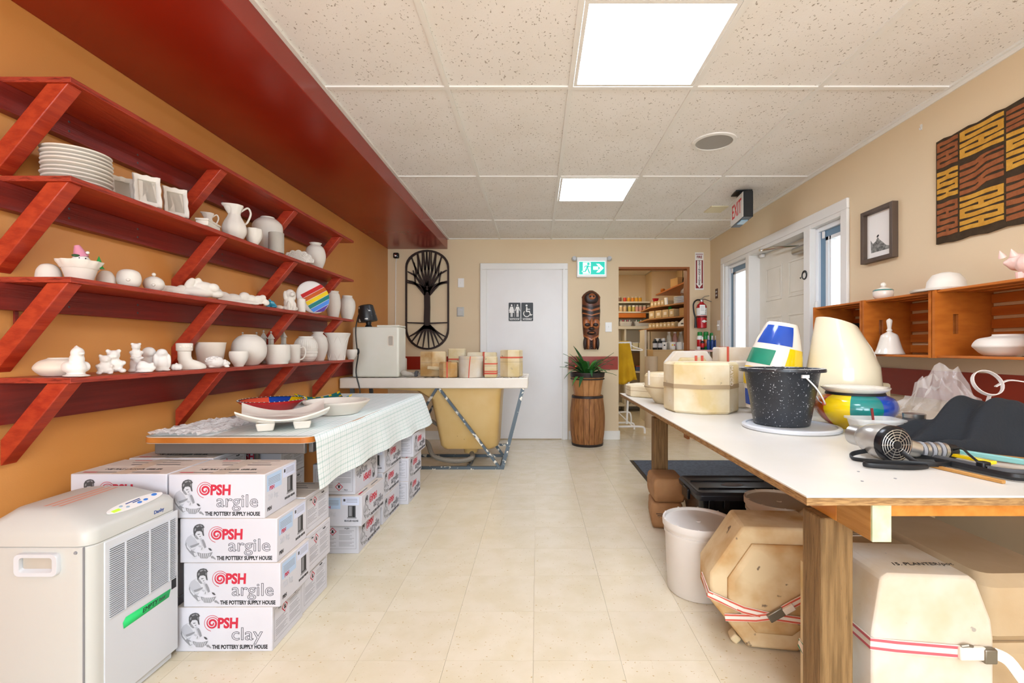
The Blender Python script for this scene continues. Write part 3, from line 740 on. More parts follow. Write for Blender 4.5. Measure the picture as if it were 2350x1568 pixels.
pot('vase', 'round white vase at the end of the third shelf', 'vase', 3, 797, -1.61, 38, 56, VASE2, group=CG)
# shelf 4
pot('flask_vase', 'flat white lens-shaped vase behind the duck figurine', 'vase', 4, 138, -1.65, 128, 42, [(.001, 0), (.5, 0), (.75, .1), (1, .45), (.8, .8), (.5, .95), (.45, 1), (.4, .98), (.3, .8), (.001, .5)], m_bisq2, seg=40, sy=1.0)
duck = [((0, 0, .03), (.03, .036, .026)), ((0, -.006, .06), (.021, .022, .022)), ((0, -.01, .082), (.019, .02, .02)), ((0, -.033, .08), (.009, .012, .006)), ((0, .03, .028), (.012, .018, .012)), ((0, -.004, .1), (.006, .008, .008)), ((0, -.004, .004), (.036, .045, .005)), ((-.026, .0, .034), (.01, .026, .018)), ((.026, .0, .034), (.01, .026, .018))]
fig('duck', 'white duckling figurine at the near end of the lowest shelf', 'figurine', 4, 174, -1.555, duck, m_plaster, 1.2, .98)
def bear(dx, dy, dz, s=1, lean=0):
    q = [((0, 0, .026), (.022, .02, .024)), ((lean, -.002, .06), (.018, .017, .017)), ((lean-.014, 0, .074), .007), ((lean+.014, 0, .074), .007), ((lean, -.017, .056), (.009, .008, .007)), ((-.016, -.02, .008), (.01, .018, .008)), ((.016, -.02, .008), (.01, .018, .008)), ((-.02, -.01, .034), (.007, .016, .008)), ((.02, -.01, .034), (.007, .016, .008))]
    return [((b[0][0]*s+dx, b[0][1]*s+dy, b[0][2]*s+dz), tuple(r*s for r in b[1]) if isinstance(b[1], tuple) else b[1]*s) for b in q]
fig('teddy_pair', 'white figurine of two hugging teddy bears', 'figurine', 4, 250, -1.57, bear(-.016, -.01, 0, .92, .004)+bear(.018, .008, .004, 1.1, -.004), m_plaster, .9, 1.0)
fig('standing_bear', 'tall white standing bear figurine with cub at its front', 'figurine', 4, 312, -1.60, bear(0, 0, .05, .85)+[((0, 0, .03), (.02, .02, .04)), ((0, -.016, .045), (.012, .012, .014)), ((-.012, 0, .006), (.014, .02, .008)), ((.012, 0, .006), (.014, .02, .008))], m_plaster, .9, 1.0)
fig('hooded_figure', 'white rounded hooded figurine behind the penguin', 'figurine', 4, 341, -1.63, [((0, 0, .03), (.024, .022, .034)), ((0, -.004, .066), (.022, .02, .022)), ((0, -.016, .062), (.012, .01, .012))], m_plaster, .9, 1.15)
hog = [((0, 0, .026), (.034, .024, .026)), ((.028, -.006, .022), (.018, .014, .014)), ((.03, .004, .04), (.008, .008, .012)), ((.03, -.012, .04), (.008, .008, .012)), ((-.008, -.004, .046), (.02, .016, .012)), ((0, 0, .005), (.036, .024, .006))]
fig('curled_cub', 'small white curled animal figurine in front of the standing bear', 'figurine', 4, 331, -1.545, hog, m_plaster, .8, .8)
peng = [((0, 0, .034), (.026, .024, .036)), ((0, -.002, .072), (.02, .02, .02)), ((-.024, -.002, .04), (.007, .014, .03)), ((.024, -.002, .04), (.007, .014, .03)), ((-.012, -.016, .005), (.014, .02, .006)), ((.012, -.016, .005), (.014, .02, .006)), ((0, -.021, .07), (.006, .008, .004))]
fig('penguin', 'white penguin figurine left of the boot', 'figurine', 4, 371, -1.57, peng, m_plaster, .9, 1.02)
fig('pumpkin', 'little white pumpkin figurine in front of the boot', 'figurine', 4, 405, -1.55, [((.012*math.cos(a), .012*math.sin(a), .014), (.011, .011, .014)) for a in [2*PI*k/7 for k in range(7)]]+[((0, 0, .028), .005)], m_plaster, 0, 1.0, .0025, it=2)
# boot
Y = spot(432, -1.575)
t = thing('ceramic_boot', 'white ceramic boot planter with an embossed cuff', 'boot', (-1.575, Y, SZ[4]+.001), (0, 0, .85)); s = 1.0
g = G(); rings = []
for z, cx, rx, ry in ((0, .014, .05, .024), (.006, .016, .054, .026), (.02, .014, .052, .025), (.034, .004, .04, .024), (.045, -.012, .028, .023), (.06, -.014, .025, .023), (.09, -.014, .026, .024), (.115, -.014, .029, .027), (.116, -.014, .025, .023), (.07, -.014, .019, .018)):
    rings.append([(cx+rx*math.cos(2*PI*k/24), ry*math.sin(2*PI*k/24), z) for k in range(24)])
g.loft(rings); g.build('boot_body', m_bisque, t, smooth=60)
G().lathe([(.0275, .082), (.031, .086), (.032, .116), (.028, .118), (.026, .1)], 24, c=(-.014, 0, 0)).build('cuff', m_bisque, t, smooth=50)
g = G()
for k in range(5): g.ball((-.014+.03*math.sin(.35*(k-2)), -.032*math.cos(.35*(k-2)), .101+.003*(k % 2)), (.005, .002, .005), 0, 8, 5)
g.build('emboss', m_bisq2, t)
pot('planter', 'plain white ceramic planter behind the boot', 'planter', 4, 483, -1.68, 76, 56, [(.001, 0), (.7, 0), (.75, .04), (.97, .95), (1, 1), (.92, .99), (.7, .3), (.001, .25)], m_bisq2, raw=True)
spk = random.Random(3)
hb = [((0, 0, .026), (.045, .028, .028)), ((.042, -.002, .022), (.02, .018, .016)), ((.06, -.002, .02), (.009, .008, .008)), ((.038, -.014, .034), .007), ((.04, .012, .034), .007), ((.05, -.01, .006), (.012, .01, .006)), ((-.02, -.012, .006), (.014, .01, .006))]
for k in range(60):
    a = spk.uniform(0, 2*PI); e = spk.uniform(.2, 1.4)
    hb.append(((-.004+.043*math.cos(a)*math.cos(e), .027*math.sin(a)*math.cos(e), .028+.027*math.sin(e)), .0042))
fig('hedgehog', 'white textured hedgehog figurine on the lowest shelf', 'figurine', 4, 493, -1.56, hb, m_plaster, math.radians(58), 1.0, .003, it=1)
pot('bowl', 'small plain white bowl right of the hedgehog', 'bowl', 4, 548, -1.56, 46, 34, BOWL, group=CG)
pot('globe_vase', 'large round white globe vase in the middle of the lowest shelf', 'vase', 4, 572, -1.615, 84, 70, GLOBE, group=CG)
def lantern(px, hpx, x, lab):
    Y = spot(px, x); H = hpx*Y/F; t = thing('pagoda_lantern', lab, 'lantern', (x, Y, SZ[4]+.001), 0, 'grey pagoda lanterns')
    R = .0245
    G().prism(ngon(6, R*.75), 0, H*.5).build('tower', m_greyc, t)
    G().prism(ngon(6, R), H*.5, H*.56, ch=.002).build('ledge', m_greyc, t)
    G().prism(ngon(6, R*.7), H*.56, H*.76).build('lantern_room', m_greyc, t)
    G().lathe([(R, H*.76), (R*.9, H*.78), (R*.4, H*.88), (R*.12, H*.93), (R*.001, H*.94)], 6).build('roof', m_greyc, t)
    G().ball((0, 0, H*.97), H*.03, 0, 8, 6).build('finial', m_greyc, t)
for k, (px, hp, lx_) in enumerate(((557, 74, -1.738), (589, 72, -1.742), (605, 76, -1.712), (622, 74, -1.655), (651, 76, -1.68))):
    lantern(px, hp, lx_, ['grey ceramic pagoda lantern showing above the globe vase', 'grey ceramic pagoda lantern, leftmost of the four right of the globe vase', 'grey ceramic pagoda lantern, tallest of the row, second right of the globe vase', 'grey ceramic pagoda lantern, third right of the globe vase', 'grey ceramic pagoda lantern above the white mug'][k])
pot('faceted_bowl', 'white faceted bowl between the globe vase and the mug', 'bowl', 4, 637, -1.57, 62, 44, [(.001, 0), (.8, 0), (.84, .05), (.86, .12), (1, .25), (1, .9), (.97, 1), (.9, .96), (.85, .3), (.001, .25)], raw=True, seg=10)
def hnd(t, R, H):
    G().tube(spline([(.9*R, 0, .8*H), (1.5*R, 0, .85*H), (1.7*R, 0, .55*H), (1.4*R, 0, .25*H), (.9*R, 0, .15*H)], 5), .1*R, 8).build('handle', m_bisque, t)
pot('mug', 'plain white mug with looped handle beside the ribbed vase', 'mug', 4, 672, -1.58, 36, 42, [(.001, 0), (.85, 0), (.95, .06), (1, .5), (1, .97), (.96, 1), (.88, .96), (.85, .2), (.001, .2)], rz=.2, extra=hnd, raw=True)
pot('ribbed_vase', 'white round vase with vertical ribs above horizontal rings', 'vase', 4, 702, -1.62, 56, 58, [(.001, 0), (.55, 0), (.8, .1), (.85, .14), (.94, .2), (.97, .25), (.95, .3), (1, .36), (.98, .42), (1, .46), (.97, .68), (.8, .86), (.62, .95), (.6, .97), (.62, 1), (.52, .98), (.5, .85), (.001, .5)], rf=lambda t, i: 1+(.02*math.cos(36*t) if 46 < i < 60 else 0), seg=108, smooth_n=5)
pot('vase', 'white bulbous vase with flared rim behind the ribbed vase', 'vase', 4, 730, -1.66, 46, 66, VASE, group=CG)
def leafx(t, R, H):
    for k in range(6):
        a = 2*PI*k/6
        for s in (-1, 1):
            G().tube([((.62+.3*f**2)*R*math.cos(a+s*.35*(1-(2*f-1)**2)), (.62+.3*f**2)*R*math.sin(a+s*.35*(1-(2*f-1)**2)), f*H*.92) for f in [i/8 for i in range(9)]], .03*R, 6).build('leaf_vein', m_bisque, t)
pot('tulip_planter', 'white flared planter with raised leaf veins', 'planter', 4, 772, -1.605, 66, 60, [(.001, 0), (.55, 0), (.58, .04), (.72, .4), (.82, .75), (1, 1), (.94, .99), (.72, .7), (.001, .5)], extra=leafx)
pot('bowl', 'tiny white bowl at the far end of the lowest shelf', 'bowl', 4, 806, -1.57, 29, 22, BOWL, group=CG)
# ---------------------------------------------------------------- dehumidifier
dx0, dx1, dy0, dy1 = -1.605, -1.272, 1.337, 1.670
cx, cy = (dx0+dx1)/2, (dy0+dy1)/2; lx, ly = dx1-dx0, dy1-dy0
t = thing('dehumidifier', 'off-white portable dehumidifier with louvred front and green tape', 'dehumidifier', (cx, cy, 0))
rr = rrect(lx, ly, .035, 6)
bod = G().prism(rr, .025, .522).build('body', m_dehu, t, bevel=.004)
rings = []
for k, z, ix, iy, r in ((0, .524, 0, 0, .035), (1, .556, .0, .0, .035), (2, .572, .008, .008, .04), (3, .598, .07, .045, .05), (4, .612, .1, .07, .05), (5, .617, .14, .1, .04)):
    rings.append([(x-ix*.25, y, z) for x, y in rrect(lx-ix*1.5, ly-iy*1.2, r, 6)])
cap = G().loft(rings).build('top_cover', m_dehu, t, smooth=50)
G().b2(-lx/2+.02, lx/2-.01, -ly/2+.02, ly/2-.02, .004, .025).build('base', m_dehu2, t)
for sx in (-1, 1):
    for sy in (-1, 1): G().lathe([(.012, 0), (.014, .02)], 10, c=(sx*.12, sy*.12, 0)).build('foot', m_black, t)
fx = lx/2
fr = G().b2(fx-.002, fx+.003, -ly/2+.045, ly/2-.006, .03, .518).build('front_panel', m_dehu2, t, bevel=.002)
ga, gb = 1.398-cy, 1.650-cy
G().b2(fx+.0031, fx+.0036, ga, gb, .286, .494).build('grille_shade_sheet', m_dark, fr)  # dark sheet standing in for the shade between the louvres
g = G(); n = 33
for k in range(n+1):
    z = .286+(.494-.286)*k/n
    g.box((fx+.005, (ga+gb)/2, z), (.0035, gb-ga+.004, .0021), rot=(0, .3, 0))
for q in (.2, .56, .88): g.box((fx+.0065, ga+(gb-ga)*q, .39), (.004, .004, .208))
o = g.build('louvre_slats', m_dehu2, fr); o['kind'] = 'stuff'
hx0, hx1 = -1.475-cx, -1.352-cx; hz0, hz1 = .444, .508
g = G(); hc = ((hx0+hx1)/2, (hz0+hz1)/2); ow, oh = hx1-hx0, hz1-hz0
o1 = rrect(ow, oh, .015, 4); o2 = rrect(ow-.03, oh-.022, .008, 4)
g.loft([[(x+hc[0], -ly/2, z+hc[1]) for x, z in o1], [(x+hc[0], -ly/2-.01, z+hc[1]) for x, z in o1], [(x*.98+hc[0], -ly/2-.012, z*.97+hc[1]) for x, z in o1], [(x+hc[0], -ly/2-.011, z+hc[1]) for x, z in o2], [(x+hc[0], -ly/2-.0005, z*.8+hc[1]+.004) for x, z in o2]], cap=False)
g.build('carry_handle', m_dehu2, t); G().box((hc[0], -ly/2-.0008, hc[1]+.003), (ow-.034, .0012, oh-.03)).build('handle_recess_shade', m_greyc, t)  # grey inset plate paints shade into the shallow handle recess
G().lathe([(.005, 0), (.004, .003)], 10, c=(-1.31-cx, -ly/2, .507), M=Matrix.Rotation(PI/2, 3, 'X')).build('screw', m_prm, t)
G().b2(-1.29-cx, -1.288-cx, -ly/2-.001, -ly/2+.004, .03, .522).build('panel_seam', m_prm, t)
# control panel on the sloping front of the cover
sl = math.atan2(.026, .0465+.0155+.0001)
cp = thing('x', 'x', 'x'); 
bpy.data.objects.remove(cp)
def slope(u, v):      # u along Y (m, from centre), v up the slope
    return (fx-.010-v*math.cos(sl), u, .5745+v*math.sin(sl))
def sl_obj(name, pts, m, par, lift):
    nrm = Vector((math.sin(sl), 0, math.cos(sl)))*lift
    g = G(); g.add([Vector(slope(u, v))+nrm for u, v in pts], [list(range(len(pts)))]); 
    g.add([Vector(slope(u, v))+nrm*.2 for u, v in pts], [list(range(len(pts)))])
    n = len(pts)
    for k in range(n): g.f.append([k, (k+1) % n, n+(k+1) % n, n+k]); g.m.append(0)
    return g.build(name, m, par)
el = lambda cu, cv, ru, rv, n=20: [(cu+ru*math.cos(2*PI*k/n), cv+rv*math.sin(2*PI*k/n)) for k in range(n)]
panel = sl_obj('control_panel', el(.03, .026, .105, .021, 28), m_white, t, .002)
for i, (u, v, r) in enumerate(((.105, .03, .010), (.062, .022, .008), (.036, .02, .008), (-.02, .033, .006), (-.008, .02, .006))):
    sl_obj('button', el(u, v, r, r*.62, 12), m_skyb if i < 3 else mat('pale blue button %d' % i, '9fb8cc', .4), panel, .0035)
sl_obj('display', [(-.06, .017), (-.034, .017), (-.034, .028), (-.06, .028)], mat('green display', 'a8d83a', .4, emit=.6), panel, .003)
sl_obj('legend', [(.0, .034), (.055, .036), (.055, .039), (.0, .037)], m_bluebt, panel, .003)
sl_obj('legend', [(.02, .028), (.05, .029), (.05, .032), (.02, .031)], m_bluebt, panel, .003)
put('brand_lettering', text_mesh('Danby', .016, m_bluebt, bold=.0003), t, (fx+.0005, .08, .541), RIGHT)
G().poly([(-.085, -.016), (.092, -.012), (.1, .013), (-.078, .016), (-.088, .004)], 0).build('tape', mat('green masking tape', '24c66a', .6), t, (fx+.0036, 1.53-cy, .243), (0, 0, PI/2), solid=-.0004)
put('tape_writing', text_mesh('EMPTY', .02, m_prk, shear=.2), t, (fx+.0045, 1.542-cy, .243), RIGHT)
put('tape_writing', text_mesh('box', .018, m_prg, shear=.2), t, (fx+.0045, 1.592-cy, .244), RIGHT)
G().b2(fx+.003, fx+.0036, 1.634-cy, 1.655-cy, .25, .292).build('rating_sticker', m_prk, t)
g = G()
for k in range(3): g.b2(fx-.2+.022*k, fx-.19+.022*k, -.1, .09, .6172, .6176)
g.build('warning_print', mat('faint red print', 'd9a08c', .6), t)
# ---------------------------------------------------------------- clay cartons
BL, BD, BH = .346, .222, .1585
def uv_(x, y): return ((x-30)/1290*BL-BL/2, (830-y)/595*BH-BH/2)
def potter():
    g = G(); y = -.0004
    def pg(pts, mi, k): g.poly([uv_(*p) for p in pts][::-1], y-.00012*k, mi)
    pg([(105, 535), (135, 480), (185, 448), (240, 435), (300, 470), (345, 520), (385, 615), (335, 640), (262, 600), (200, 700), (150, 640), (110, 600)], 3, 1)   # shirt
    pg([(180, 455), (235, 440), (300, 520), (330, 600), (290, 590), (235, 500)], 2, 2)                    # shirt shadow
    pg([(112, 545), (140, 590), (180, 650), (250, 690), (262, 735), (225, 748), (165, 690), (120, 630), (104, 580)], 1, 3)   # near arm
    pg([(120, 560), (150, 610), (185, 655), (170, 668), (128, 615)], 2, 4)
    pg([(318, 520), (345, 510), (372, 570), (385, 618), (362, 632), (340, 580)], 1, 3)                  # far arm
    pg([(165, 600), (225, 580), (292, 556), (288, 578), (230, 610), (185, 626)], 1, 4)                    # folded sleeve
    pg([(180, 628), (240, 612), (285, 585), (280, 600), (235, 632), (190, 645)], 2, 4)
    pg([(222, 440), (240, 395), (262, 385), (322, 398), (338, 440), (318, 480), (285, 512), (255, 510), (232, 485)], 2, 4)        # face
    pg([(232, 485), (240, 440), (262, 470), (290, 508), (262, 512)], 1, 5)                                # jaw shadow
    pg([(268, 440), (300, 436), (302, 444), (270, 450)], 0, 5); pg([(292, 470), (312, 466), (310, 474), (294, 478)], 0, 5)
    pg([(212, 405), (214, 362), (232, 330), (262, 312), (300, 304), (338, 314), (350, 330), (362, 350), (348, 356), (348, 410), (356, 465), (340, 462), (326, 410), (300, 398), (258, 404), (236, 440), (232, 478), (220, 455)], 0, 6)  # hair
    pg([(250, 335), (285, 322), (300, 330), (262, 350)], 1, 7); pg([(300, 318), (330, 326), (335, 345), (312, 338)], 1, 7); pg([(230, 370), (250, 360), (244, 395), (228, 402)], 1, 7); pg([(328, 360), (342, 365), (340, 400), (330, 390)], 1, 7)
    pg([(262, 682), (300, 655), (420, 652), (470, 682), (445, 735), (395, 768), (310, 765), (275, 725)], 1, 5)          # bowl
    for q in range(6): pg([(288+28*q, 700), (298+28*q, 700), (304+22*q, 760), (298+22*q, 760)], 2, 6)
    pg([(262, 682), (300, 652), (420, 650), (470, 682), (400, 698), (320, 698)], 4, 6)
    pg([(410, 625), (440, 632), (462, 660), (440, 664), (420, 648)], 0, 7)
    pg([(300, 660), (310, 615), (330, 600), (352, 612), (358, 655), (330, 668)], 2, 7); pg([(318, 650), (326, 615), (334, 618), (328, 652)], 1, 8)
    pg([(195, 715), (240, 735), (262, 775), (240, 780), (200, 765)], 2, 2); pg([(215, 690), (262, 690), (268, 730), (230, 735)], 2, 5)
    pg([(440, 742), (468, 732), (490, 752), (515, 780), (495, 782), (470, 766), (452, 768)], 1, 2)
    return g.mesh('potter_picture', [m_prg, m_prm, m_prl, mat('pale print', 'b4b4bb', .6), m_card], 0)
def logo_mesh():
    g = G(); y = -.0006
    cx, cz = uv_(522, 447); k = 595/BH
    n = 80; A = []; B = []
    for i in range(n+1):
        f = i/n; a = -4.2*PI*f+PI*.2; r = (14+72*f)/k; wdt = (15*math.sin(PI*min(1, f*1.1+.05))+7)/k
        A.append((cx+(r+wdt/1.6)*math.cos(a), cz+(r+wdt/1.6)*math.sin(a))); B.append((cx+(r-wdt/1.6)*math.cos(a), cz+(r-wdt/1.6)*math.sin(a)))
    for i in range(n): g.poly([A[i], A[i+1], B[i+1], B[i]], y)
    o1 = arc(cx, cz, 108/k, PI*.25, PI*1.45, 24); o2 = arc(cx-.0003, cz, 101/k, PI*.25, PI*1.45, 24)
    for i in range(24): g.poly([o1[i], o1[i+1], o2[i+1], o2[i]], y)
    return g.mesh('logo', m_prr, 0)
def end_a(part):
    g = G(); y = -.0004; w2, h2 = BD/2, BH/2
    def R(x0, x1, z0, z1, mi, k=0): g.rect(-w2+x0*BD, -w2+x1*BD, -h2+z0*BH, -h2+z1*BH, y-.0001*k, mi)
    if part == 0:
        R(.06, .5, .57, .94, 0)
        for k in range(5): R(.1, .46, .84-.035*k, .852-.035*k, 2, 1)
        return g.mesh('shipping_label', [m_prb, m_prv, m_prm, m_prg, m_prk], 0)
    if part == 1:
        R(.54, .94, .7, .96, 1)
        for k in range(5): R(.64, .9, .90-.03*k, .91-.03*k, 2, 1)
        R(.57, .62, .82, .9, 3, 1)
        return g.mesh('hazard_label', [m_prb, m_prv, m_prm, m_prg, m_prk], 0)
    R(.68, .86, .3, .68, 3, 1); R(.7, .77, .34, .66, 2, 2); R(.8, .83, .3, .67, 4, 2); R(.66, .88, .26, .3, 2, 1)
    return g.mesh('kiln_picture', [m_prb, m_prv, m_prm, m_prg, m_prk], 0)
def end_b():
    g = G(); y = -.0004; w2, h2 = BD/2, BH/2
    def R(x0, x1, z0, z1, mi, k=0): g.rect(-w2+x0*BD, -w2+x1*BD, -h2+z0*BH, -h2+z1*BH, y-.0001*k, mi)
    R(.06, .94, .16, .165, 0); R(.06, .94, .895, .9, 0); R(.06, .064, .16, .9, 0); R(.936, .94, .16, .9, 0)
    for c in (0, 1):
        x0 = .1+c*.43
        for k in range(13):
            if k in (3, 8) or (c == 0 and k < 3): continue
            R(x0, x0+.36-.05*((k*7) % 3), .76-.042*k, .772-.042*k, 1, 1)
    cx, cz = -w2+.38*BD, -h2+.74*BH
    for q, mi, k in ((.021, 2, 1), (.016, 3, 2)): g.poly([(cx-q, cz), (cx, cz-q), (cx+q, cz), (cx, cz+q)], y-.0001*k, mi)
    g.ellipse(cx, cz+.003, .005, .005, y-.0003, 0, 8); g.poly([(cx-.008, cz-.008), (cx+.008, cz-.008), (cx+.004, cz), (cx-.004, cz)], y-.0003, 0)
    return g.mesh('info_panel', [m_prk, m_prm, m_prr, m_card], 0)
def top_me():
    g = G(); z = .0004
    def R(x0, x1, y0, y1, mi): g.add([(x0, y0, z), (x1, y0, z), (x1, y1, z), (x0, y1, z)], [(0, 1, 2, 3)], mi)
    R(-.1, .13, -.09, -.084, 0); R(-.07, .12, .02, .028, 0); R(-.09, .1, .05, .056, 0); R(.02, .12, .085, .09, 0); R(-.15, -.1, -.092, -.082, 1); R(-.11, -.04, .084, .09, 1)
    return g.mesh('top_print', [m_prg, m_prr], 0)
gb_ = G().box((0, 0, 0), (BL, BD, BH)); gb_.m = [0, 1, 0, 0, 0, 0]
m_prk2 = mat('outline print', '33333a', .6)
me_body = gb_.mesh('carton_body', [m_card, m_cardt])
me_pot, me_logo, me_eb, me_top = potter(), logo_mesh(), end_b(), top_me()
me_ea = [end_a(k) for k in range(3)]
me_psh = text_mesh('PSH', .05, m_prr, shear=.05, bold=.002, fit=.0735)
me_arg = text_mesh('argile', .064, m_prk2, outline=.0008, fit=.150); me_cly = text_mesh('clay', .064, m_prk2, outline=.0008, fit=.112)
me_tag = text_mesh('THE POTTERY SUPPLY HOUSE', .0195, m_prk, bold=.0006, fit=.198)
me_nep = text_mesh('NE PAS LAISSER GELER', .021, m_prk, bold=.0004)
me_sm = text_mesh('PSH', .02, m_prr, shear=.1, bold=.0004, sx=.9); me_smk = text_mesh('PSH', .018, m_prk, shear=.1, bold=.0004, sx=.9)
me_kg = text_mesh('20 kg', .03, m_prl, outline=.0004); me_euc = text_mesh('EUCLID KILNS', .0115, m_prk, bold=.0003)
me_ah = text_mesh('Argile', .011, m_prk); me_ch = text_mesh('Clay', .011, m_prk)
flap = G().b2(-BL/2, BL/2, -.0008, .0008, 0, .0006).b2(-.028, .028, -BD/2, BD/2, 0, .0005).mesh('tape_seam', mat('clear tape', 'd6c8b8', .25))
def carton(label, xr, yf, z, rz=0, right=None, left=None, name='argile', flip=False, topp=True, front=True):
    if rz: c = (xr-BD/2, yf+BL/2)
    else: c = (xr-BL/2, yf+BD/2)
    j = random.uniform(-.012, .012)
    t = thing('clay_carton', label, 'carton', (c[0], c[1], z+BH/2), (0, PI if flip else 0, math.radians(90 if rz else 0)+j), 'printed clay cartons')
    put('carton_body', me_body, t, bevel=.003)
    y = -BD/2
    if front:
        put('potter_picture', me_pot, t, (0, y, 0)); put('logo', me_logo, t, (0, y, 0))
        u, v = uv_(728, 452); put('logo_lettering', me_psh, t, (u, y-.0004, v), FRONT)
        u, v = uv_(955 if name == 'argile' else 980, 600); put('product_name', me_arg if name == 'argile' else me_cly, t, (u, y-.0004, v), FRONT)
        u, v = uv_(890, 768); put('tagline', me_tag, t, (u, y-.0004, v), FRONT)
    for kind, sgn in ((right, 1), (left, -1)):
        if not kind: continue
        ro = (0, 0, sgn*PI/2); rt = RIGHT if sgn > 0 else LEFT
        def at(fx_, fz, d=.0009): return (sgn*(BL/2+d), sgn*(-BD/2+fx_*BD), -BH/2+fz*BH)
        if kind == 'B': put('info_panel', me_eb, t, (sgn*BL/2, 0, 0), ro)
        if kind == 'A':
            for me_, nm_ in zip(me_ea, ('shipping_label', 'hazard_label', 'kiln_picture')): put(nm_, me_, t, (sgn*BL/2, 0, 0), ro)
            put('end_lettering', me_sm, t, at(.2, .62), rt); put('end_lettering', me_smk, t, at(.13, .16), rt)
            put('weight_lettering', me_kg, t, at(.24, .42), rt); put('kiln_lettering', me_euc, t, at(.76, .18), rt)
        else:
            put('end_lettering', me_ah, t, at(.72, .845), rt)
            put('end_lettering', me_ch, t, at(.22, .845), rt)
    if topp and not flip:
        put('top_print', me_top, t, (0, 0, BH/2)); put('top_lettering', me_nep, t, (.0, -.045, BH/2+.0004)); put('tape_seam', flap, t, (0, 0, BH/2))
    return t
H_ = BH+.0006
ord_ = ['bottom', 'second from bottom', 'third from bottom', 'top']
for k, (xr, nm, rt) in enumerate(((-.951, 'clay', 'B'), (-.922, 'argile', 'A'), (-.935, 'argile', 'A'), (-.976, 'argile', 'A'))):
    carton('white printed %s carton, %s of the front stack beside the dehumidifier' % (nm, ord_[k]), xr, 1.688, k*H_, 0, rt, None, nm, topp=(k in (0, 3)))
for k in range(4):
    carton('white printed clay carton, %s of the stack behind the dehumidifier by the wall' % ord_[k], -1.331 if k == 3 else -1.34, 1.692, k*H_, 0, None, None, front=(k > 1), topp=(k == 3))
for k in range(4):
    carton('white clay carton, %s of the stack under the table by the orange wall' % ord_[k], -1.332, 1.935, k*H_, 0, 'B' if k == 3 else None, None, front=False, topp=(k == 3))
for k, xr in enumerate((-.958, -.944, -.95)):
    carton('white clay carton with info panel, %s of three behind the front stack' % ('bottom', 'middle', 'top')[k], xr, 1.925, k*H_, 0, 'B', None, front=False, topp=(k == 2))
for k in range(4):
    carton('shadowed white clay carton under the table, %s of the inner stack' % ord_[k], -1.20, 2.205, k*H_, 0, 'B' if k > 1 else None, None, front=(k > 1), topp=False)
for k, (xr, yf, l, fp) in enumerate(((-.945, 2.49, 'B', 0), (-.912, 2.452, 'A', 0), (-.955, 2.47, 'B', 1))):
    # a flipped carton shows its long print upside down
    carton('white clay carton %s of the first end-on stack under the tablecloth hem' % ('with info panel, bottom', 'with kiln print, middle', 'printed upside down, top')[k], xr, yf, k*H_, 1, 'B' if fp else None, l, flip=bool(fp))
for k, (xr, yf) in enumerate(((-.95, 2.895), (-.952, 2.9), (-.94, 2.905))):
    carton('white clay carton, %s of the middle end-on stack under the tablecloth hem' % ('bottom', 'middle', 'top')[k], xr, yf, k*H_, 1, None, 'A' if k == 2 else None)
for k, (xr, yf) in enumerate(((-.897, 3.27), (-.893, 3.275), (-.872, 3.32))):
    carton('white clay carton, %s of the far end-on stack next to the sink frame' % ('bottom', 'middle', 'top')[k], xr, yf, k*H_, 1, None, 'B')
# ---------------------------------------------------------------- folding table with gingham cloth
TZ = .725; ty0, ty1, tx0, tx1 = 1.925, 3.70, -1.625, -.922
t = thing('folding_table', 'low folding table with orange wood edge over the cartons', 'table', ((tx0+tx1)/2, (ty0+ty1)/2, 0))
cxt, cyt = (tx0+tx1)/2, (ty0+ty1)/2
G().prism(rrect(tx1-tx0, ty1-ty0, .05, 5), TZ-.028, TZ).build('table_top', mat('laminate table top', 'cfc7ba', .4), t)
G().prism(rrect(tx1-tx0+.004, ty1-ty0+.004, .052, 5), TZ-.027, TZ-.003).build('edge_band', mat('orange wood edge', 'c47a35', .35, c2='b56a28', ns=9), t, bevel=.003)
m_apr = mat('grey steel apron', '6f6a66', .45, metal=.4)
for a in (-1, 1): G().box((0, a*((ty1-ty0)/2-.035), TZ-.052), (tx1-tx0-.08, .02, .048)).build('apron', m_apr, t, bevel=.004)
for a in (-1, 1): G().box((a*((tx1-tx0)/2-.03), 0, TZ-.052), (.02, ty1-ty0-.11, .048)).build('apron', m_apr, t, bevel=.004)
for x, y in ((-1.30, 2.182), (-1.61, 2.182), (-1.15, 3.66), (-1.56, 3.66)):
    G().tube([(x-cxt, y-cyt, 0), (x-cxt, y-cyt, TZ-.028)], .011, 8).build('leg', m_apr, t)
m_ging = mat('gingham cloth', 'e8f1ef', .8)
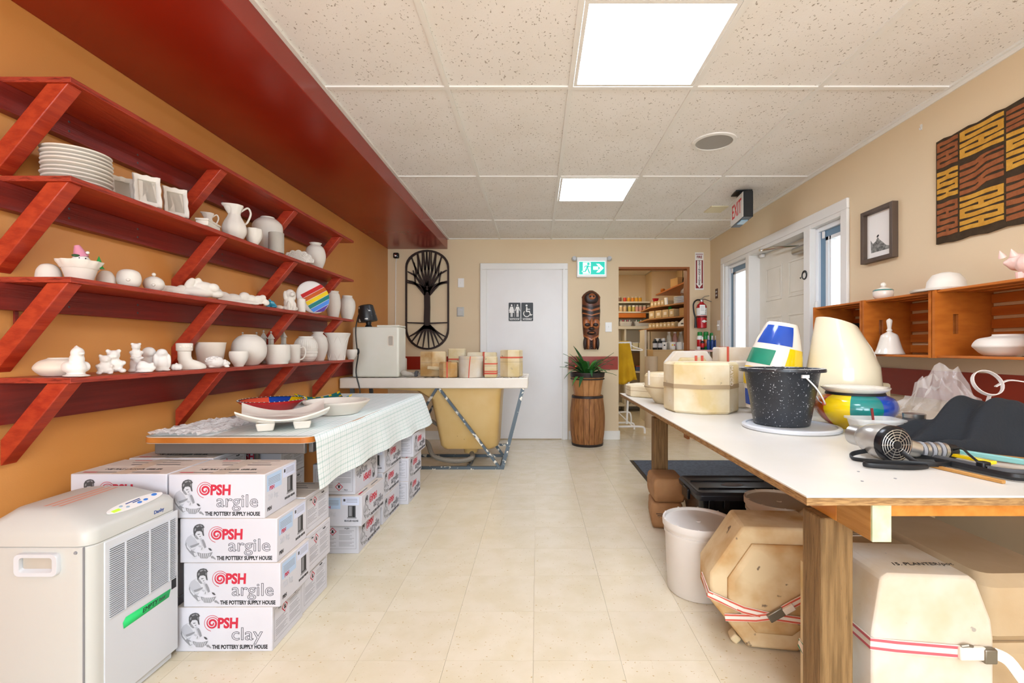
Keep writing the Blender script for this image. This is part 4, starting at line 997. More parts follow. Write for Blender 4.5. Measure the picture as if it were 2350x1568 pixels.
def _gg():
    N, L, b = nodes(m_ging)
    uv = N.new('ShaderNodeUVMap'); sp = N.new('ShaderNodeSeparateXYZ'); L.new(uv.outputs[0], sp.inputs[0])
    prev = None
    for ax in (0, 1):
        for per, wdt, ph in ((.066, .11, 0), (.066, .05, .3), (.066, .05, .62)):
            d = N.new('ShaderNodeMath'); d.operation = 'MULTIPLY_ADD'; L.new(sp.outputs[ax], d.inputs[0]); d.inputs[1].default_value = 1/per; d.inputs[2].default_value = ph+10
            f = N.new('ShaderNodeMath'); f.operation = 'FRACT'; L.new(d.outputs[0], f.inputs[0])
            c = N.new('ShaderNodeMath'); c.operation = 'LESS_THAN'; L.new(f.outputs[0], c.inputs[0]); c.inputs[1].default_value = wdt
            k = N.new('ShaderNodeMath'); k.operation = 'MULTIPLY'; L.new(c.outputs[0], k.inputs[0]); k.inputs[1].default_value = .5
            if prev is None: prev = k
            else:
                a = N.new('ShaderNodeMath'); a.operation = 'ADD'; a.use_clamp = True; L.new(prev.outputs[0], a.inputs[0]); L.new(k.outputs[0], a.inputs[1]); prev = a
    mx = N.new('ShaderNodeMix'); mx.data_type = 'RGBA'; L.new(prev.outputs[0], mx.inputs['Factor'])
    mx.inputs['A'].default_value = lin('eef4f3'); mx.inputs['B'].default_value = lin('b4d0ca'); L.new(mx.outputs['Result'], b.inputs['Base Color'])
_gg()
def cloth():
    ns, nt = 70, 46; vs = []; uvs = []; fs = []
    wid = tx1-(-1.60); 
    for i in range(ns+1):
        s = i/ns; Y = ty0+.014+(ty1+.02-ty0)*s
        drop = .222+.03*s
        for j in range(nt+1):
            f = j/nt; L = f*(wid+drop)
            if L < wid: x, z = -1.60+L, TZ+.0018+.0006*math.sin(23*Y+17*L)
            else:
                q = (L-wid)/drop; e = L-wid
                fl_ = (.008+.075*s*s)*q+.010*math.sin(9*s*PI+1)*q*q+.004
                x = tx1+.006+fl_; z = TZ+.001-e*math.cos(.35*s)
                if e < .012: z = TZ+.0018-(.012-math.sqrt(max(0, .012**2-e**2))); x = tx1+e*.5+.001
            vs.append((x, Y+(.03*s*max(0, (L-wid)/drop)), z)); uvs.append((Y, L))
    for i in range(ns):
        for j in range(nt):
            a = i*(nt+1)+j; fs.append((a, a+1, a+nt+2, a+nt+1)[::-1])
    me = bpy.data.meshes.new('tablecloth'); me.from_pydata(vs, [], fs)
    ul = me.uv_layers.new(name='UVMap')
    for p in me.polygons:
        for li in p.loop_indices: ul.data[li].uv = uvs[me.loops[li].vertex_index]
    me.polygons.foreach_set('use_smooth', [True]*len(me.polygons)); me.materials.append(m_ging); me.update()
    return put('tablecloth', me)
tag(cloth(), 'pale green and white gingham cloth draped over the low table', 'tablecloth')
def film(name, label, cat, x0, x1, y0, y1, z, amp, n, m, seed, loc=None, hump=None):
    rs = random.Random(seed); vs = []; fs = []
    hx = [[rs.random() for _ in range(n+1)] for _ in range(n+1)]
    for i in range(n+1):
        for j in range(n+1):
            u, v = i/n, j/n; h = amp*hx[i][j]
            if hump: h += hump(u, v)*(.75+.5*hx[i][j])
            vs.append((x0+(x1-x0)*u+rs.uniform(-.3, .3)*(x1-x0)/n, y0+(y1-y0)*v+rs.uniform(-.3, .3)*(y1-y0)/n, z+h))
    for i in range(n):
        for j in range(n): a = i*(n+1)+j; fs += [(a, a+n+1, a+n+2), (a, a+n+2, a+1)]
    me = bpy.data.meshes.new(name); me.from_pydata(vs, [], fs); me.materials.append(m); me.update()
    return tag(put(name, me), label, cat)
m_bub = mat('bubble wrap', 'eee8e4', .15, alpha=.55, bump=.8, bs=90)
film('bubble_wrap', 'crumpled clear bubble wrap at the near corner of the gingham table', 'plastic wrap', -1.61, -1.36, 1.94, 2.36, TZ+.004, .016, 22, m_bub, 5)
# dishes on the gingham table
zt = TZ+.004
t = thing('painted_bowl', 'red bowl with dotted rim and coloured inside on the gingham table', 'bowl', (-1.44, 2.56, zt))
R = .165; Hh = .078
cols = [m_redg, m_coral, m_blue, m_yel, m_teal]
def mfc(u, i): return 0 if i < 9 else (4, 3, 2, 1, 1, 4, 4, 4)[int(((u+.03) % 1)*8)]
G().lathe([(.001, .004), (.07, .004), (.075, 0), (.08, 0), (.083, .006), (.1, .02), (.125, .04), (.148, .062), (R, Hh-.002), (R, Hh+.001), (R-.012, Hh), (.13, .052), (.095, .022), (.06, .012), (.001, .012)], 40, mf=mfc).build('body', cols, t, smooth=60)
G().lathe([(R-.003, Hh), (R+.001, Hh+.0015), (R-.002, Hh+.003), (R-.012, Hh+.002)], 40, ring=True).build('rim', m_prk, t)
rimd = G().ball((0, 0, 0), (.004, .004, .0018), 0, 8, 4).mesh('rim_dot', m_plaster)
for k in range(44):
    a = 2*PI*k/44; put('rim_dot', rimd, t, ((R-.004)*math.cos(a), (R-.004)*math.sin(a), Hh+.0028))
pr = [(.001, .003), (.1, .003), (.105, 0), (.11, 0), (.113, .004), (.14, .03), (.165, .058), (.172, .066), (.172, .071), (.155, .071), (.148, .06), (.11, .022), (.001, .014)]
tag(G().lathe(pr, 44).build('wide_bowl', m_bisque, None, (-1.105, 2.60, zt), smooth=50), 'wide white round bowl with flat rim behind the square platter', 'bowl')
def platter(name, label, loc, rz, side, lift, m, feet=True, pattern=None):
    t = thing(name, label, 'platter', loc, rz); n = 16; g = G(); base = .035 if feet else .006
    gv = []
    for lay in (0, 1):
        for i in range(n+1):
            for j in range(n+1):
                u, v = 2*i/n-1, 2*j/n-1; rr_ = max(abs(u), abs(v)); cr = abs(u*v)
                z = base+lift*(rr_**3*.35+cr**2*.75)-(.007 if lay == 0 else 0)
                k = 1-.07*(1-cr)*rr_
                gv.append((u*side/2*k, v*side/2*k, z))
    N1 = (n+1)**2; fs = []
    for i in range(n):
        for j in range(n):
            a = i*(n+1)+j; fs.append((a, a+1, a+n+2, a+n+1)); b = a+N1; fs.append((b, b+n+1, b+n+2, b+1))
    ring = [i*(n+1) for i in range(n+1)]+[n*(n+1)+j for j in range(1, n+1)]+[i*(n+1)+n for i in range(n-1, -1, -1)]+[j for j in range(n-1, 0, -1)]
    for a, b in zip(ring, ring[1:]+ring[:1]): fs.append((a, b, b+N1, a+N1))
    g.add(gv, fs)
    if pattern:
        for k, f in enumerate(fs): 
            c = sum((Vector(gv[q]) for q in f), Vector())/len(f); g.m[k] = pattern(c.x/side*2, c.y/side*2)
    g.build('dish', m, t, smooth=50)
    if feet:
        for sx in (-1, 1):
            for sy in (-1, 1): G().box((sx*side*.2, sy*side*.2, .0175), (side*.17, side*.17, .036), top=1.25).build('foot', m if not isinstance(m, list) else m[0], t, bevel=.006)
    return t
platter('square_platter', 'white square platter on four feet with upturned corners', (-1.155, 2.15, zt), math.radians(28), .355, .06, m_glaze)
platter('painted_platter', 'teal and green painted square plate at the back of the gingham table', (-1.42, 3.12, zt), math.radians(38), .29, .045, [m_teal, m_turq, m_yel, m_bisq2], False,
        lambda x, y: 2 if (max(abs(x), abs(y)) > .82 and (int((x+1)*8)+int((y+1)*8)) % 3 == 0) else (0 if max(abs(x), abs(y)) > .6 else (3 if x > .2 and y < -.2 else 1)))
# ---------------------------------------------------------------- slop tank stand at the back
sy0, sy1 = 4.20, 4.74; sz = .818; sxr = -.085; sxl = -1.765
t = thing('sink_stand', 'white slatted drain tub on a splattered steel frame with yellowed tank', 'sink', (-.9, 4.5, 0))
ox, oy = -.9, 4.5
def W_(x0, x1, y0, y1, z0, z1, mi=0): return G().b2(x0-ox, x1-ox, y0-oy, y1-oy, z0, z1, mi)
W_(sxl, sxr, sy0, sy0+.03, sz-.093, sz).build('front_rim', m_tub, t, bevel=.008)
W_(sxl, sxr, sy1-.03, sy1, sz-.093, sz+.012).build('back_rim', m_tub, t, bevel=.008)
W_(sxr-.03, sxr, sy0+.03, sy1-.03, sz-.093, sz).build('side_rim', m_tub, t, bevel=.008)
W_(sxl, sxl+.03, sy0+.03, sy1-.03, sz-.093, sz).build('side_rim', m_tub, t, bevel=.008)
W_(sxl+.03, sxr-.03, sy0+.03, sy1-.03, sz-.09, sz-.075).build('tub_floor', m_tub, t)
bar = G().tube([(0, -.225, 0), (0, .225, 0)], .014, 8).mesh('drain_bar', m_tub)
for k in range(24):
    put('drain_bar', bar, t, (sxl+.08+k*.068-ox, (sy0+sy1)/2-oy, sz-.016))
# tank
def ringz(x0, x1, y0, y1, z, r=.05):
    return [((x0+x1)/2+x-ox, (y0+y1)/2+y-oy, z) for x, y in rrect(x1-x0, y1-y0, r, 4)]
zb = .165
G().loft([ringz(-.86, -.40, 4.30, 4.62, zb), ringz(-.885, -.36, 4.285, 4.64, zb+.03), ringz(-.965, -.335, 4.25, 4.68, .62), ringz(-1.1, -.325, 4.245, 4.69, .70), ringz(-1.72, -.30, 4.24, 4.70, .735)]).build('tank', m_tank, t, smooth=50)
G().lathe([(.06, .1), (.075, .16), (.075, .17)], 16, c=(-.63-ox, 4.47-oy, 0)).build('drain_fitting', m_tank, t)
def bar2(a, b, s=.022): 
    return G().tube([Vector(a)-Vector((ox, oy, 0)), Vector(b)-Vector((ox, oy, 0))], s, 4)
zf = .725
for y in (4.225, 4.70):
    bar2((-.13, y, zf), (-.315, y, .0)).build('leg', m_frame, t)
    bar2((-.88, y, zf), (-.335, y, .01), .016).build('diagonal_brace', m_frame, t)
    bar2((-.9, y, zf), (-1.35, y, .01), .016).build('diagonal_brace', m_frame, t)
    bar2((-1.62, y, .012), (-.31, y, .012), .018).build('bottom_rail', m_frame, t)
    bar2((-1.66, y, zf), (-1.62, y, 0)).build('leg', m_frame, t)
for x in (-.325, -.62, -1.3): bar2((x, 4.225, .02), (x, 4.70, .02), .016).build('cross_rail', m_frame, t)
bar2((-.29, 4.7, .12), (-.95, 4.7, .12), .014).build('cross_rail', m_frame, t)
m_hose = mat('ribbed grey hose', '8d8578', .6, bump=.4, bs=80)
G().tube([Vector(p)-Vector((ox, oy, 0)) for p in spline([(-.63, 4.47, .11), (-.6, 4.3, .08), (-.75, 4.22+.06, .06), (-.95, 4.33, .09), (-1.05, 4.45, .2), (-1.25, 4.55, .22)], 6)], .022, 8).build('drain_hose', m_hose, t)
G().tube([Vector(p)-Vector((ox, oy, 0)) for p in spline([(-.88, 4.35, .35), (-1.0, 4.38, .42), (-1.12, 4.4, .5)], 5)], .016, 8).build('drain_hose', m_hose, t)
# cooler, lamp, cord
SZt = sz+.0005
a = P(808, 865, 4.30); b_ = P(915, 748, 4.30)
t = thing('cooler', 'aged white plastic tank box standing on the drain tub', 'container', ((a.x+b_.x)/2, 4.42, SZt))
cw, chh = b_.x-a.x, .462
o = G().box((0, 0, chh/2), (cw, .24, chh)).build('body', m_cooler, t, bevel=.018, bseg=3)
G().box((.11, 0, chh+.008), (cw*.48, .22, .016)).build('lid', m_cooler, t, bevel=.005)
g = G(); o1 = rrect(.055, .1, .015, 4); o2 = rrect(.04, .085, .01, 4)
g.loft([[(x, -.121, z) for x, z in o1], [(x, -.126, z) for x, z in o1], [(x, -.126, z) for x, z in o2], [(x, -.1205, z*.95) for x, z in o2]], cap=False)
g.build('hand_hold', m_bisq2, t, (.14, 0, chh*.72)); G().box((.14, -.1205, chh*.72), (.038, .002, .082)).build('hand_hold_recess', m_greyc, t)
t = thing('work_lamp', 'black plaster-splattered shade on a stub standing on the white container', 'lamp', (a.x+.13, 4.36, SZt+chh))
Mr = Matrix.Rotation(math.radians(-8), 3, 'Y')
G().lathe([(.04, .045), (.085, .05), (.088, .06), (.066, .195), (.05, .205), (.001, .206)], 24, M=Mr).build('shade', m_spatb, t)
G().lathe([(.034, 0), (.03, .01), (.022, .02), (.026, .05)], 14).build('stub', m_black, t)
G().tube([Vector(p)-Vector((a.x+.13, 4.36, SZt+chh)) for p in spline([(a.x+.06, 4.33, SZt+chh+.15), (a.x+.045, 4.27, SZt+chh-.02), (a.x+.06, 4.265, SZt+.25), (a.x+.07, 4.262, SZt+.2), (a.x+.075, 4.20, SZt+.05), (a.x+.115, 4.18, SZt-.1), (a.x+.12, 4.18, SZt-.25)], 6)], .0055, 6).build('cord', m_black, t)
g = G().ball((a.x+.07-(a.x+.13), 4.262-4.36-.004, -.462+.235), (.014, .01, .03)); g.build('cord_switch', m_black, t)
# plaster molds on the drain tub
def poly_mold(name, label, loc, poly, h, m, rz=0, bands=(), ch=.008, seam=True, group='plaster molds on the drain tub', tilt=(0, 0), bandm=None):
    t = thing(name, label, 'mold', loc, (tilt[0], tilt[1], rz), group)
    G().prism(poly, 0, h, ch=ch).build('plaster_block', m, t, smooth=25)
    k = 1.012
    if seam:
        z = h*.55; G().prism([(x*1.003, y*1.003) for x, y in poly], z-.0015, z+.0015).build('seam', m_strapb, t)
    for (z, wdt, bm) in bands:
        G().prism([(x*k, y*k) for x, y in poly], h*z-wdt/2, h*z+wdt/2).build('band', bm, t)
    return t
def at_tub(px, Y): return ((px-VX)*Y/F, Y, SZt+.0)
def vband(t, x, w_, h, y0, y1, m):
    g = G().b2(x-w_/2, x+w_/2, y0-.002, y0, 0, h).b2(x-w_/2, x+w_/2, y1, y1+.002, 0, h).b2(x-w_/2, x+w_/2, y0-.002, y1+.002, h, h+.002)
    g.build('band', m, t)
t = poly_mold('plaster_mold', 'big weathered tan plaster mold with chipped middle on the drain tub', at_tub(995, 4.50), ngon(6, .135, .5, 1, .75), .235, m_mold2, .1)
G().box((.02, -.1, .08), (.13, .03, .03), rot=(.2, .1, 0)).build('chipped_lip', m_mold2, t, bevel=.006)
t = poly_mold('plaster_mold', 'tall plaster mold with red band at the back of the drain tub', at_tub(1049, 4.66), rrect(.165, .11, .015, 2), .262, m_mold, 0, ((.6, .014, m_band),))
t = poly_mold('plaster_mold', 'small eight-sided plaster mold with upright red band', at_tub(1030, 4.31), ngon(8, .088, .5), .14, m_mold2, 0); vband(t, .0, .012, .142, -.083, .083, m_band)
t = poly_mold('plaster_mold', 'white round plaster mold with crossing red band', at_tub(1081, 4.33), ngon(32, .112), .193, m_moldw, 0, ch=.004, seam=False); 
G().prism([(x*1.004, y*1.004) for x, y in ngon(32, .112)], .166, .169).build('seam', m_greyc, t)
G().tube([(-.005, -.114, 0), (-.0, -.1135, .1), (.01, -.113, .193)], .006, 4, flat=(1, .3)).build('band', m_band, t)
t = poly_mold('plaster_mold', 'low plaster mold with red band behind the round white mold', at_tub(1106, 4.62), rrect(.29, .12, .02, 2), .225, m_mold, .05); vband(t, .02, .018, .227, -.061, .061, m_band)
t = poly_mold('plaster_mold', 'narrow plaster mold with three red bands near the tub end', at_tub(1127, 4.31), rrect(.11, .13, .008, 2), .19, m_mold, 0, ((.66, .012, m_band), (.3, .01, m_band), (.2, .016, m_band)))
t = poly_mold('plaster_mold', 'large tapered hexagonal plaster mold with red band at the tub end', at_tub(1174, 4.41), ngon(6, .108, 0, 1, .8), .25, m_mold, .3, ((.72, .014, m_band),))
tag(G().prism(rrect(.08, .06, .01), 0, .17).build('plaster_block', m_moldw, None, at_tub(923, 4.6), bevel=.01), 'small pale plaster block beside the white container', 'mold')
for k, (px, Y, l, rz, lb) in enumerate(((934, 4.36, .16, .3, 'pale plaster-crusted rag beside the white container'), (944, 4.55, .2, -.2, 'grey plaster-crusted stick lying on the drain tub'), (955, 4.36, .05, 1.2, 'dark plaster-crusted clamp lying on the drain tub'))):
    p = at_tub(px, Y)
    nm = ('crusted_rag', 'crusted_stick', 'clamp')[k]
    if k == 0: tag(blob(nm, [((0, 0, .025), (.05, .04, .025)), ((.05, .01, .015), (.04, .03, .015)), ((-.03, 0, .045), (.03, .03, .02))], m_greyc, None, p, (0, 0, rz), .006), lb, 'rag')
    elif k == 1: tag(G().tube([(-.12, 0, .014), (0, .01, .018), (.12, 0, .03)], [.014, .016, .012], 8).build(nm, m_greyc, None, p, (0, 0, rz)), lb, 'stick')
    else: tag(blob(nm, [((0, 0, .03), (.018, .016, .03)), ((.018, 0, .045), (.02, .012, .012)), ((.0, 0, .01), (.03, .012, .01))], m_prg, None, p, (0, 0, rz), .004), lb, 'clamp')
# ---------------------------------------------------------------- back wall fittings
YW = YB
def pw(px, py, Y=YB): return P(px, py, Y)
# tree of life metal art
a = pw(932, 803); b_ = pw(1032, 575)
tw, th = b_.x-a.x, b_.z-a.z
t = thing('tree_wall_art', 'black cut-metal tree wall art with rounded frame on the back wall', 'wall art', ((a.x+b_.x)/2, YW-.03, a.z))
hw = tw/2; q = .15
def capshape(k):
    w_ = hw-k; pts = []
    pts += [(w_*math.sin(u), th-k-(.27-.0)*(1-math.cos(u))*.62 if False else th-k-.20*(1-math.cos(u))) for u in [-PI/2+PI*i/16 for i in range(17)]]
    pts += [(w_*math.sin(u), k+.24*(1-math.cos(u))) for u in [PI/2-PI*i/16 for i in range(17)]]
    return pts
o1, o2 = capshape(0), capshape(.022)
g = G(); g.loft([[(x, 0, z) for x, z in o1], [(x, -.01, z) for x, z in o1], [(x, -.01, z) for x, z in o2], [(x, 0, z) for x, z in o2], [(x, 0, z) for x, z in o1]], cap=False)
g.build('rim', m_iron, t)
def strip(nm, pts, ws):
    g = G(); L_ = []; R_ = []
    pts = [Vector((p[0], 0, p[1])) for p in pts]
    for i, p in enumerate(pts):
        d = (pts[min(i+1, len(pts)-1)]-pts[max(i-1, 0)]).normalized(); nrm = Vector((-d.z, 0, d.x)); w_ = ws[0]+(ws[1]-ws[0])*i/(len(pts)-1)
        L_.append(p+nrm*w_/2); R_.append(p-nrm*w_/2)
    rings = [[l+Vector((0, 0, 0)), r+Vector((0, 0, 0)), r+Vector((0, -.009, 0)), l+Vector((0, -.009, 0))] for l, r in zip(L_, R_)]
    g.loft(rings); return g.build(nm, m_iron, t)
tz = th*.30; tt = th*.60
strip('trunk', [(0, th*.21), (-.004, th*.3), (.0, th*.42), (-.002, th*.56), (0, th*.625)], (.075, .07))
def sp2(p): return [(v.x, v.y) for v in spline([(x, z, 0) for x, z in p], 5)]
rng = random.Random(11)
def topz(x): return th-.01-.20*(1-math.cos(math.asin(max(-1, min(1, x/hw)))))
BR = [(-.25, .70, .60), (-.235, .785, .64), (-.19, None, .66), (-.115, None, .675), (-.045, None, .69), (.03, None, .69), (.1, None, .675), (.175, None, .66), (.235, .80, .645), (.25, .69, .60)]
for xe, fz, f0 in BR:
    ze = th*fz if fz else topz(xe); z0 = th*f0; s = 1 if xe > 0 else -1
    m1 = (xe*.56, z0+(ze-z0)*(.36 if fz is None else .62)); m2 = (xe*.82, z0+(ze-z0)*(.70 if fz is None else .86))
    strip('branch', sp2([(xe*.10, z0-.06), m1, m2, (xe*.985, ze-.004)]), (.03, .013))
    for q, (dx, kz) in enumerate(((-.028*s, .24),)):
        if fz and q: kz = .12
        xf = max(-hw*.96, min(hw*.96, m2[0]*.95+dx)); zf_ = min(topz(xf)-.004, m2[1]+th*kz*(.7 if fz is None else .45))
        strip('branch', sp2([m1, ((m1[0]+xf)/2+dx*.2, (m1[1]+zf_)/2), (xf, zf_)]), (.018, .011))
for s in (-1, 1):
    strip('branch', sp2([(s*.01, th*.575), (s*.09, th*.64), (s*.17, th*.665), (s*hw*.97, th*.675)]), (.045, .014))
    strip('horizon_bar', [(s*.03, th*.265), (s*hw*.97, th*.272)], (.018, .014))
for xe, ze in ((-.235, .155), (-.2, .09), (-.13, .045), (-.055, .024), (.02, .022), (.09, .03), (.15, .055), (.205, .1), (.235, .155)):
    strip('root', sp2([(xe*.12, th*.24), (xe*.5, th*.165+ze*.1), (xe*.96, ze-.006)]), (.035, .011))
# camera, cable cover, switches, thermostat
t = thing('security_camera', 'small black cube camera with white cable under the red soffit', 'camera', pw(911, 588, YB))
G().box((0, -.03, 0), (.066, .05, .066)).build('housing', m_blackg, t, bevel=.014, bseg=3)
G().lathe([(.016, 0), (.015, .006), (.001, .008)], 14, M=Matrix.Rotation(PI/2, 3, 'X'), c=(0, -.055, 0)).build('lens', m_chrome, t)
G().tube([(0, -.01, -.03), (-.01, -.01, -.08), (-.012, -.008, -.2), (-.016, -.008, -.82)], .005, 6).build('cable', m_white, t)
def plate(nm, lab, px0, px1, py0, py1, kind, cat='switch', m=m_white):
    a, b_ = pw(px0, py1), pw(px1, py0); t = thing(nm, lab, cat, ((a.x+b_.x)/2, YB, (a.z+b_.z)/2)); w_, h_ = b_.x-a.x, b_.z-a.z
    G().box((0, -.004, 0), (w_, .008, h_)).build('wall_plate', m, t, bevel=.003)
    if kind == 't': G().box((0, -.012, .004), (.008, .014, .018), rot=(.4, 0, 0)).build('toggle', m, t, bevel=.002)
    else:
        G().box((0, -.014, 0), (w_*.8, .016, h_*.86)).build('cover', m, t, bevel=.005); G().box((.01, -.0225, h_*.2), (w_*.35, .002, .012)).build('scale', m_prl, t)
    return t
plate('light_switch', 'white light switch to the left of the restroom door', 1051, 1065, 639, 660, 't')
plate('thermostat', 'off-white wall thermostat below the left light switch', 1048.5, 1065, 705, 727, 'x', 'thermostat', m_dehu)
plate('light_switch', 'white light switch beside the store room doorway', 1389, 1404, 740, 762, 't')
# running man exit sign
a, b_ = pw(1323, 638), pw(1391.5, 592); w_, h_ = b_.x-a.x, b_.z-a.z
t = thing('exit_sign', 'lit green running man exit sign with arrow above the carved mask', 'sign', ((a.x+b_.x)/2, YB, (a.z+b_.z)/2))
G().box((0, -.025, 0), (w_, .05, h_)).build('housing', m_white, t, bevel=.006)
G().box((0, -.051, -.012), (w_*.88, .004, h_*.68)).build('white_border', m_runw, t)
G().box((0, -.0535, -.012), (w_*.85, .003, h_*.63)).build('green_panel', m_run, t)
g = G(); y = -.0555
ph = h_*.63; zc = -.012
g.rect(-w_*.30, -w_*.04, zc-ph*.46, zc+ph*.46, y)
ax = w_*.04
g.rect(ax, ax+w_*.17, zc-ph*.13, zc+ph*.13, y)
g.poly([(ax+w_*.10, zc-ph*.34), (ax+w_*.2, zc-ph*.34), (ax+w_*.35, zc), (ax+w_*.2, zc+ph*.34), (ax+w_*.10, zc+ph*.34), (ax+w_*.23, zc)], y-.0003)
g.poly([(-w_*.335, zc-ph*.30), (-w_*.2, zc-ph*.28), (-w_*.2, zc-ph*.2), (-w_*.335, zc-ph*.22)], y-.0002)
g.build('door_and_arrow', m_runw, t)
g = G(); y = -.0562
g.ellipse(-w_*.12, zc+ph*.33, .016, .016, y)
g.poly([(-w_*.2, zc-ph*.02), (-w_*.13, zc-ph*.04), (-w_*.1, zc+ph*.2), (-w_*.16, zc+ph*.22)], y)
g.poly([(-w_*.2, zc-ph*.0), (-w_*.15, zc-ph*.08), (-w_*.21, zc-ph*.3), (-w_*.31, zc-ph*.3), (-w_*.31, zc-ph*.23), (-w_*.235, zc-ph*.23)], y-.0001)
g.poly([(-w_*.16, zc-ph*.02), (-w_*.12, zc-ph*.02), (-w_*.06, zc-ph*.4), (-w_*.1, zc-ph*.42)], y-.0002)
g.poly([(-w_*.16, zc+ph*.14), (-w_*.16, zc+ph*.22), (-w_*.24, zc+ph*.18), (-w_*.265, zc+ph*.02), (-w_*.235, zc+ph*.02), (-w_*.22, zc+ph*.12)], y-.0003)
g.poly([(-w_*.12, zc+ph*.18), (-w_*.09, zc+ph*.06), (-w_*.03, zc+ph*.08), (-w_*.03, zc+ph*.13), (-w_*.075, zc+ph*.12), (-w_*.1, zc+ph*.22)], y-.0004)
g.build('running_man', m_run, t)
for s in (-1, 1):
    o = G().lathe([(.028, 0), (.03, .01), (.022, .035), (.001, .04)], 16, c=(s*(w_/2+.03), -.03+s*.0, h_*.42), M=Matrix.Rotation(PI/2*.85, 3, 'X')).build('emergency_lamp', m_dehu2, t)
    G().box((s*(w_/2+.01), -.025, h_*.44), (.03, .02, .02)).build('lamp_arm', m_white, t)
# tiki mask
m_tik = mat('carved mask wood', '7a452a', .35, c2='4a2a1c', ns=7, bump=.1, bs=40)
m_tikd = mat('blackened carving', '33221c', .4, c2='271914', ns=10)
m_tiko = mat('polished carving wood', 'b06a3c', .3, c2='97552e', ns=10)
a, b_ = pw(1335, 802), pw(1377.5, 667); mh = b_.z-a.z; mw = b_.x-a.x
t = thing('carved_mask', 'tall carved wooden tiki mask hanging on the back wall', 'mask', ((a.x+b_.x)/2, YB, a.z))
g = G(); rings = []
for f, wd in ((0, .56), (.08, .66), (.24, .82), (.26, .86), (.45, .94), (.6, .98), (.63, 1), (.72, .97), (.86, .98), (.885, 1.02), (.93, .85), (.97, .55), (1, .2)):
    rings.append([(mw/2*wd*math.cos(PI*k/12), -.055*wd*math.sin(PI*k/12)-.004, f*mh) for k in range(13)]+[(-mw/2*wd, 0, f*mh), (mw/2*wd, 0, f*mh)])
g.loft(rings); g.build('mask_body', m_tik, t, smooth=50)
def band(nm, f, th_, m, vdip=.02, wd=1.0, out=.004):
    g = G(); rings = []
    n = 14
    for k in range(n+1):
        a_ = PI*k/n; dip = vdip*(1-abs(math.cos(a_)))
        x, y = (mw/2*wd+.001)*math.cos(a_), -.055*wd*math.sin(a_)-.004
        o = Vector((x, y-out*math.sin(a_), f*mh-dip)); i_ = Vector((x*.98, y+.006, f*mh-dip))
        rings.append([i_+Vector((0, 0, -th_/2)), o+Vector((0, 0, -th_/2)), o+Vector((0, 0, th_/2)), i_+Vector((0, 0, th_/2))])
    g.loft(rings); return g.build(nm, m, t)
band('carved_brow', .74, .03, m_tikd, .035, .97); band('carved_band', .70, .03, m_tiko, .035, .96); band('carved_band', .655, .032, m_tikd, .03, .99, .007)
band('carved_band', .615, .014, m_tiko, .03, .97, .006); band('carved_brow', .575, .04, m_tikd, -.0, .96, .006); band('carved_chin', .235, .02, m_tiko, .05, .84, .008)
def lump(nm, x, f, r, m, y=-.06): return G().ball((x, y, f*mh), r).build(nm, m, t)
lump('cap_carving', 0, .86, (.085, .02, .07), m_tikd, -.052); lump('small_face', .005, .885, (.045, .022, .04), m_tiko, -.06)
for s in (-1, 1):
    lump('small_eye', .005+s*.018, .89, (.014, .008, .011), m_tikd, -.078); lump('cheek', s*.055, .43, (.045, .02, .06), m_tiko, -.05)
    lump('eye', s*.05, .40+.015, (.034, .016, .024), m_tikd, -.06); lump('side_carving', s*.075, .1, (.022, .03, .075), m_tikd, -.03)
    lump('throat_carving', s*.035, .11, (.014, .02, .075), m_tiko, -.042)
lump('nose', 0, .345, (.038, .028, .022), m_tikd, -.062); lump('nose_bridge', 0, .44, (.018, .018, .06), m_tiko, -.058); lump('mouth', 0, .275, (.055, .022, .024), m_tikd, -.058); lump('lip', 0, .282, (.035, .024, .01), m_tiko, -.065)
for k in range(6): lump('bead_carving', 0, .03+.028*k, (.016, .012, .012), m_tikd, -.044)
# barrel, half-barrel planter and plant
by = 5.30; bx = (1348-VX)*by/F
t = thing('barrel', 'upright dark-hooped wooden barrel used as plant stand', 'barrel', (bx, by, 0))
Rb = .197; Hb = 1.09-(907-798)*by/F
Hb -= .0
ns = 20
for k in range(ns):
    a0, a1 = 2*PI*k/ns+.012, 2*PI*(k+1)/ns-.012
    rings = []
    for f in [i/8 for i in range(9)]:
        r = Rb*(.87+.13*math.sin(PI*f)); z = .002+f*(Hb-.004); dz = random.Random(k).uniform(-.002, .002)
        rings.append([(r*math.cos(a0), r*math.sin(a0), z), (r*math.cos(a1), r*math.sin(a1), z), ((r-.02)*math.cos(a1), (r-.02)*math.sin(a1), z), ((r-.02)*math.cos(a0), (r-.02)*math.sin(a0), z)])
    G().loft(rings).build('stave', m_barrel, t)
G().lathe([(.001, Hb-.03), (Rb*.85, Hb-.03), (Rb*.85, Hb-.015), (.001, Hb-.015)], 30).build('barrel_head', m_barrel, t)
for f0, f1 in ((0.0, .05), (.955, 1.0)):
    r0, r1 = Rb*(.87+.13*math.sin(PI*f0))+.003, Rb*(.87+.13*math.sin(PI*f1))+.003
    G().lathe([(r0-.004, f0*Hb), (r0, f0*Hb), (r1, f1*Hb), (r1-.004, f1*Hb)], 40, ring=True).build('hoop', m_hoop, t)
t = thing('barrel_planter', 'small half-barrel planter with black rim on the barrel', 'planter', (bx, by, Hb+.001)); Hp = (907-855)*by/F
r0, r1 = .148, .188; ns = 16
G().lathe([(.001, .003), (r0*.9, .003), (r0*.92, .02), (.001, .02)], 24).build('bottom', m_halfb, t)
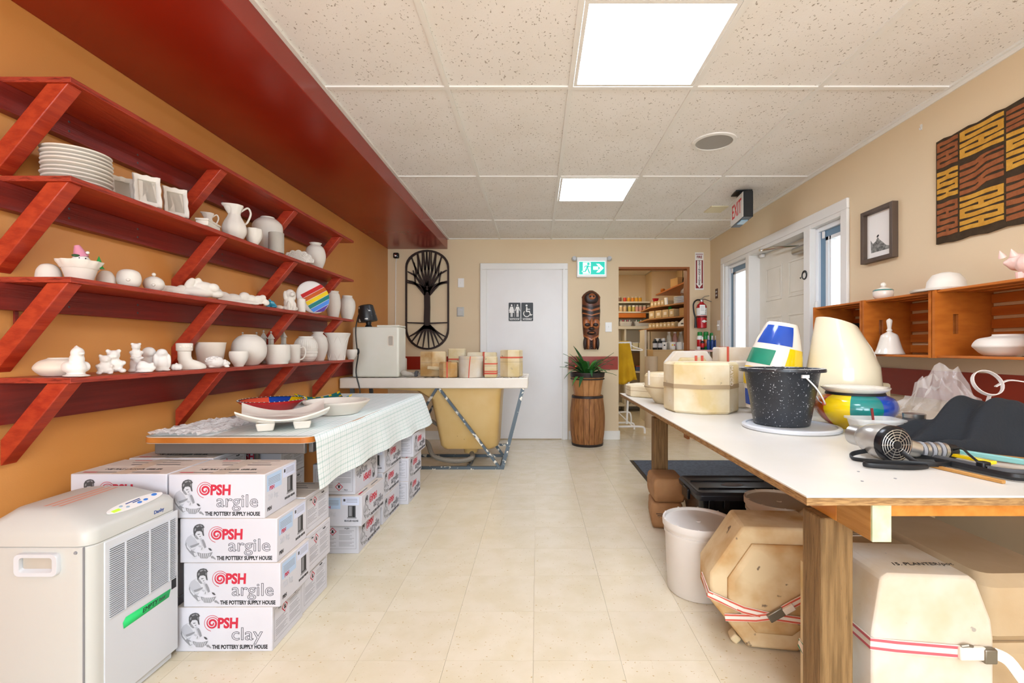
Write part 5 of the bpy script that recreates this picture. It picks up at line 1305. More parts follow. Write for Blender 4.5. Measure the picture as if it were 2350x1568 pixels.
for k in range(ns):
    a0, a1 = 2*PI*k/ns+.01, 2*PI*(k+1)/ns-.01
    rings = [[(r*math.cos(a0), r*math.sin(a0), z), (r*math.cos(a1), r*math.sin(a1), z), ((r-.014)*math.cos(a1), (r-.014)*math.sin(a1), z), ((r-.014)*math.cos(a0), (r-.014)*math.sin(a0), z)] for r, z in ((r0, 0), (r1-.004, Hp*.86))]
    G().loft(rings).build('stave', m_halfb, t)
G().lathe([(r1-.012, Hp*.8), (r1, Hp*.8), (r1+.006, Hp*.97), (r1+.002, Hp), (r1-.012, Hp*.97)], 40, ring=True).build('rim', m_hoop, t)
G().lathe([(r1*.99-.002, Hp*.7), (r1+.001, Hp*.7), (r1+.004, Hp*.75), (r1-.01, Hp*.75)], 40, ring=True).build('hoop', m_hoop, t)
G().lathe([(.001, Hp*.82), (r1-.02, Hp*.82), (r1-.02, Hp*.84), (.001, Hp*.86)], 24).build('soil', mat('potting soil', '2e2118', .9, bump=.5, bs=60), t)
pz = Hb+Hp*.85
t = thing('strap_leaf_plant', 'green strap-leaved houseplant growing in the barrel planter', 'plant', (bx, by, pz))
def leaf(az, ln, up, droop, wd, m, x0=.02):
    d = Vector((math.cos(az), math.sin(az), 0)); pts = []
    n = 9; g = G(); rings = []
    for i in range(n+1):
        f = i/n; p = d*(x0+ln*(f*.9+.1*f*f)*math.cos(up*(1-.3*f)))+Vector((0, 0, ln*math.sin(up)*f-droop*f*f*f))
        w_ = wd*(.55+.9*f)*(1-f**3)+.002; sd = Vector((-d.y, d.x, 0))
        rings.append([p-sd*w_+Vector((0, 0, .008*(1-f))), p-sd*w_*.02-Vector((0, 0, .003)), p+sd*w_+Vector((0, 0, .008*(1-f))), p+Vector((0, 0, .002))])
    g.loft(rings); g.build('leaf', m, t)
rp = random.Random(21)
for k in range(30):
    az = 2*PI*k/30*7+rp.uniform(-.2, .2); leaf(az, rp.uniform(.24, .36), rp.uniform(.3, 1.15), rp.uniform(.04, .2), rp.uniform(.02, .03), m_leaf if k % 3 else m_leafd)
for az, ln, up in ((3.4, .29, 1.2), (-.5, .36, .9), (2.6, .3, .6), (.1, .33, .7), (-2.2, .3, 1.0), (-1.3, .26, .8)): leaf(az, ln, up, .02, .02, m_leaf)
leaf(2.4, .34, 1.45, 0, .03, m_leafd)
G().ball((-.14, -.12, .11), (.012, .01, .01)).build('flower', m_org, t)
# fire extinguisher sign, extinguisher, notices
a, b_ = pw(1595, 665.5), pw(1614.5, 579.5); w_, h_ = b_.x-a.x, b_.z-a.z
t = thing('extinguisher_sign', 'tall red and white fire extinguisher arrow sign in the corner', 'sign', ((a.x+b_.x)/2, YB, (a.z+b_.z)/2))
G().box((0, -.0015, 0), (w_, .003, h_)).build('panel', m_paper, t)
g = G().rect(-w_*.42, w_*.42, -h_*.46, h_*.46, -.0033); g.build('red_field', m_signr, t)
g = G().rect(-w_*.26, w_*.26, -h_*.34, h_*.28, -.0036).poly([(-w_*.4, -h_*.33), (0, -h_*.455), (w_*.4, -h_*.33)], -.0037).rect(-w_*.42, w_*.42, h_*.29, h_*.445, -.0036); g.build('white_arrow', m_paper, t)
put('lettering', text_mesh('FIRE', .042, m_signr, bold=.0014, sx=.85), t, (0, -.0042, h_*.372), FRONT)
for k, c in enumerate('EXTINGUISHER'): put('letter', text_mesh(c, .031, m_prk, bold=.0008), t, (0, -.0042, h_*.255-k*h_*.0555), FRONT)
a = pw(1610, 754, 5.50); b_ = pw(1610, 683, 5.5)
t = thing('fire_extinguisher', 'red fire extinguisher with inspection tag hung in the corner', 'fire extinguisher', (a.x, 5.50, a.z))
eh = 59*5.5/F; R = .058
G().lathe([(.04, 0), (R, .006), (R, eh*.82), (R*.85, eh*.92), (R*.4, eh*.99), (R*.38, eh*1.03)], 28).build('cylinder', m_extr, t, smooth=45)
G().lathe([(R+.001, eh*.49), (R+.0014, eh*.5), (R+.0014, eh*.78), (R+.001, eh*.79)], 28, mf=lambda u, i: 0).build('label_wrap', m_paper, t)
for k in range(5):
    G().box((0.0, -R-.002, eh*(.52+.04*k)), (.06-.008*(k % 2), .001, .004)).build('label_line', m_prk, t)
G().poly([(-.022, .08), (.01, .062), (.045, .08), (.01, .098)], -R-.001).build('emblem', m_paper, t, solid=-.0005)
G().lathe([(R+.002, eh*.42), (R+.004, eh*.425), (R+.004, eh*.455), (R+.002, eh*.46)], 28).build('bracket_strap', m_black, t)
G().lathe([(.02, eh*1.02), (.024, eh*1.05), (.02, eh*1.13), (.012, eh*1.16)], 14).build('valve', m_steel, t)
G().tube([(0, 0, eh*1.14), (.04, -.02, eh*1.12), (.105, -.03, eh*1.03)], .009, 6, flat=(.6, 1.2)).build('lower_lever', m_steel, t)
G().tube([(-.0, 0, eh*1.15), (.03, -.02, eh*1.24), (.08, -.03, eh*1.26)], .008, 6, flat=(.6, 1.2)).build('upper_lever', m_steel, t)
G().tube(spline([(-.01, 0, eh*1.1), (-.06, -.01, eh*1.1), (-.1, -.02, eh*.95), (-.1, -.03, eh*.65), (-.085, -.04, eh*.4)], 5), .009, 8).build('hose', m_black, t)
G().tube([(-.085, -.04, eh*.42), (-.082, -.042, eh*.0+.005)], [.011, .016], 10).build('nozzle', m_black, t)
G().box((-.012, -R-.006, eh*.72), (.062, .0015, eh*.36)).build('inspection_tag', m_paper, t)
for k in range(4): G().box((-.012, -R-.0073, eh*(.83-.05*k)), (.04, .0008, .003)).build('tag_line', m_prm, t)
t = thing('corner_notice', 'small narrow dark notice strip on the beige wall near the corner', 'notice', (XR, 5.40, 1.09+(798-674)*5.40/F))
G().box((-.002, 0, 0), (.004, .07, .11)).build('panel', mat('dark brown notice', '4a2a1c', .5), t)
G().box((-.0045, 0, -.02), (.001, .04, .02)).build('print_line', m_prl, t)
G().box((-.0045, 0, .02), (.001, .045, .015)).build('print_line', m_prl, t)
t = thing('double_switch', 'white double switch plate on the right wall beside the entry casing', 'switch', (XR, 5.33, 1.09+(798-747)*5.33/F))
G().box((-.004, 0, 0), (.008, .075, .115)).build('wall_plate', m_white, t, bevel=.003)
for s in (-1, 1): G().box((-.012, s*.016, .0), (.014, .008, .018), rot=(0, .4, 0)).build('toggle', m_white, t, bevel=.002)
# bottles on a narrow ledge in the corner
lz = 1.09-(803-798)*5.48/F
t = thing('corner_ledge', 'narrow pinkish ledge shelf under the cleaning bottles in the corner', 'shelf', (1.93, 5.5, lz))
G().box((0, 0, -.012), (.24, .19, .024)).build('board', mat('pinkish board', 'd9b0a8', .6), t, bevel=.002)
for s in (-1, 1): G().box((s*.09, .06, -.075), (.02, .06, .1), top=1.0).build('bracket', m_white, t, bevel=.002)
def bottle(lab, px, Y, r, h, mb, mc, capr=.5, name='bottle', base=None, body_f=.7, stripe=None, group=None):
    b0 = lz if base is None else base
    t = thing(name, lab, 'bottle', ((px-VX)*Y/F, Y, b0), 0, group)
    G().lathe([(r*.9, 0), (r, .004), (r, h*body_f*.85), (r*.9, h*body_f*.93), (r*capr, h*body_f)], 16).build('body', mb, t, smooth=45)
    G().lathe([(r*capr*1.05, h*body_f), (r*capr*1.1, h*body_f+.002), (r*capr, h*.98), (r*capr*.6, h), (.001, h)], 16).build('cap', mc, t, smooth=45)
    if stripe: G().lathe([(r+.0005, h*.18), (r+.001, h*.19), (r+.001, h*body_f*.7), (r+.0005, h*body_f*.72)], 16).build('label_wrap', stripe, t)
    return t
CGB = 'cleaning bottles on the corner ledge'
bottle('spray can with green cap and clear wrap, leftmost on the corner ledge', 1606, 5.50, .032, .21, m_white, m_green, .8, 'spray_can', stripe=m_extr, body_f=.78)
bottle('spray can with green cap and orange label on the corner ledge', 1620, 5.51, .032, .212, m_green, m_green, .8, 'spray_can', stripe=m_org, body_f=.78)
bottle('spray can with green cap at the back right of the corner ledge', 1634, 5.54, .03, .20, m_green, m_green, .8, 'spray_can', body_f=.78)
bottle('small dark bottle with white cap in front on the corner ledge', 1612, 5.435, .022, .15, m_black, m_white, .4, stripe=m_extr)
for k, px in enumerate((1626, 1634.5, 1643)):
    bottle('clear-capped blue bottle, %s of three on the corner ledge' % ('leftmost', 'middle', 'rightmost')[k], px, 5.44, .019, .165, m_bluebt, m_prl, .55, group='blue bottles on the corner ledge')
# ---------------------------------------------------------------- store room behind the doorway
SYB = 8.40
struct(G().b2(.6, 2.6, SYB, SYB+.1, 0, 2.45).build('wall_store_back', m_beige))
struct(G().b2(2.35, 2.45, YB+.12, SYB, 0, 2.45).build('wall_store_right', m_beige))
struct(G().b2(.6, .7, YB+.12, SYB, 0, 2.45).build('wall_store_left', m_beige))
struct(G().b2(1.93, 2.35, 7.95, SYB, 0, 2.38).build('wall_store_chase', m_beige))
sc_ = struct(G().b2(.6, 2.45, YB+.12, SYB, 2.40, 2.45).build('ceiling_store', m_grid))
for i in range(3):
    for j in range(3):
        x, y = .7+.61*(i+.5), 5.74+.9*(j+.5)
        if (i, j) == (0, 1): continue
        piece('ceils', .55 if i == 2 else .61, .9, .014, m_ctile, .02, 2.39, x-(.03 if i == 2 else 0), y, 'ceiling_tile', sc_)
t = thing('ceiling_light', 'unseen ceiling panel light added to light the store room, hidden above the doorway', 'light', (1.005, 7.09, 2.38))  # unseen fixture added to light the store room
G().box((0, 0, .012), (.6, .88, .016)).build('frame', m_grid, t)
G().box((0, 0, .001), (.54, .6, .004)).build('diffuser', mat('warm lit panel', 'fff0d2', .5, emit=9), t)
# back shelving
fx0, fx1, fy = .85, 1.915, 8.0
m_shw = mat('store shelf white', 'e4dccb', .5, c2='dcd2bd', ns=4)
t = thing('store_shelving', 'white shelving unit at the back of the store room', 'shelving', (1.38, 8.2, 0))
for z, h in ((.12, .03), (.69, .03), (1.068, .03), (1.455, .05), (1.704, .025), (1.874, .025)):
    G().b2(fx0-1.38, fx1-1.38, -.2, .195, z-h, z).build('shelf_board', m_shw, t, bevel=.002)
for x in (fx0+.01, 1.50, fx1-.015):
    G().b2(x-.015-1.38, x+.015-1.38, -.18, .18, 0, 1.405).build('upright', m_shw, t)
STS = t
def bk(px, py, Y=8.05): return P(px, py, Y)
jarm = {'r': 'd8452c', 'y': 'e6a51e', 'o': 'e08a22', 'c': 'd9b88a', 'g': 'c9b45a', 'p': 'd59a8a', 'n': '7a5a48'}
jm = {k: mat('jar glaze '+k, v, .35) for k, v in jarm.items()}
m_lid = mat('jar lid', 'cfc6b2', .35)
def jar(lab, px, z, r, h, m, Y=8.06, group=None, lid=m_lid):
    t = thing('jar', lab, 'jar', ((px-VX)*Y/F, Y, z+.0005), 0, group)
    G().lathe([(r*.9, 0), (r, .006), (r, h*.72), (r*.8, h*.82)], 14).build('body', m, t, smooth=45)
    G().lathe([(r*.86, h*.8), (r*.88, h*.82), (r*.88, h*.98), (r*.8, h), (.001, h)], 14).build('lid', lid, t)
for px, c, l in ((1422.5, 'n', 'dim grey jar at the doorway edge of the top store shelf'), (1434, 'r', 'red paint jar on the top store shelf'), (1443, 'y', 'yellow paint jar beside the red jar on the top store shelf'), (1452, 'o', 'middle orange-yellow paint jar on the top store shelf'), (1460.5, 'y', 'yellow paint jar, second from right on the top store shelf'), (1469, 'y', 'rightmost yellow paint jar on the top store shelf')):
    jar(l, px, 1.874, .028, .085, jm[c], group='paint jars on the top store shelf')
for k, (px, c) in enumerate(((1425, 'c'), (1434, 'c'), (1445, 'g'), (1454, 'g'), (1462, 'p'), (1470, 'p'), (1479, 'p'), (1488, 'n'))):
    jar('pale glaze jar, number %s from the left on the second store shelf' % ('one', 'two', 'three', 'four', 'five', 'six', 'seven', 'eight')[k], px, 1.704, .03, .105, jm[c], group='glaze jars on the second store shelf', lid=m_white if k in (0, 3) else m_lid)
G().b2(-.3, .47, -.19, .1, 1.60, 1.678).build('orange_drawer', mat('orange drawer', 'd2741c', .5), STS, bevel=.004)
for px0, px1, mm, nm in ((1420, 1449, mat('pink cap', 'd8567a', .4), 'pink'), (1454, 1491, mat('green cap', '3f9a58', .4), 'green')):
    x0, x1 = (px0-VX)*8.08/F, (px1-VX)*8.08/F
    t = thing('basket', 'clear plastic basket of %s-capped bottles on the store counter' % nm, 'basket', ((x0+x1)/2, 8.08, 1.456))
    w_ = x1-x0
    g = G().loft([[(x, y, 0) for x, y in rrect(w_*.86, .14, .01, 2)], [(x, y, .075) for x, y in rrect(w_, .17, .01, 2)], [(x, y, .075) for x, y in rrect(w_*.96, .16, .01, 2)], [(x, y, .006) for x, y in rrect(w_*.84, .13, .01, 2)]]); g.build('tub', m_clear, t)
    n = 6 if nm == 'green' else 5
    for k in range(n):
        b = thing('bottle', 'small %s-capped bottle, %s from the left in its basket' % (nm, ('first', 'second', 'third', 'fourth', 'fifth', 'sixth')[k]), 'bottle', ((x0+x1)/2-w_*.34+w_*.68*k/(n-1), 8.06, 1.4635), 0, nm+' capped bottles')
        G().lathe([(.014, 0), (.015, .06), (.008, .075)], 10).build('body', m_bisq2 if nm == 'pink' else m_prl, b)
        G().lathe([(.009, .075), (.009, .098), (.001, .1)], 10).build('cap', mm if k % 2 else m_white, b)
p = bk(1482, 800)
bottle('brown syrup-like bottle with white cap on the lower store shelf', 1479.5, 8.06, .03, .2, mat('brown bottle', '6e2f1c', .25), m_white, .4, base=1.0685, body_f=.78)
for k, (px, w_) in enumerate(((1457, .09), (1470, .07))):
    t = thing('glass_box', 'clear box of small bottles, %s of two beside the brown bottle' % ('left', 'right')[k], 'container', ((px-VX)*8.06/F, 8.06, 1.0685)); G().box((0, 0, .05), (w_, .1, .1)).build('box', mat('cream clear box %d' % k, 'e9dfb8', .3), t, bevel=.006); G().box((0, 0, .105), (w_*1.03, .104, .01)).build('lid', m_white, t)
for k, (px, z, w_, h, c, l) in enumerate(((1469, .6905, .16, .075, '5a6a92', 'blue and red packet low on the store shelving'), (1446, .6905, .12, .1, '6b4a3a', 'dark carton low on the store shelving'), (1466, .12, .2, .16, '55503f', 'dark crate on the bottom store shelf'))):
    t = thing('packet', l, 'box', ((px-VX)*8.06/F, 8.08, z+.0005)); G().box((0, 0, h/2), (w_, .14, h)).build('body', mat('packet %d' % k, c, .5), t, bevel=.004); G().box((0, 0, h+.004), (w_*1.02, .145, .008)).build('lid', jm['r'] if k == 0 else m_kraft, t)
G().b2(-.08, .5, .17, .19, .72, 1.0).build('back_board', m_kraft, STS)
# right-hand shelves, slightly splayed towards the doorway
A, B = Vector((1.66, 6.95)), Vector((1.955, 6.17)); D = (B-A)
t = thing('bin_shelving', 'stepped wooden shelving with parts bins along the store room wall', 'shelving', (2.1, 6.6, 0))
def wedge(z, h, m, a=A, b=B):
    g = G(); pl_ = [(a.x, a.y), (b.x, b.y), (2.345, b.y), (2.345, 7.75), (a.x+.04, 7.75)]
    g.loft([[(x-2.1, y-6.6, z-h) for x, y in pl_], [(x-2.1, y-6.6, z) for x, y in pl_]]); return g.build('shelf_board', m, t)
m_shelfw = mat('brown shelf board', 'b07c48', .6, c2='9c6a3a', ns=6)
wedge(1.69, .02, m_shelfw); wedge(1.515, .02, m_shelfw, A+Vector((-.03, 0))); wedge(1.375, .02, m_shelfw, A+Vector((-.03, 0)))
G().b2(1.95-2.1, 2.345-2.1, 6.17-6.6, 7.75-6.6, 1.945, 1.965).build('shelf_board', m_wood, t)
G().b2(1.59-2.1, 1.62-2.1, 6.98-6.6, 7.3-6.6, 0, 1.355).build('upright', m_shw, t)
G().b2(2.3-2.1, 2.345-2.1, 7.5-6.6, 7.55-6.6, 0, 1.945).build('upright', m_shw, t)
G().b2(2.3-2.1, 2.345-2.1, 6.2-6.6, 6.25-6.6, 0, 1.945).build('upright', m_shw, t)
ang = math.atan2(D.y, D.x)
def bin_(lab, s, z, w_, h, m, off=.0, dp=.2, a=A, name='parts_bin', items=True):
    p = a+(B-a)*s; nrm = Vector((-D.y, D.x)).normalized()
    if nrm.x < 0: nrm = -nrm
    c = p+nrm*(dp/2+.005+off)
    tt = thing(name, lab, 'bin', (c.x, c.y, z+.0005), ang, 'parts bins in the store room')
    g = G().box((0, 0, .003), (w_, dp, .006)).box((-w_/2+.003, 0, h/2), (.005, dp, h)).box((w_/2-.003, 0, h/2), (.005, dp, h)).box((0, dp/2-.003, h/2), (w_, .005, h)).box((0, -dp/2+.003, h/2), (w_, .005, h))
    g.build('tray', m, tt); G().box((0, -dp/2-.0005, h*.5), (w_*.5, .001, h*.4)).build('bin_label', m_bisq2, tt)
    if items:
        for k in range(3): G().ball((-w_*.28+w_*.28*k, -.04, h*.9), (w_*.14, w_*.2, h*.28), 0, 8, 6).build('contents', m_bisq2 if k % 2 else m_kraft, tt)
# the frontage faces the doorway: rotate so that local -Y points to it
ang = math.atan2(D.y, D.x)
# local -Y after rotation by ang points along (sin ang, -cos ang)
n_ = 5
nums = ('first', 'second', 'third', 'fourth', 'fifth', 'sixth', 'seventh')
for k in range(7): bin_('tan parts bin, %s from the far end on the lowest bin shelf' % nums[k], .06+.1*k, 1.375, .075, .065, m_bin, a=A+Vector((-.03, 0)))
for k, (s, w_) in enumerate(((.1, .13), (.29, .14), (.47, .13), (.63, .1))): bin_('tan carton bin, %s from the far end on the middle bin shelf' % nums[k], s, 1.515, w_, .105, m_bin, a=A+Vector((-.03, 0)), items=False)
for k in range(4): bin_('small tan bin, %s from the far end under the top board' % nums[k], .06+.1*k, 1.69, .07, .07, m_bin)
def onsh(s, off, z): 
    p = A+D*s; nrm = Vector((-D.y, D.x)).normalized(); nrm = nrm if nrm.x > 0 else -nrm
    c = p+nrm*off; return (c.x, c.y, z+.0005)
tag(G().box((0, 0, .055), (.2, .16, .11)).build('carton', m_kraft, None, onsh(.86, .13, 1.515), (0, 0, ang), bevel=.002), 'large plain brown carton at the near end of the middle bin shelf', 'carton')
t = thing('file_box', 'white cut-corner file box at the near end of the lowest bin shelf', 'box', onsh(.86, .12, 1.375), ang)
G().loft([[(-.1, -.09, 0), (.1, -.09, 0), (.1, -.09, .11), (.02, -.09, .11), (-.1, -.09, .04)], [(-.1, .09, 0), (.1, .09, 0), (.1, .09, .11), (.02, .09, .11), (-.1, .09, .04)]]).build('body', m_white, t)
G().box((-.01, -.091, .035), (.05, .002, .02)).build('label', m_prg, t)
lidm = G().lathe([(.001, 0), (.11, 0), (.12, .006), (.12, .018), (.112, .02), (.001, .016)], 30).mesh('pail_lid', m_dehu2)
for k in range(5):
    tag(put('pail_lid', lidm, None, (onsh(.66, .16, 0)[0], onsh(.66, .16, 0)[1], 1.6905+k*.0205)), 'white pail lid, %s of the lid stack in the store room' % ('bottom', 'second from bottom', 'middle', 'second from top', 'top')[k], 'lid', 'pail lids in the store room')
tag(G().box((0, 0, .05), (.05, .02, .1)).build('white_card', m_paper, None, onsh(.45, .02, 1.69), (.1, 0, ang)), 'upright white card beside the lid stack', 'card')
tag(G().lathe([(.03, 0), (.045, .05), (.047, .055), (.04, .05), (.028, .01)], 20).build('red_funnel', m_extr, None, onsh(.02, .09, 1.76)), 'small red tub at the far end under the top board', 'tub')
t = thing('tape_roll', 'green ring of tape standing on the middle bin shelf', 'tape', onsh(.42, .1, 1.62))
G().lathe([(.015, -.016), (.023, -.016), (.023, .016), (.015, .016)], 28, ring=True, M=Matrix.Rotation(PI/2, 3, 'Y') @ Matrix.Rotation(.6, 3, 'X'), c=(0, 0, .024)).build('roll', m_green, t)
m_wire = mat('dark wire', '2c2824', .5, metal=.5)
t = thing('brown_box', 'open brown carton on the top board of the store room', 'carton', (2.08, 6.85, 1.9655), .2)
g = G().box((0, 0, .065), (.2, .22, .13)); g.build('body', m_kraft, t, bevel=.002); G().box((.0, .0, .131), (.18, .2, .004)).build('contents', m_prk, t)
t = thing('wire_rack', 'tall black wire rack on the top board of the store room', 'rack', (2.05, 6.35, 1.966))
g = G()
for a_, b_ in (((-.06, -.1, 0), (-.05, -.1, .3)), ((-.06, .1, 0), (-.05, .1, .3)), ((.1, -.1, 0), (.1, -.1, .3)), ((.1, .1, 0), (.1, .1, .3)), ((-.05, -.1, .3), (-.05, .1, .3)), ((.1, -.1, .3), (.1, .1, .3)), ((-.05, -.1, .3), (.1, -.1, .3)), ((-.06, -.1, .005), (-.06, .1, .005)), ((-.06, -.1, .02), (-.05, .1, .28)), ((-.06, .1, .02), (-.05, -.1, .28)), ((.1, -.1, .005), (.1, .1, .005)), ((-.06, -.1, .005), (.1, -.1, .005))):
    g.tube([a_, b_], .004, 5)
g.build('wire_frame', m_wire, t)
film('shelf_film', 'crumpled clear plastic hanging off the store room top board', 'plastic wrap', 1.94, 2.05, 6.18, 6.42, 1.81, .1, 8, m_film, 9)
tag(G().lathe([(.03, 0), (.042, .03), (.03, .06), (.001, .065)], 16).build('gourd_pot', m_wood, None, (2.0, 7.5, 1.9655)), 'small round brown pot at the far end of the top board', 'pot')
# tan cupboard with tubs and jugs
t = thing('tan_cupboard', 'plain tan cupboard under the bin shelves in the store room', 'cabinet', (1.98, 6.9, 0))
G().box((0, 0, .53), (.7, .52, 1.06)).build('body', mat('tan laminate', 'c8aa7c', .6, c2='bf9f70', ns=3), t, bevel=.004)
G().box((-.17, -.262, .53), (.33, .006, 1.0)).build('door', mat('tan laminate door', 'c9ab7e', .6), t); G().box((.17, -.262, .53), (.33, .006, 1.0)).build('door', MATS['tan laminate door'], t)
cz = 1.0605
def cup(px, Y): return ((px-VX)*Y/F, Y, cz)
for k, px in enumerate((1503, 1514.5)):
    tt = thing('spray_can', 'black spray can, %s of two on the tan cupboard' % ('left', 'right')[k], 'spray can', cup(px, 6.72), 0, 'black spray cans on the cupboard')
    G().lathe([(.03, 0), (.032, .004), (.032, .11), (.02, .13)], 16).build('body', m_prk, tt); G().lathe([(.018, .13), (.018, .15), (.001, .155)], 12).build('cap', m_prg, tt); G().lathe([(.0325, .03), (.0328, .032), (.0328, .09), (.0325, .092)], 16).build('label_wrap', m_prl, tt)
for k, (px, r, h, l) in enumerate(((1525, .036, .105, 'small white tub beside the spray cans'), (1543, .046, .11, 'white tub with yellow and red label on the tan cupboard'), (1559, .046, .108, 'plain white tub, second from right on the tan cupboard'), (1573, .04, .1, 'white tub at the doorway edge on the tan cupboard'))):
    tt = thing('white_tub', l, 'tub', cup(px, 6.71), 0, 'white tubs on the cupboard'); G().lathe([(r*.92, 0), (r, h*.9), (r*1.06, h*.9), (r*1.06, h), (.001, h)], 20).build('body', m_white, tt, smooth=45)
    if k < 2: G().box((-.01, -r*.99, h*.6), (.02, .008, .02)).build('label', m_yel if k else m_prk, tt); 
    if k == 1: G().box((.018, -r*.95, h*.6), (.02, .008, .02)).build('label', m_extr, tt)
m_jug = mat('milky jug plastic', 'e3dcc9', .35); m_jugp = mat('pink jug plastic', 'd9a596', .35)
for k, px in enumerate((1535, 1549, 1562)):
    tt = thing('gallon_jug', 'milky plastic jug with handle, %s behind the tubs' % ('left', 'pink one', 'right')[k], 'jug', cup(px, 6.9), .3, 'jugs behind the tubs'); mm = m_jugp if k == 1 else m_jug
    G().lathe([(.038, 0), (.042, .01), (.042, .13), (.034, .18), (.02, .22), (.02, .24)], 16, rf=None).build('body', mm, tt, smooth=45); G().lathe([(.022, .24), (.022, .258), (.001, .26)], 12).build('cap', m_white, tt)
    G().tube(spline([(-.02, -.015, .22), (-.04, -.03, .2), (-.045, -.04, .15), (-.03, -.03, .12)], 5), .008, 8).build('handle', mm, tt)
for k, px in enumerate((1509, 1522)):
    tt = thing('white_jar', 'white-lidded jar, %s of two behind the spray cans' % ('left', 'right')[k], 'jar', cup(px, 6.86)); G().lathe([(.034, 0), (.036, .12), (.03, .13)], 16).build('body', m_prm, tt); G().lathe([(.033, .13), (.033, .165), (.001, .166)], 16).build('lid', m_white, tt)
tag(G().lathe([(.085, 0), (.085, .97), (.08, .97), (.08, .9), (.001, .9)], 24).build('cardboard_drum', mat('tan drum', 'cbb79a', .7), None, (1.56, 6.45, 0)), 'tall plain tan cardboard tube in front of the tan cupboard', 'tube')
# drying rack with mustard cloth
t = thing('drying_rack', 'white tubular folding rack in the store doorway', 'rack', (1.17, 6.02, 0))
L0 = Vector((1.17, 6.02, 0))
def tb(pts, nm='tube_frame', r=.013): 
    return G().tube([Vector(p)-L0 for p in pts], r, 8).build(nm, m_white, t)
tb([(1.19, 6.0, 1.16), (1.135, 5.98, .12)], 'pole'); tb([(.98, 6.0, 1.155), (.99, 6.02, .12)], 'pole')
tb([(.98, 6.0, 1.15), (1.19, 6.0, 1.155)], 'top_rail')
tb(spline([(.9, 5.9, .1), (1.05, 5.9, .1), (1.28, 5.9, .1), (1.34, 5.9, .08), (1.345, 5.9, .014)], 5), 'foot_tube')
tb(spline([(.9, 6.2, .1), (1.1, 6.2, .1), (1.22, 6.2, .1), (1.27, 6.2, .08), (1.275, 6.2, .014)], 5), 'foot_tube')
tb([(1.2, 5.9, .1), (1.06, 6.2, .24)], 'strut', .009); tb(spline([(1.1, 6.2, .24), (1.2, 6.2, .24), (1.23, 6.2, .2), (1.235, 6.2, .1)], 5), 'strut', .011); tb([(.99, 5.9, .1), (.99, 6.2, .1)], 'strut', .009); tb([(.99, 6.02, .12), (.97, 6.2, .24), (1.1, 6.2, .24)], 'strut', .009)
def drape():
    g = G(); n, m = 12, 22; rs = random.Random(4); V = []
    for i in range(m+1):
        f = i/m; side = -1 if f < .5 else 1; d = abs(f-.5)*2
        for k in range(n+1):
            u = k/n; wx = 1.04+.13*u; wx += (-.06+.16*u)*d*.9
            z = 1.172-d*(.52+.03*math.sin(5*u)); y = 6.0+side*(.014+.035*d*abs(math.sin(3.3*PI*u+.4)))+.004*rs.random()
            if d < .04: z = 1.1745; y = 6.0+(f-.5)*.5
            V.append((wx, y, z))
    fs = []
    for i in range(m):
        for k in range(n): a = i*(n+1)+k; fs.append((a, a+1, a+n+2, a+n+1))
    g.add(V, fs); return g.build('hanging_cloth', m_yellowc, None, solid=.003, smooth=60)
tag(drape(), 'mustard yellow cloth hung over the white folding rack', 'cloth')
t = thing('hanger', 'white plastic hanger hooked on the folding rack', 'hanger', (1.23, 6.0, 1.09)); G().tube(spline([(-.03, 0, .03), (.0, -.01, .01), (.09, -.02, -.02), (.1, -.02, -.035), (.02, -.01, -.035), (-.05, 0, -.03)], 5), .006, 6).build('bar', m_white, t)
t = thing('grey_bag', 'crumpled grey bag beside the yellow cloth', 'bag', (1.0, 6.1, 1.02)); G().ball((.06, 0, .09), (.06, .05, .07)).ball((.05, .02, .03), (.05, .04, .05)).build('bag_body', mat('grey bag film', 'b9b4b0', .4, bump=.8, bs=40), t)
# ---------------------------------------------------------------- work table on the right
WZ = .742; WX0, WX1, WY0, WY1 = .632, 1.855, 1.105, 3.60
t = thing('work_table', 'large white-topped work table on rough lumber legs at the right', 'table', (1.24, 2.35, 0))
def wb(x0, x1, y0, y1, z0, z1): return G().b2(x0-1.24, x1-1.24, y0-2.35, y1-2.35, z0, z1)
wb(WX0, WX1, WY0, WY1, WZ-.005, WZ).build('melamine_top', m_topw, t, bevel=.001)
wb(WX0+.006, WX1-.004, WY0+.01, WY1-.004, WZ-.026, WZ-.005).build('plywood_core', m_plyb, t)
for x in (.80, 1.68):
    wb(x, x+.046, 1.26, WY1-.05, WZ-.117, WZ-.026).build('beam', m_orangew, t, bevel=.002)
    wb(x, x+.046, 1.13, 1.26, WZ-.117, WZ-.026).build('beam_tip', m_pine, t, bevel=.002)
    wb(x+.0005, x+.0455, 1.125, 1.1305, WZ-.1165, WZ-.0265).build('beam_end_grain', m_endg, t)
for y in (1.14, 2.3, 3.4): wb(.846, 1.68, y, y+.04, WZ-.06, WZ-.026).build('cross_batten', m_orangew, t)
for y in (1.283, 3.10):
    for x in (.772, 1.66): wb(x, x+.089, y, y+.089, 0, WZ-.117).build('leg', m_oldpost, t, bevel=.004)
scr = G().ball((0, 0, 0), (.004, .004, .0012), 0, 10, 4).mesh('screw_head', m_prm)
for x, y in ((.845, 1.225), (.95, 1.25), (.9, 1.32)): put('screw_head', scr, t, (x-1.24, y-2.35, WZ+.0006))
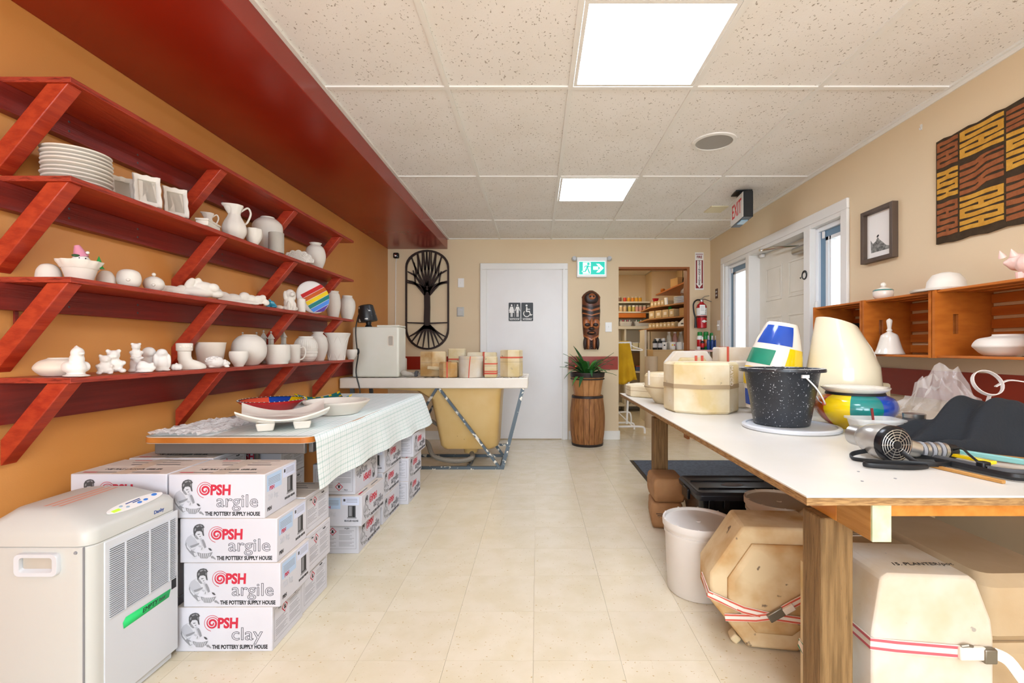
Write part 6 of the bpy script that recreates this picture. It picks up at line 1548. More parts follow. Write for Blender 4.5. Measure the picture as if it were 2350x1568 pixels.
# molds on the work table
def wt(x, Y): return (x, Y, WZ+.0008)
GM = 'plaster molds on the work table'
t = poly_mold('plaster_mold', 'low eight-sided plaster mold with round hollow at the table far corner', wt(.835, 3.41), ngon(8, .195, .5), .08, m_mold, .05, group=GM)
G().lathe([(.09, .081), (.1, .0815), (.1, .0805)], 28, ring=True, c=(.03, 0, 0)).build('hollow_edge', m_moldt, t); G().lathe([(.001, .0804), (.09, .081)], 28, c=(.03, 0, 0)).build('hollow', mat('mold hollow', 'e9dcbb', .8), t)
t = thing('round_plaster_mold', 'round two-part plaster mold tapering below with a clasp', 'mold', wt(.815, 2.955), 0, GM)
G().lathe([(.07, 0), (.075, .004), (.13, .085), (.138, .1)], 32).build('lower_half', m_mold, t, smooth=30)
G().lathe([(.138, .104), (.139, .17), (.13, .185), (.1, .192), (.001, .192)], 32).build('upper_half', m_mold, t, smooth=30)
G().lathe([(.136, .099), (.141, .1), (.141, .107), (.136, .108)], 32, ring=True).build('strap', m_strapb, t)
G().box((.03, -.14, .1), (.03, .015, .035)).build('clasp', m_buckle, t, bevel=.002); G().box((-.128, -.055, .16), (.012, .02, .09)).build('rope_knot', m_moldw, t, bevel=.005)
t = poly_mold('plaster_mold', 'big eight-sided drum plaster mold with brown strap on the work table', wt(.905, 2.615), ngon(8, .196, .62), .268, m_mold, .0, ((.53, .022, m_strapb),), group=GM, ch=.012)
put('carved_lettering', text_mesh('MAYCO', .03, m_strapw), t, (.105, -.166, .2), (PI/2, PI/2, .42))
t = thing('arched_plaster_mold', 'arched plaster mold with red bands standing behind the drum mold', 'mold', wt(1.017, 3.14), 0, GM)
ar = [(-.165, 0), (.165, 0), (.165, .23), (.1, .325), (-.1, .325), (-.165, .25)]
G().loft([[(x, .045, z) for x, z in ar[::-1]], [(x, -.045, z) for x, z in ar[::-1]]]).build('plaster_block', m_moldw, t, bevel=.008)
ar2 = [(-.12, .02), (.12, .02), (.12, .22), (.08, .285), (-.08, .285), (-.12, .23)]
G().loft([[(x, -.045, z) for x, z in ar2[::-1]], [(x*.95, -.062, z*.97) for x, z in ar2[::-1]]]).build('raised_core', m_mold, t, bevel=.006)
for x in (.02, .06): G().box((x, -.063, .25), (.016, .004, .09)).build('band', m_band, t)
t = poly_mold('plaster_mold', 'tall pale plaster mold with red band left of the coloured vase', wt(1.255, 2.97), rrect(.26, .13, .015, 3), .35, m_moldw, .0, group=GM); vband(t, -.08, .014, .352, -.066, .066, m_band)
t = poly_mold('plaster_mold', 'narrow white plaster mold squeezed beside the drum mold', wt(1.195, 2.75), rrect(.12, .1, .01, 2), .27, m_moldw, 0, group=GM)
t = poly_mold('plaster_mold', 'small pale plaster mold behind the large cream vase', wt(1.785, 2.52), rrect(.13, .12, .012, 2), .16, m_mold, 0, group=GM)
# colour-block vase
def cb(u, i):
    k = int(u*6) % 6
    if 8 <= i <= 13 and k in (3, 4): return 1
    if 3 <= i <= 6 and k in (3,): return 3
    if 3 <= i <= 7 and k in (4, 5): return 2
    if i <= 2 and k in (3, 2): return 1
    return 0
t = thing('colour_block_vase', 'white vase with painted blue, green and yellow blocks behind the black pail', 'vase', (1.205, 2.50, WZ+.0185), (0, math.radians(11), math.radians(-14)))
pr = sprof([(.001, 0), (.085, 0), (.095, .01), (.132, .14), (.135, .24), (.11, .36), (.078, .455), (.07, .46), (.062, .45), (.09, .33), (.001, .3)], 2)
vb = G().lathe(pr, 36).build('body', m_glaze, t, smooth=60)
def rad(z):
    for (r0, z0), (r1, z1) in zip(pr[1:], pr[2:]):
        if z0 <= z <= z1: return r0+(r1-r0)*(z-z0)/(z1-z0+1e-9)
    return .1
def patch(nm, th0, th1, z0, z1, m, skew=0):
    g = G(); n = 8; V = []
    for i in range(n+1):
        for k in range(n+1):
            z = z0+(z1-z0)*i/n; th_ = math.radians(th0+(th1-th0)*k/n+skew*i/n); r = rad(z)+.0012
            V.append((r*math.cos(th_), r*math.sin(th_), z))
    fs = [(i*(n+1)+k, i*(n+1)+k+1, (i+1)*(n+1)+k+1, (i+1)*(n+1)+k) for i in range(n) for k in range(n)]
    g.add(V, fs); g.build(nm, m, t, smooth=60)
patch('blue_block', 198, 292, .345, .445, m_blue, 5); patch('green_block', 178, 250, .235, .315, m_grn, 6); patch('yellow_block', 278, 345, .235, .335, m_yel, 8)
patch('yellow_block', 172, 222, .12, .215, m_yel, 4); patch('blue_block', 185, 260, .015, .095, m_blue, 5); patch('green_block', 268, 330, .03, .12, m_grn, 5)
# cream vase with slanted mouth
t = thing('cream_vase', 'large glossy cream vase with slanted mouth behind the painted pot', 'vase', wt(1.555, 2.40), 0)
g = G(); rings = []
prc = [(.09, 0), (.105, .01), (.15, .08), (.168, .16), (.16, .25), (.132, .35), (.092, .46), (.086, .462), (.09, .4), (.12, .3)]
for r, z in prc:
    f = max(0, (z-.3)/.16)
    rings.append([(r*math.cos(2*PI*k/36)-.03*f, r*math.sin(2*PI*k/36), z-.35*r*math.cos(2*PI*k/36)*f+.012*f) for k in range(36)])
g.loft(rings); g.build('body', m_cream, t, smooth=60)
# black pail on white lid
t = thing('pail_lid', 'white pail lid lying flat under the black pail', 'lid', wt(1.09, 2.03))
G().lathe([(.001, 0), (.188, 0), (.192, .004), (.192, .013), (.186, .017), (.176, .017), (.174, .011), (.165, .009), (.001, .009)], 48).build('disc', m_dehu2, t, smooth=40)
t = thing('black_pail', 'plaster-spattered black pail with wire handle on the work table', 'pail', (1.08, 2.085, WZ+.011))
G().lathe([(.001, 0), (.108, 0), (.113, .004), (.15, .225), (.152, .232), (.172, .232), (.174, .238), (.172, .246), (.152, .246), (.148, .24), (.11, .012), (.001, .012)], 40).build('body', m_spatb2, t, smooth=40)
G().lathe([(.153, .2465), (.168, .2468), (.171, .247), (.153, .2478)], 40, ring=True).build('plaster_crust', mat('plaster crust', 'd9d8d4', .8, spots=('2a2c30', 30, .55)), t)
G().tube(spline([(.02, -.156, .215), (.07, -.15, .165), (.125, -.11, .105), (.155, -.03, .1), (.15, .06, .15), (.02, .156, .215)], 6), .0032, 6).build('bail_handle', m_white, t)
G().box((.02, -.152, .218), (.03, .012, .014)).build('handle_lug', m_white, t, bevel=.002)
G().ball((.135, -.09, .1), .008).build('handle_grip', m_band, t)
# multicolour pot
t = thing('painted_pot', 'squat round pot painted orange, yellow, teal and blue with white lip', 'pot', wt(1.385, 2.055))
seq = [3, 3, 4, 4, 4, 0, 0, 5, 5, 5, 1, 1, 1, 2, 2, 2, 2, 3, 3, 3, 3, 4, 4, 4]
def mfp(u, i): return {0: 0}.get(i, None) or 0
def potc(u, i):
    d = (u*360) % 360
    for lo, hi, m in ((130, 192, 0), (192, 232, 1), (232, 276, 2), (276, 335, 3), (335, 360, 4), (0, 60, 4), (60, 130, 1)):
        if lo <= d < hi: return m
    return 0
G().lathe(sprof([(.001, 0), (.08, 0), (.092, .006), (.13, .04), (.153, .075), (.155, .1), (.142, .128), (.112, .145)], 4), 72, mf=potc).build('body', [m_org, m_yel, m_teal, m_blue, m_purple], t, smooth=60)
G().lathe([(.113, .142), (.112, .15), (.108, .156), (.1, .15)], 40, ring=True).build('neck_band', m_prk, t, smooth=60)
G().lathe([(.105, .153), (.112, .158), (.128, .17), (.13, .176), (.124, .178), (.105, .168), (.095, .15), (.09, .08)], 40).build('lip', m_glaze, t, smooth=60)
# clear tub with a brush
t = thing('clear_tub', 'rectangular clear plastic tub in front of the painted pot', 'tub', wt(1.30, 1.815), math.radians(-8))
def rr3(w_, d_, z, r=.02): return [(x, y, z) for x, y in rrect(w_, d_, r, 4)]
G().loft([rr3(.13, .09, 0), rr3(.13, .09, .001), rr3(.16, .115, .068), rr3(.175, .13, .069), rr3(.175, .13, .076), rr3(.157, .112, .076), rr3(.126, .086, .006)]).build('tub_body', m_clear, t, smooth=40)
tag(G().tube([(1.305, 1.82, WZ+.012), (1.31, 1.845, WZ+.11)], [.004, .005], 8).build('brush_handle', mat('maroon handle', '7a2a2a', .4), None), 'short maroon brush handle standing in the clear tub', 'brush')
# hair dryer
hx, hy, hz = 1.07, 1.41, WZ+.058
t = thing('hair_dryer', 'silver hair dryer with black grille lying on the work table', 'hair dryer', (hx, hy, hz), (0, 0, .06))
My = Matrix.Rotation(-PI/2, 3, 'X')
G().lathe([(.05, 0), (.054, .012), (.055, .05), (.048, .09), (.036, .12), (.033, .125)], 28, M=My).build('barrel', mat('silver plastic', 'b9b6b0', .25, metal=.6), t, smooth=45)
G().lathe([(.034, .12), (.034, .165), (.03, .168), (.026, .16), (.001, .15)], 28, M=My).build('nozzle', m_steel, t, smooth=45)
G().lathe([(.001, -.004), (.05, -.006), (.054, .0), (.055, .014), (.05, .016)], 28, M=My).build('grille_cup', m_blackg, t, smooth=45)
for r in (.014, .022, .03, .038, .045):
    G().tube([(r*math.cos(a_), -.008+0*r, r*math.sin(a_)) for a_ in [2*PI*k/24 for k in range(24)]], .0016, 5, closed=True).build('grille_ring', m_steel, t)
for k in range(10):
    a_ = 2*PI*k/10; G().tube([(.01*math.cos(a_), -.0085, .01*math.sin(a_)), (.047*math.cos(a_), -.0075, .047*math.sin(a_))], .0012, 4).build('grille_spoke', m_steel, t)
G().lathe([(.011, -.012), (.011, -.006)], 16, M=My).build('grille_hub', m_black, t)
G().tube([(.05, .05, -.01), (.085, .045, -.02), (.11, .04, -.026)], [.028, .026, .024], 12).build('handle', m_steel, t)
for k in range(6): G().tube([(.112+.013*k, .04-.002*k, -.026), (.122+.013*k, .039-.002*k, -.026)], .025-.001*(k % 2)*2, 14).build('handle_ring', m_steel if k % 2 else m_prm, t)
G().tube([(.19, .03, -.028), (.215, .028, -.03)], .022, 12).build('handle_end', m_black, t)
z0 = -hz+WZ+.008
G().tube(spline([(.012, -.012, -.02), (.035, -.035, -.045), (.05, -.06, z0), (-.02, -.075, z0), (-.115, -.055, z0+.002), (-.12, -.035, z0+.004), (-.03, -.04, z0+.006), (.07, -.07, z0+.006), (.13, -.05, z0+.004), (.12, -.02, z0), (.06, .0, z0)], 7), .006, 6, flat=(1.3, .5)).build('power_cord', m_black, t)
G().tube(spline([(-.03, .06, -.03), (-.085, .06, z0+.01), (-.1, .04, z0), (-.06, .0, z0), (-.02, -.03, z0)], 7), .006, 6, flat=(1.3, .5)).build('power_cord', m_black, t)
G().tube(spline([(.2, .03, -.03), (.19, -.02, -.01), (.175, -.06, -.02), (.172, -.09, -.035)], 6), .0035, 6).build('plug_cord', m_black, t)
G().box((.17, -.105, -.042), (.026, .022, .028)).build('plug', m_black, t, bevel=.004); 
for s in (-1, 1): G().box((.17+s*.006, -.117, -.042), (.003, .012, .008)).build('plug_prong', m_chrome, t)
# black fleece heap
def heap(name, label, cat, m, x0, x1, y0, y1, hf, n=34, skin=.004, subd=1):
    g = G(); V = []
    for i in range(n+1):
        for j in range(n+1):
            u, v = i/n, j/n; h = hf(u, v); V.append((x0+(x1-x0)*u, y0+(y1-y0)*v, WZ+.0015+max(h, 0)))
    N1 = len(V); V += [(x, y, WZ+.001) for x, y, z in V]
    fs = [(i*(n+1)+j, (i+1)*(n+1)+j, (i+1)*(n+1)+j+1, i*(n+1)+j+1) for i in range(n) for j in range(n)]
    ring = [i*(n+1) for i in range(n+1)]+[n*(n+1)+j for j in range(1, n+1)]+[i*(n+1)+n for i in range(n-1, -1, -1)]+[j for j in range(n-1, 0, -1)]
    fs += [(b, a, a+N1, b+N1) for a, b in zip(ring, ring[1:]+ring[:1])]
    g.add(V, fs); return tag(g.build(name, m, smooth=70, sub=subd), label, cat)
def bh(u, v):
    e = min(u*5, 1)*min((1-u)*8, 1)*min(v*6, 1)*min((1-v)*6, 1)
    base = .09+.075*math.exp(-((u-.62)/.33)**2)*math.exp(-((v-.55)/.4)**2)-.045*math.exp(-((u-.15)/.2)**2)
    fold = .028*math.sin(8*u+9*v+1.2*math.sin(6*v))+.02*math.sin(15*v-9*u+2)+.016*abs(math.sin(13*u-7*v+1))-.01
    return (base+fold)*max(e, 0)**.45
heap('fleece_cloth', 'heaped black fleece cloth on the work table', 'cloth', m_blackc, 1.235, 1.80, 1.485, 1.735, bh)
# sticks and trims under the fleece
def stick(name, label, cat, a, b, wdt, hgt, m):
    a, b = Vector(a), Vector(b); d = b-a; L_ = d.length
    o = G().box((0, 0, 0), (wdt, L_, hgt)).build(name, m, None, (a+b)/2, (0, 0, math.atan2(d.y, d.x)-PI/2), bevel=min(wdt, hgt)*.2); return tag(o, label, cat)
stick('wood_lath', 'bare wooden lath at the front of the tool pile', 'lath', (1.135, 1.40, WZ+.005), (1.19, 1.2, WZ+.005), .012, .009, m_pine)
tag(G().tube(spline([(1.165, 1.49, WZ+.012), (1.20, 1.35, WZ+.012), (1.225, 1.25, WZ+.012), (1.26, 1.215, WZ+.012), (1.42, 1.21, WZ+.012)], 6), .011, 6, flat=(.9, .6)).build('black_trim', m_black), 'long black curved trim strip beside the lath', 'trim strip')
tag(G().tube(spline([(1.20, 1.485, WZ+.013), (1.225, 1.38, WZ+.013), (1.26, 1.28, WZ+.013), (1.34, 1.25, WZ+.013), (1.46, 1.245, WZ+.013)], 6), .011, 6, flat=(.9, .6)).build('grey_trim', m_prg), 'grey curved trim strip inside the black trim', 'trim strip')
stick('yellow_tool', 'yellow flat modelling tool in the pile', 'tool', (1.262, 1.475, WZ+.03), (1.295, 1.335, WZ+.012), .022, .01, m_yel)
stick('teal_tube', 'pale teal tube in the tool pile', 'tube', (1.285, 1.48, WZ+.03), (1.385, 1.30, WZ+.022), .016, .016, mat('pale teal plastic', '7fb3ae', .4))
stick('wood_ruler', 'orange wooden ruler under the fleece', 'ruler', (1.345, 1.485, WZ+.02), (1.46, 1.38, WZ+.012), .03, .006, m_orangew)
stick('dark_stick', 'dark brown stick under the fleece', 'stick', (1.40, 1.482, WZ+.012), (1.53, 1.36, WZ+.009), .014, .012, m_oldpost)
def bagh(u, v): return .21*math.exp(-((u-.55)/.26)**2-((v-.5)/.33)**2)+.035
film('plastic_bag', 'crumpled clear plastic bag against the red rail', 'plastic bag', 1.56, 1.93, 1.86, 2.24, WZ+.002, .022, 16, m_film, 12, hump=bagh)
t = thing('plate', 'white oval plate edge behind the black fleece', 'plate', wt(1.70, 1.965)); t.location = wt(1.74, 1.60)
bpy.data.objects.remove(t)
g = G().tube([(1.72+.055*math.cos(a_), 1.80+.02*math.sin(a_), .955+.045*math.sin(a_)) for a_ in [2*PI*k/26 for k in range(26)]], .01, 4, closed=True, flat=(.25, 1))
g.tube(spline([(1.72, 1.79, .912), (1.71, 1.80, .83), (1.74, 1.80, .75), (1.8, 1.80, WZ+.004)], 4), .009, 4, flat=(.3, 1))
g.tube(spline([(1.76, 1.81, .94), (1.80, 1.80, .965), (1.845, 1.78, .96)], 4), .009, 4, flat=(.3, 1))
tag(g.build('strap_coil', mat('translucent strapping', 'eee6e0', .3, alpha=.75)), 'coil of translucent plastic strapping standing behind the fleece', 'strap')
t = thing('spring_jar', 'small dark ringed jar half buried by the fleece', 'jar', wt(1.44, 1.80)); G().lathe([(.04, 0), (.042, .05), (.035, .08)], 18).build('body', m_prg, t); G().lathe([(.036, .08), (.037, .095), (.001, .096)], 18).build('lid', m_steel, t)
# ---------------------------------------------------------------- under the work table
def sack(lab, x, y, z, w_, d_, h_, rz):
    t = thing('paper_sack', lab, 'sack', (x, y, z), rz, 'brown paper sacks under the table')
    n = 10; g = G(); rs = random.Random(int(z*100)+3); rings = []
    for i in range(9):
        f = i/8; z_ = h_*(.5-.5*math.cos(PI*f)); k = math.sin(PI*min(max(f, .06), .94))**.13
        rings.append([(px_*k+rs.uniform(-.004, .004), py_*k+rs.uniform(-.004, .004), z_) for px_, py_ in rrect(w_, d_, .022, 4)])
    g.loft(rings); g.build('sack_body', m_kraftbag, t, smooth=60)
    for k in range(4): G().box((-w_*.1, -d_/2*.97, h_*(.6-.07*k)), (w_*(.5-.08*k), .004, .005)).build('sack_print', m_signr if k == 3 else m_frameb, t)
sack('lower brown paper sack beside the far table leg', .80, 2.945, 0, .19, .27, .155, -.16)
sack('upper brown paper sack stacked beside the far table leg', .80, 2.94, .157, .19, .26, .145, -.05)
m_tlid = mat('tote lid plastic', '2c2e33', .35)
t = thing('storage_tote', 'black plastic storage tote with ridged lid under the table', 'tote', (1.09, 2.635, 0))
G().loft([[(x, y, 0) for x, y in rrect(.40, .27, .03, 4)], [(x, y, .29) for x, y in rrect(.47, .33, .03, 4)]]).build('tub', m_blackg, t, bevel=.004)
lid = G().loft([[(x, y, .288) for x, y in rrect(.50, .355, .035, 4)], [(x, y, .315) for x, y in rrect(.51, .36, .035, 4)], [(x, y, .33) for x, y in rrect(.485, .335, .03, 4)], [(x, y, .322) for x, y in rrect(.44, .29, .03, 4)]]).build('lid', m_tlid, t, bevel=.003)
for y in (-.07, .07): G().box((0, y, .324), (.42, .006, .006)).build('lid_ridge', m_black, lid)
G().prism([(p*.06, q*.03) for p, q in ngon(20, 1)], .3222, .3232).build('lid_emblem', m_prm, lid)
for s in (-1, 1): G().box((s*.258, 0, .285), (.018, .1, .06)).build('latch', m_blackg, t, bevel=.005)
G().box((-.18, -.168, .26), (.03, .02, .07)).build('rib', m_blackg, t, bevel=.004); G().box((-.1, -.168, .27), (.03, .02, .05)).build('rib', m_blackg, t, bevel=.004)
def pail(lab, x, y, h, r, tone=m_whitep):
    t = thing('white_pail', lab, 'pail', (x, y, 0), 0, 'white pails under the table')
    G().lathe([(.001, .001), (r*.86, .001), (r*.89, .006), (r*.96, h-.06), (r*.99, h-.058), (r*.99, h-.048), (r*.965, h-.046), (r*.97, h-.03)], 40).build('body', tone, t, smooth=40)
    G().lathe([(r*.97, h-.028), (r*1.03, h-.028), (r*1.035, h-.008), (r*1.02, h), (r*.97, h), (r*.955, h-.012), (r*.5, h-.014), (.001, h-.014)], 40).build('lid', tone, t, smooth=40)
    for k in range(10):
        a_ = 2*PI*k/10; G().box((r*.99*math.cos(a_), r*.99*math.sin(a_), h+.0005), (.01, .006, .004), rot=(0, 0, a_)).build('lid_tab', tone, t)
    G().lathe([(.012, h-.014), (.01, h-.011), (.001, h-.011)], 14).build('lid_boss', tone, t)
    G().box((r*.75, -r*.68, h-.11), (.03, .02, .04), rot=(0, 0, -.7)).build('handle_lug', tone, t, bevel=.003)
    G().tube(spline([(r*.78, -r*.7, h-.11), (r*.98, -r*.4, h-.19), (r*1.05, .0, h-.2), (r*.95, r*.4, h-.19), (r*.75, r*.7, h-.11)], 5), .0025, 6).build('bail_handle', m_steel, t)
pail('white lidded pail standing at the open edge under the table', .728, 2.13, .318, .152)
pail('second pail with dusty lid behind the octagonal mold', 1.15, 2.24, .372, .15, mat('dusty pail', 'cdb9a0', .5))
# octagonal mold standing on edge
t = thing('octagonal_mold', 'stained octagonal plaster mold standing on edge with striped straps', 'mold', (.83, 1.69, .001), math.radians(-9))
oc = [(.10, 0), (-.07, 0), (-.205, .165), (-.205, .265), (-.09, .445), (.16, .452), (.25, .3), (.25, .13)]
oc = oc[::-1]
def ocr(y, k): return [(x*k+(1-k)*.02, y, z*k+(1-k)*.225) for x, z in oc]
G().loft([ocr(.2, .9), ocr(.17, 1), ocr(.03, 1), ocr(0, .97)][::-1]).build('plaster_block', m_mold2, t, bevel=.008)
G().loft([ocr(0, .74), ocr(-.018, .66)][::-1]).build('raised_core', m_mold2, t, bevel=.01)
G().box((-.105, .05, .015), (.03, .05, .03), rot=(0, .7, 0)).build('plaster_spur', m_mold, t, bevel=.006)
def strap(pts, w_, ms, par, nm='strap', wide=Vector((0, 0, 1))):
    pts = [Vector(p) for p in pts]
    for k, (o, ww, mm) in enumerate(((0, w_, m_strapw), (w_*.33, w_*.22, ms), (-w_*.33, w_*.22, ms))):
        g = G(); rings = []
        for i, p in enumerate(pts):
            d = (pts[min(i+1, len(pts)-1)]-pts[max(i-1, 0)]).normalized()
            wd = (wide-d*wide.dot(d)).normalized(); nr = d.cross(wd); th_ = .0015+(.0006 if k else 0)
            c = p+wd*o; rings.append([c-wd*ww/2-nr*th_, c+wd*ww/2-nr*th_, c+wd*ww/2+nr*th_, c-wd*ww/2+nr*th_])
        g.loft(rings); g.build(nm if k == 0 else 'strap_stripe', mm, par)
strap([(-.208, .12, .2), (-.208, -.004, .19), (-.09, -.018, .15), (.0, -.024, .138), (.14, -.026, .13), (.25, -.004, .13)], .026, m_band, t)
strap([(-.15, -.004, .11), (-.05, -.02, .125), (.0, -.028, .14), (.07, -.03, .19), (.15, -.028, .24), (.25, -.004, .29)], .026, m_band, t)
G().box((.015, -.033, .15), (.06, .012, .03), rot=(0, -.6, 0)).build('buckle', m_buckle, t, bevel=.003); G().box((.055, -.036, .175), (.04, .012, .022), rot=(0, -.6, 0)).build('buckle_tongue', m_strapw, t, bevel=.002)
G().box((.16, -.034, .13), (.035, .014, .034)).build('buckle', m_buckle, t, bevel=.003)
# white mold by the near leg and its neighbours
t = thing('strapped_white_mold', 'big white plaster mold with pink striped strap beside the near table leg', 'mold', (1.085, 1.395, .001), .0)
pf = [(-.165, 0), (.172, 0), (.172, .29), (.165, .34), (.125, .445), (.105, .46), (-.12, .468), (-.14, .455), (-.165, .3)]
def pfr(y, k): return [(x*k, y, .23+(z-.23)*k) for x, z in pf]
G().loft([pfr(-.1, .985), pfr(-.092, 1), pfr(.11, 1), pfr(.12, .97)][::1]).build('plaster_block', m_moldw, t, bevel=.006)
strap([(-.168, .1, .275), (-.168, -.1, .275), (-.1, -.1045, .27), (.08, -.1045, .255)], .034, m_strapr, t)
strap([(-.168, -.1, .075), (-.1, -.1045, .075), (.15, -.1045, .09), (.174, -.09, .1)], .034, m_band, t)
G().box((.1, -.11, .255), (.07, .014, .036)).build('buckle', m_strapw, t, bevel=.004); G().box((.145, -.112, .25), (.035, .018, .04)).build('buckle_frame', m_buckle, t, bevel=.004); G().tube([(.07, -.112, .275), (.085, -.116, .28), (.1, -.112, .275)], .004, 6).build('buckle_wire', m_buckle, t)
strap(spline([(.16, -.108, .255), (.2, -.11, .235), (.24, -.115, .18), (.27, -.12, .15), (.3, -.12, .135)], 4), .03, m_strapw, t, 'strap_tail')
put('pencil_note', text_mesh('15. PLANTER/pot', .024, m_prk, shear=.2), t, (.02, -.04, .4665))
t = thing('green_strapped_mold', 'pale plaster mold edge with green striped strap behind the near leg', 'mold', (.85, 1.418, .001), 0)
G().prism(rrect(.10, .045, .012, 3), 0, .455, ch=.012).build('plaster_block', m_mold, t, smooth=30); strap([(-.0515, .02, .19), (-.0515, -.024, .18), (.05, -.0245, .15)], .03, m_strapg, t)
t = thing('tan_mold', 'broad dusty tan plaster mold with buckled strap deep under the table', 'mold', (1.205, 1.81, .001), .0)
G().prism(rrect(.185, .48, .04, 4), 0, .40, ch=.03).build('plaster_block', m_moldt, t, smooth=30)
G().box((.02, -.08, .403), (.06, .02, .012), rot=(0, 0, .1)).build('buckle', m_buckle, t, bevel=.003); strap([(-.08, -.08, .402), (.0, -.08, .403), (.08, -.06, .402)], .024, m_strapb, t, wide=Vector((0, 1, 0)))
t = thing('tan_mold', 'long dusty tan plaster mold at the lower right under the table', 'mold', (1.465, 1.69, .001), .02)
G().prism(rrect(.29, .58, .04, 4), 0, .2, ch=.02).build('lower_half', m_moldt, t, smooth=30); G().prism(rrect(.29, .58, .04, 4), .202, .405, ch=.03).build('upper_half', m_moldt, t, smooth=30)
t = thing('tan_mold', 'dusty tan plaster mold against the wall under the table', 'mold', (1.55, 2.24, .001), .0); G().prism(rrect(.40, .40, .05, 4), 0, .43, ch=.03).build('plaster_block', m_moldt, t, smooth=30)
G().box((0, 0, .432), (.3, .012, .004)).build('band', m_strapb, t)
# ---------------------------------------------------------------- crates on the right wall
CX0 = 1.79; CZ0, CZ1 = 1.043, 1.350
edges = [(3.06, 2.603), (2.597, 2.143), (2.137, 1.683)]
cl = ('wall-mounted wooden crate nearest the entry door', 'middle wall-mounted wooden crate holding the white bell', 'wall-mounted wooden crate holding the low flat vase')
for (ya, yb), l in zip(edges, cl):
    t = thing('wooden_crate', l, 'crate', ((CX0+XR)/2, (ya+yb)/2, CZ0), 0, 'wooden crates on the wall'); hw = (ya-yb)/2; dp = (XR-CX0-.002)/2; Hc = CZ1-CZ0
    for s in (-1, 1):
        # solid end with a hand slot, built from four boards around the slot
        y = s*(hw-.0075); e = thing('x', 'x', 'x'); bpy.data.objects.remove(e)
        sw, sh = .012, .045
        g = G().b2(-dp, -.05, y-.0075, y+.0075, 0, Hc).b2(-.05+2*sw, dp, y-.0075, y+.0075, 0, Hc).b2(-.05, -.05+2*sw, y-.0075, y+.0075, 0, Hc/2-sh).b2(-.05, -.05+2*sw, y-.0075, y+.0075, Hc/2+sh, Hc)
        g.build('end_board', m_wood, t)
    for zz in (.006, Hc-.006):
        for k in range(3):
            x = -dp+.045+k*(2*dp-.085)/2; G().box((x, 0, zz), (.072, 2*hw-.031, .011)).build('slat', m_wood, t, bevel=.002)
    for k in range(5): G().box((dp-.006, 0, .04+k*(Hc-.08)/4), (.011, 2*hw-.031, .042)).build('slat', m_wood, t, bevel=.002)
CT = CZ1+.0005
t = thing('lidded_bowl', 'small white lidded bowl with ball knob on top of the crates', 'bowl', (1.88, 2.56, CT)); G().lathe([(.03, 0), (.045, .015), (.048, .035), (.046, .045)], 24).build('body', m_glaze, t, smooth=50); G().lathe([(.048, .046), (.042, .055), (.015, .066), (.008, .07)], 24).build('lid', m_glaze, t, smooth=50); G().ball((0, 0, .08), .014).build('knob', m_glaze, t); G().lathe([(.0465, .047), (.0475, .05), (.043, .054)], 24, ring=True).build('painted_ring', m_teal, t)
tag(G().lathe([(.13, .012), (.135, .02), (.13, .022), (.08, .026), (.074, .03), (.07, .06), (.05, .09), (.02, .1), (.001, .101)], 40, rf=lambda a_, i: 1+(.012*math.sin(30*a_) if i in (0, 1, 2) else 0)).build('hat_dish', m_bisque, None, (1.90, 2.19, CT-.0115), smooth=50), 'white ceramic sun hat shape lying on the crates', 'ornament')
t = thing('pig_bank', 'pale pink piggy bank at the right edge on the crates', 'piggy bank', (1.90, 1.80, CT), .3); blob('body', [((0, 0, .06), (.065, .05, .05)), ((0, .05, .075), (.035, .035, .035)), ((-.02, .075, .075), (.012, .012, .012))], m_pig, t, vox=.005)
for s in (-1, 1): G().lathe([(.014, 0), (.001, .03)], 10, c=(-.02, .07+s*.018, .1), M=Euler((0, -.6, 0)).to_matrix()).build('ear', m_pig, t)
for sx in (-1, 1):
    for sy in (-1, 1): G().lathe([(.012, 0), (.015, .03)], 10, c=(sx*.035, sy*.025, 0)).build('foot', m_pig, t)
CI = CZ0+.0125
t = thing('ceramic_bell', 'white ceramic hand bell standing in the middle crate', 'bell', (1.85, 2.475, CI)); G().lathe(sprof([(.066, 0), (.067, .004), (.056, .03), (.045, .07), (.036, .1), (.014, .115), (.009, .12)], 4), 30).build('bell_body', m_glaze, t, smooth=60); G().lathe(sprof([(.009, .118), (.014, .125), (.009, .135), (.012, .16), (.013, .178), (.001, .188)], 4), 20).build('handle', m_glaze, t, smooth=60)
tag(G().lathe(sprof([(.001, 0), (.07, 0), (.105, .03), (.112, .045), (.094, .07), (.055, .08), (.05, .088), (.045, .086), (.04, .07), (.001, .06)], 4), 40).build('flat_vase', m_bisque, None, (1.908, 1.905, CI), smooth=60), 'wide flat cream vase lying low in the right crate', 'vase')
tag(blob('crumpled_paper', [((0, 0, .05), (.04, .05, .05)), ((.0, -.03, .09), (.03, .03, .04)), ((.01, .03, .07), (.03, .04, .03))], m_paper, None, (1.87, 2.70, CI), (0, 0, 0), .012, 0), 'crumpled white paper in the crate nearest the door', 'paper')
tag(G().box((0, 0, .09), (.1, .1, .18)).build('black_box', m_prk, None, (1.9, 2.86, CI), bevel=.003), 'small black box inside the crate nearest the door', 'box')
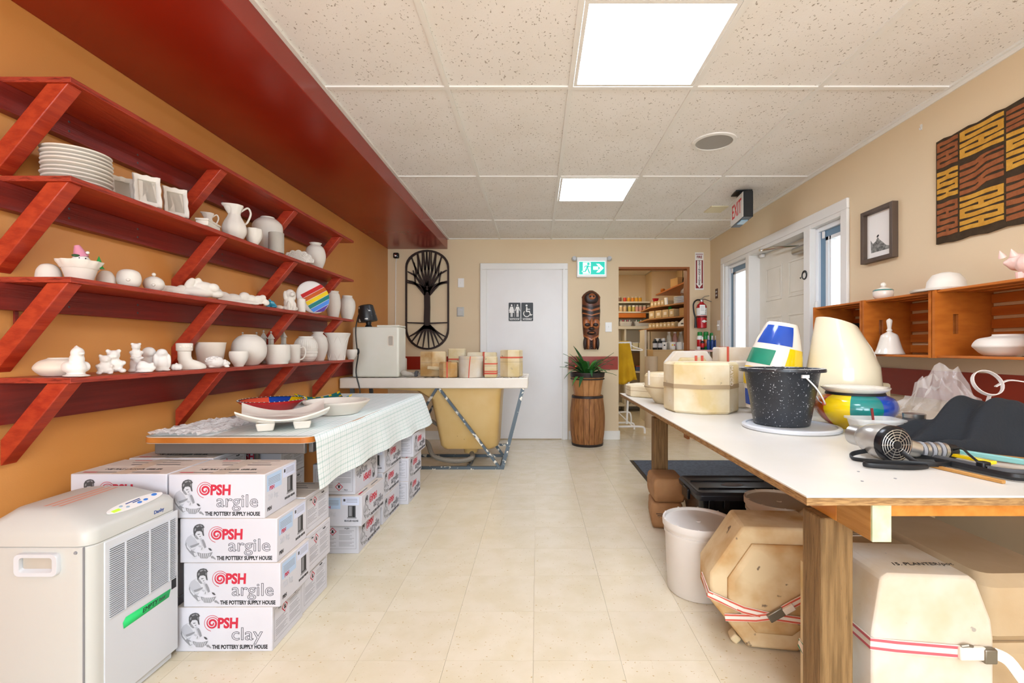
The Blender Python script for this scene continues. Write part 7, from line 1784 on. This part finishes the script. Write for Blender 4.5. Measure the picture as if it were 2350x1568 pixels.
# ---------------------------------------------------------------- wall pieces on the right
t = thing('framed_photo', 'small dark-framed photo of a rock on the beige right wall', 'picture', (XR, 2.815, 1.768))
fw, fh, fd = .265, .32, .036
for nm, y0, y1, z0, z1 in (('frame_side', -fw/2, -fw/2+.024, -fh/2, fh/2), ('frame_side', fw/2-.024, fw/2, -fh/2, fh/2), ('frame_side', -fw/2+.024, fw/2-.024, -fh/2, -fh/2+.024), ('frame_side', -fw/2+.024, fw/2-.024, fh/2-.024, fh/2)):
    G().b2(-fd, 0, y0, y1, z0, z1).build(nm, m_frameb, t, bevel=.002)
G().b2(-.008, -.002, -fw/2+.02, fw/2-.02, -fh/2+.02, fh/2-.02).build('mount', m_paper, t)
# local print coordinates: +Y is towards the door (left in view)
def wallpoly(g, pts, x, mi=0): g.add([(x, y, z) for y, z in pts], [list(range(len(pts)))], mi)
g = G(); wallpoly(g, [(.075, -.10), (.08, -.02), (.06, -.045), (.035, -.035), (.02, -.012), (.005, -.03), (-.02, -.05), (-.05, -.075), (-.085, -.085), (-.085, -.10)], -.0085)
g.build('rock_print', mat('photo grey', '5a5a58', .7, c2='a5a5a0', ns=60), t)
g = G(); wallpoly(g, [(.03, -.012), (.024, -.002), (.012, .002), (.008, -.006), (.018, -.014)], -.0088); g.build('bird_print', m_prk, t)
# mud cloth hanging
MY0, MY1, MZ0, MZ1 = 2.413, 1.52, 1.615, 2.14
t = thing('mud_cloth', 'woven wall hanging with rust and ochre meander patterns', 'wall hanging', (XR, (MY0+MY1)/2, (MZ0+MZ1)/2)); ym, zm = (MY0+MY1)/2, (MZ0+MZ1)/2
g = G(); n = 20
outl = [(MY0-(MY0-MY1)*k/n, MZ1+.004*math.sin(k*2.1)) for k in range(n+1)]+[(MY1+(MY0-MY1)*k/n, MZ0+.004*math.sin(k*1.7)) for k in range(n+1)]
g.loft([[(-.004, y-ym, z-zm) for y, z in outl], [(-.014, y-ym, z-zm) for y, z in outl]]); g.build('ground_cloth', m_mudk, t)
cols_y = [(2.405, 2.288), (2.276, 2.062), (2.05, 1.83), (1.818, 1.53)]
rowsets = [[('b', .30, 5), ('y', .32, 5), ('b', .38, 6)], [('y', .30, 5), ('b', .33, 5), ('y', .37, 6)], [('b', .22, 4), ('y', .36, 6), ('b', .42, 6)], [('y', .35, 5), ('b', .3, 5), ('y', .35, 5)]]
for (ya, yb), rows in zip(cols_y, rowsets):
    z = MZ1-.014; tot = MZ1-MZ0-.028
    for ci, (c, fr_, nb_) in enumerate(rows):
        h = tot*fr_-.012; bh_ = h/nb_; mm = m_mudy if c == 'y' else m_mudb; wdt = ya-yb
        for k in range(nb_):
            z1 = z-k*bh_; z0_ = z1-bh_*.68; g = G(); N_ = 8; up = []; dn = []
            step = bh_*.8 if c == 'b' else 0
            for q in range(N_+1):
                f = q/N_; y = ya-wdt*f; s = 0
                if step and wdt > .15: s = -step*.5+step*(1/(1+math.exp(-(f-.5)*22)))
                wob = .0018*math.sin(9*f+k*2+ci)
                up.append((y, min(z1+s+wob, z+.002))); dn.append((y, max(z0_+s+wob, z-h-.002)))
            ring = up+dn[::-1]
            g.loft([[(-.013, y-ym, zz-zm) for y, zz in ring], [(-.0165, y-ym, zz-zm) for y, zz in ring]]); g.build('pattern_bar', mm, t)
            if k < nb_-1:
                e = [.0, .45, .88][(k*2+ci) % 3]; y = ya-wdt*e
                G().b2(-.0163, -.013, y-wdt*.12-ym, y-ym, z0_-bh_*.36-zm, z0_+.002-zm).build('pattern_link', mm, t)
        z -= tot*fr_
t = thing('wall_hook', 'tiny clear hook alone on the beige wall', 'hook', (XR, 2.52, 1.09+(798-292)*2.52/F)); G().box((-.003, 0, 0), (.006, .012, .03)).build('back_plate', m_clear, t, bevel=.002); G().tube([(-.006, 0, -.008), (-.012, 0, -.014), (-.013, 0, -.006)], .002, 6).build('hook_tip', m_prl, t)
# ---------------------------------------------------------------- ceiling fittings
t = thing('exit_box_sign', 'black and silver hanging EXIT sign with red letters', 'sign', (1.70, 3.92, 2.235), math.radians(-7))
el_, eh_ = .35, .205
G().box((0, 0, 0), (.075, el_, eh_)).build('housing', m_black, t, bevel=.003); G().box((-.0385, 0, 0), (.004, el_-.006, eh_-.006)).build('face_plate', mat('brushed sign face', 'd9d6d0', .35, metal=.3), t)
put('lettering', text_mesh('EXIT', .165, m_exitr, bold=.002, sx=.78), t, (-.041, 0, .0), LEFT)
G().box((0, 0, eh_/2+.022), (.05, .08, .044)).build('stem', m_black, t); G().box((0, 0, 2.379-2.235-.004), (.13, .15, .008)).build('canopy', m_black, t, bevel=.002); G().box((0, -.02, -eh_/2-.004), (.05, .12, .008)).build('downlight_lens', mat('bluish lens', '9fc4d8', .3), t)
t = thing('ceiling_speaker', 'round grey ceiling speaker grille', 'speaker', (1.11, 2.96, ZC+.006)); G().lathe([(.112, 0), (.135, -.001), (.133, -.008), (.112, -.01)], 44, ring=True).build('rim', m_grid, t, smooth=50); G().lathe([(.001, -.005), (.112, -.005), (.112, -.003)], 44).build('grille', mat('speaker mesh grey', 'a6a29a', .7, bump=.4, bs=400), t)
tag(G().box((1.67, 4.40, ZC+.003), (.16, .2, .012)).build('ceiling_plate', mat('cream ceiling plate', 'e6dcba', .5), bevel=.003), 'small cream cover plate on the ceiling beside the EXIT sign', 'cover plate')
tag(G().box((1.92, 1.62, ZC+.002), (.2, .14, .012)).build('ceiling_vent_plate', MATS['cream ceiling plate'], bevel=.003), 'cream cover plate at the top right edge of the ceiling', 'cover plate')
t = thing('door_mat', 'charcoal rubber-edged door mat before the entry door', 'mat', (1.47, 3.98, .0005)); G().box((0, 0, .004), (1.10, 1.06, .008)).build('pile', m_mat, t); G().box((0, 0, .002), (1.16, 1.12, .004)).build('rubber_edge', m_black, t)
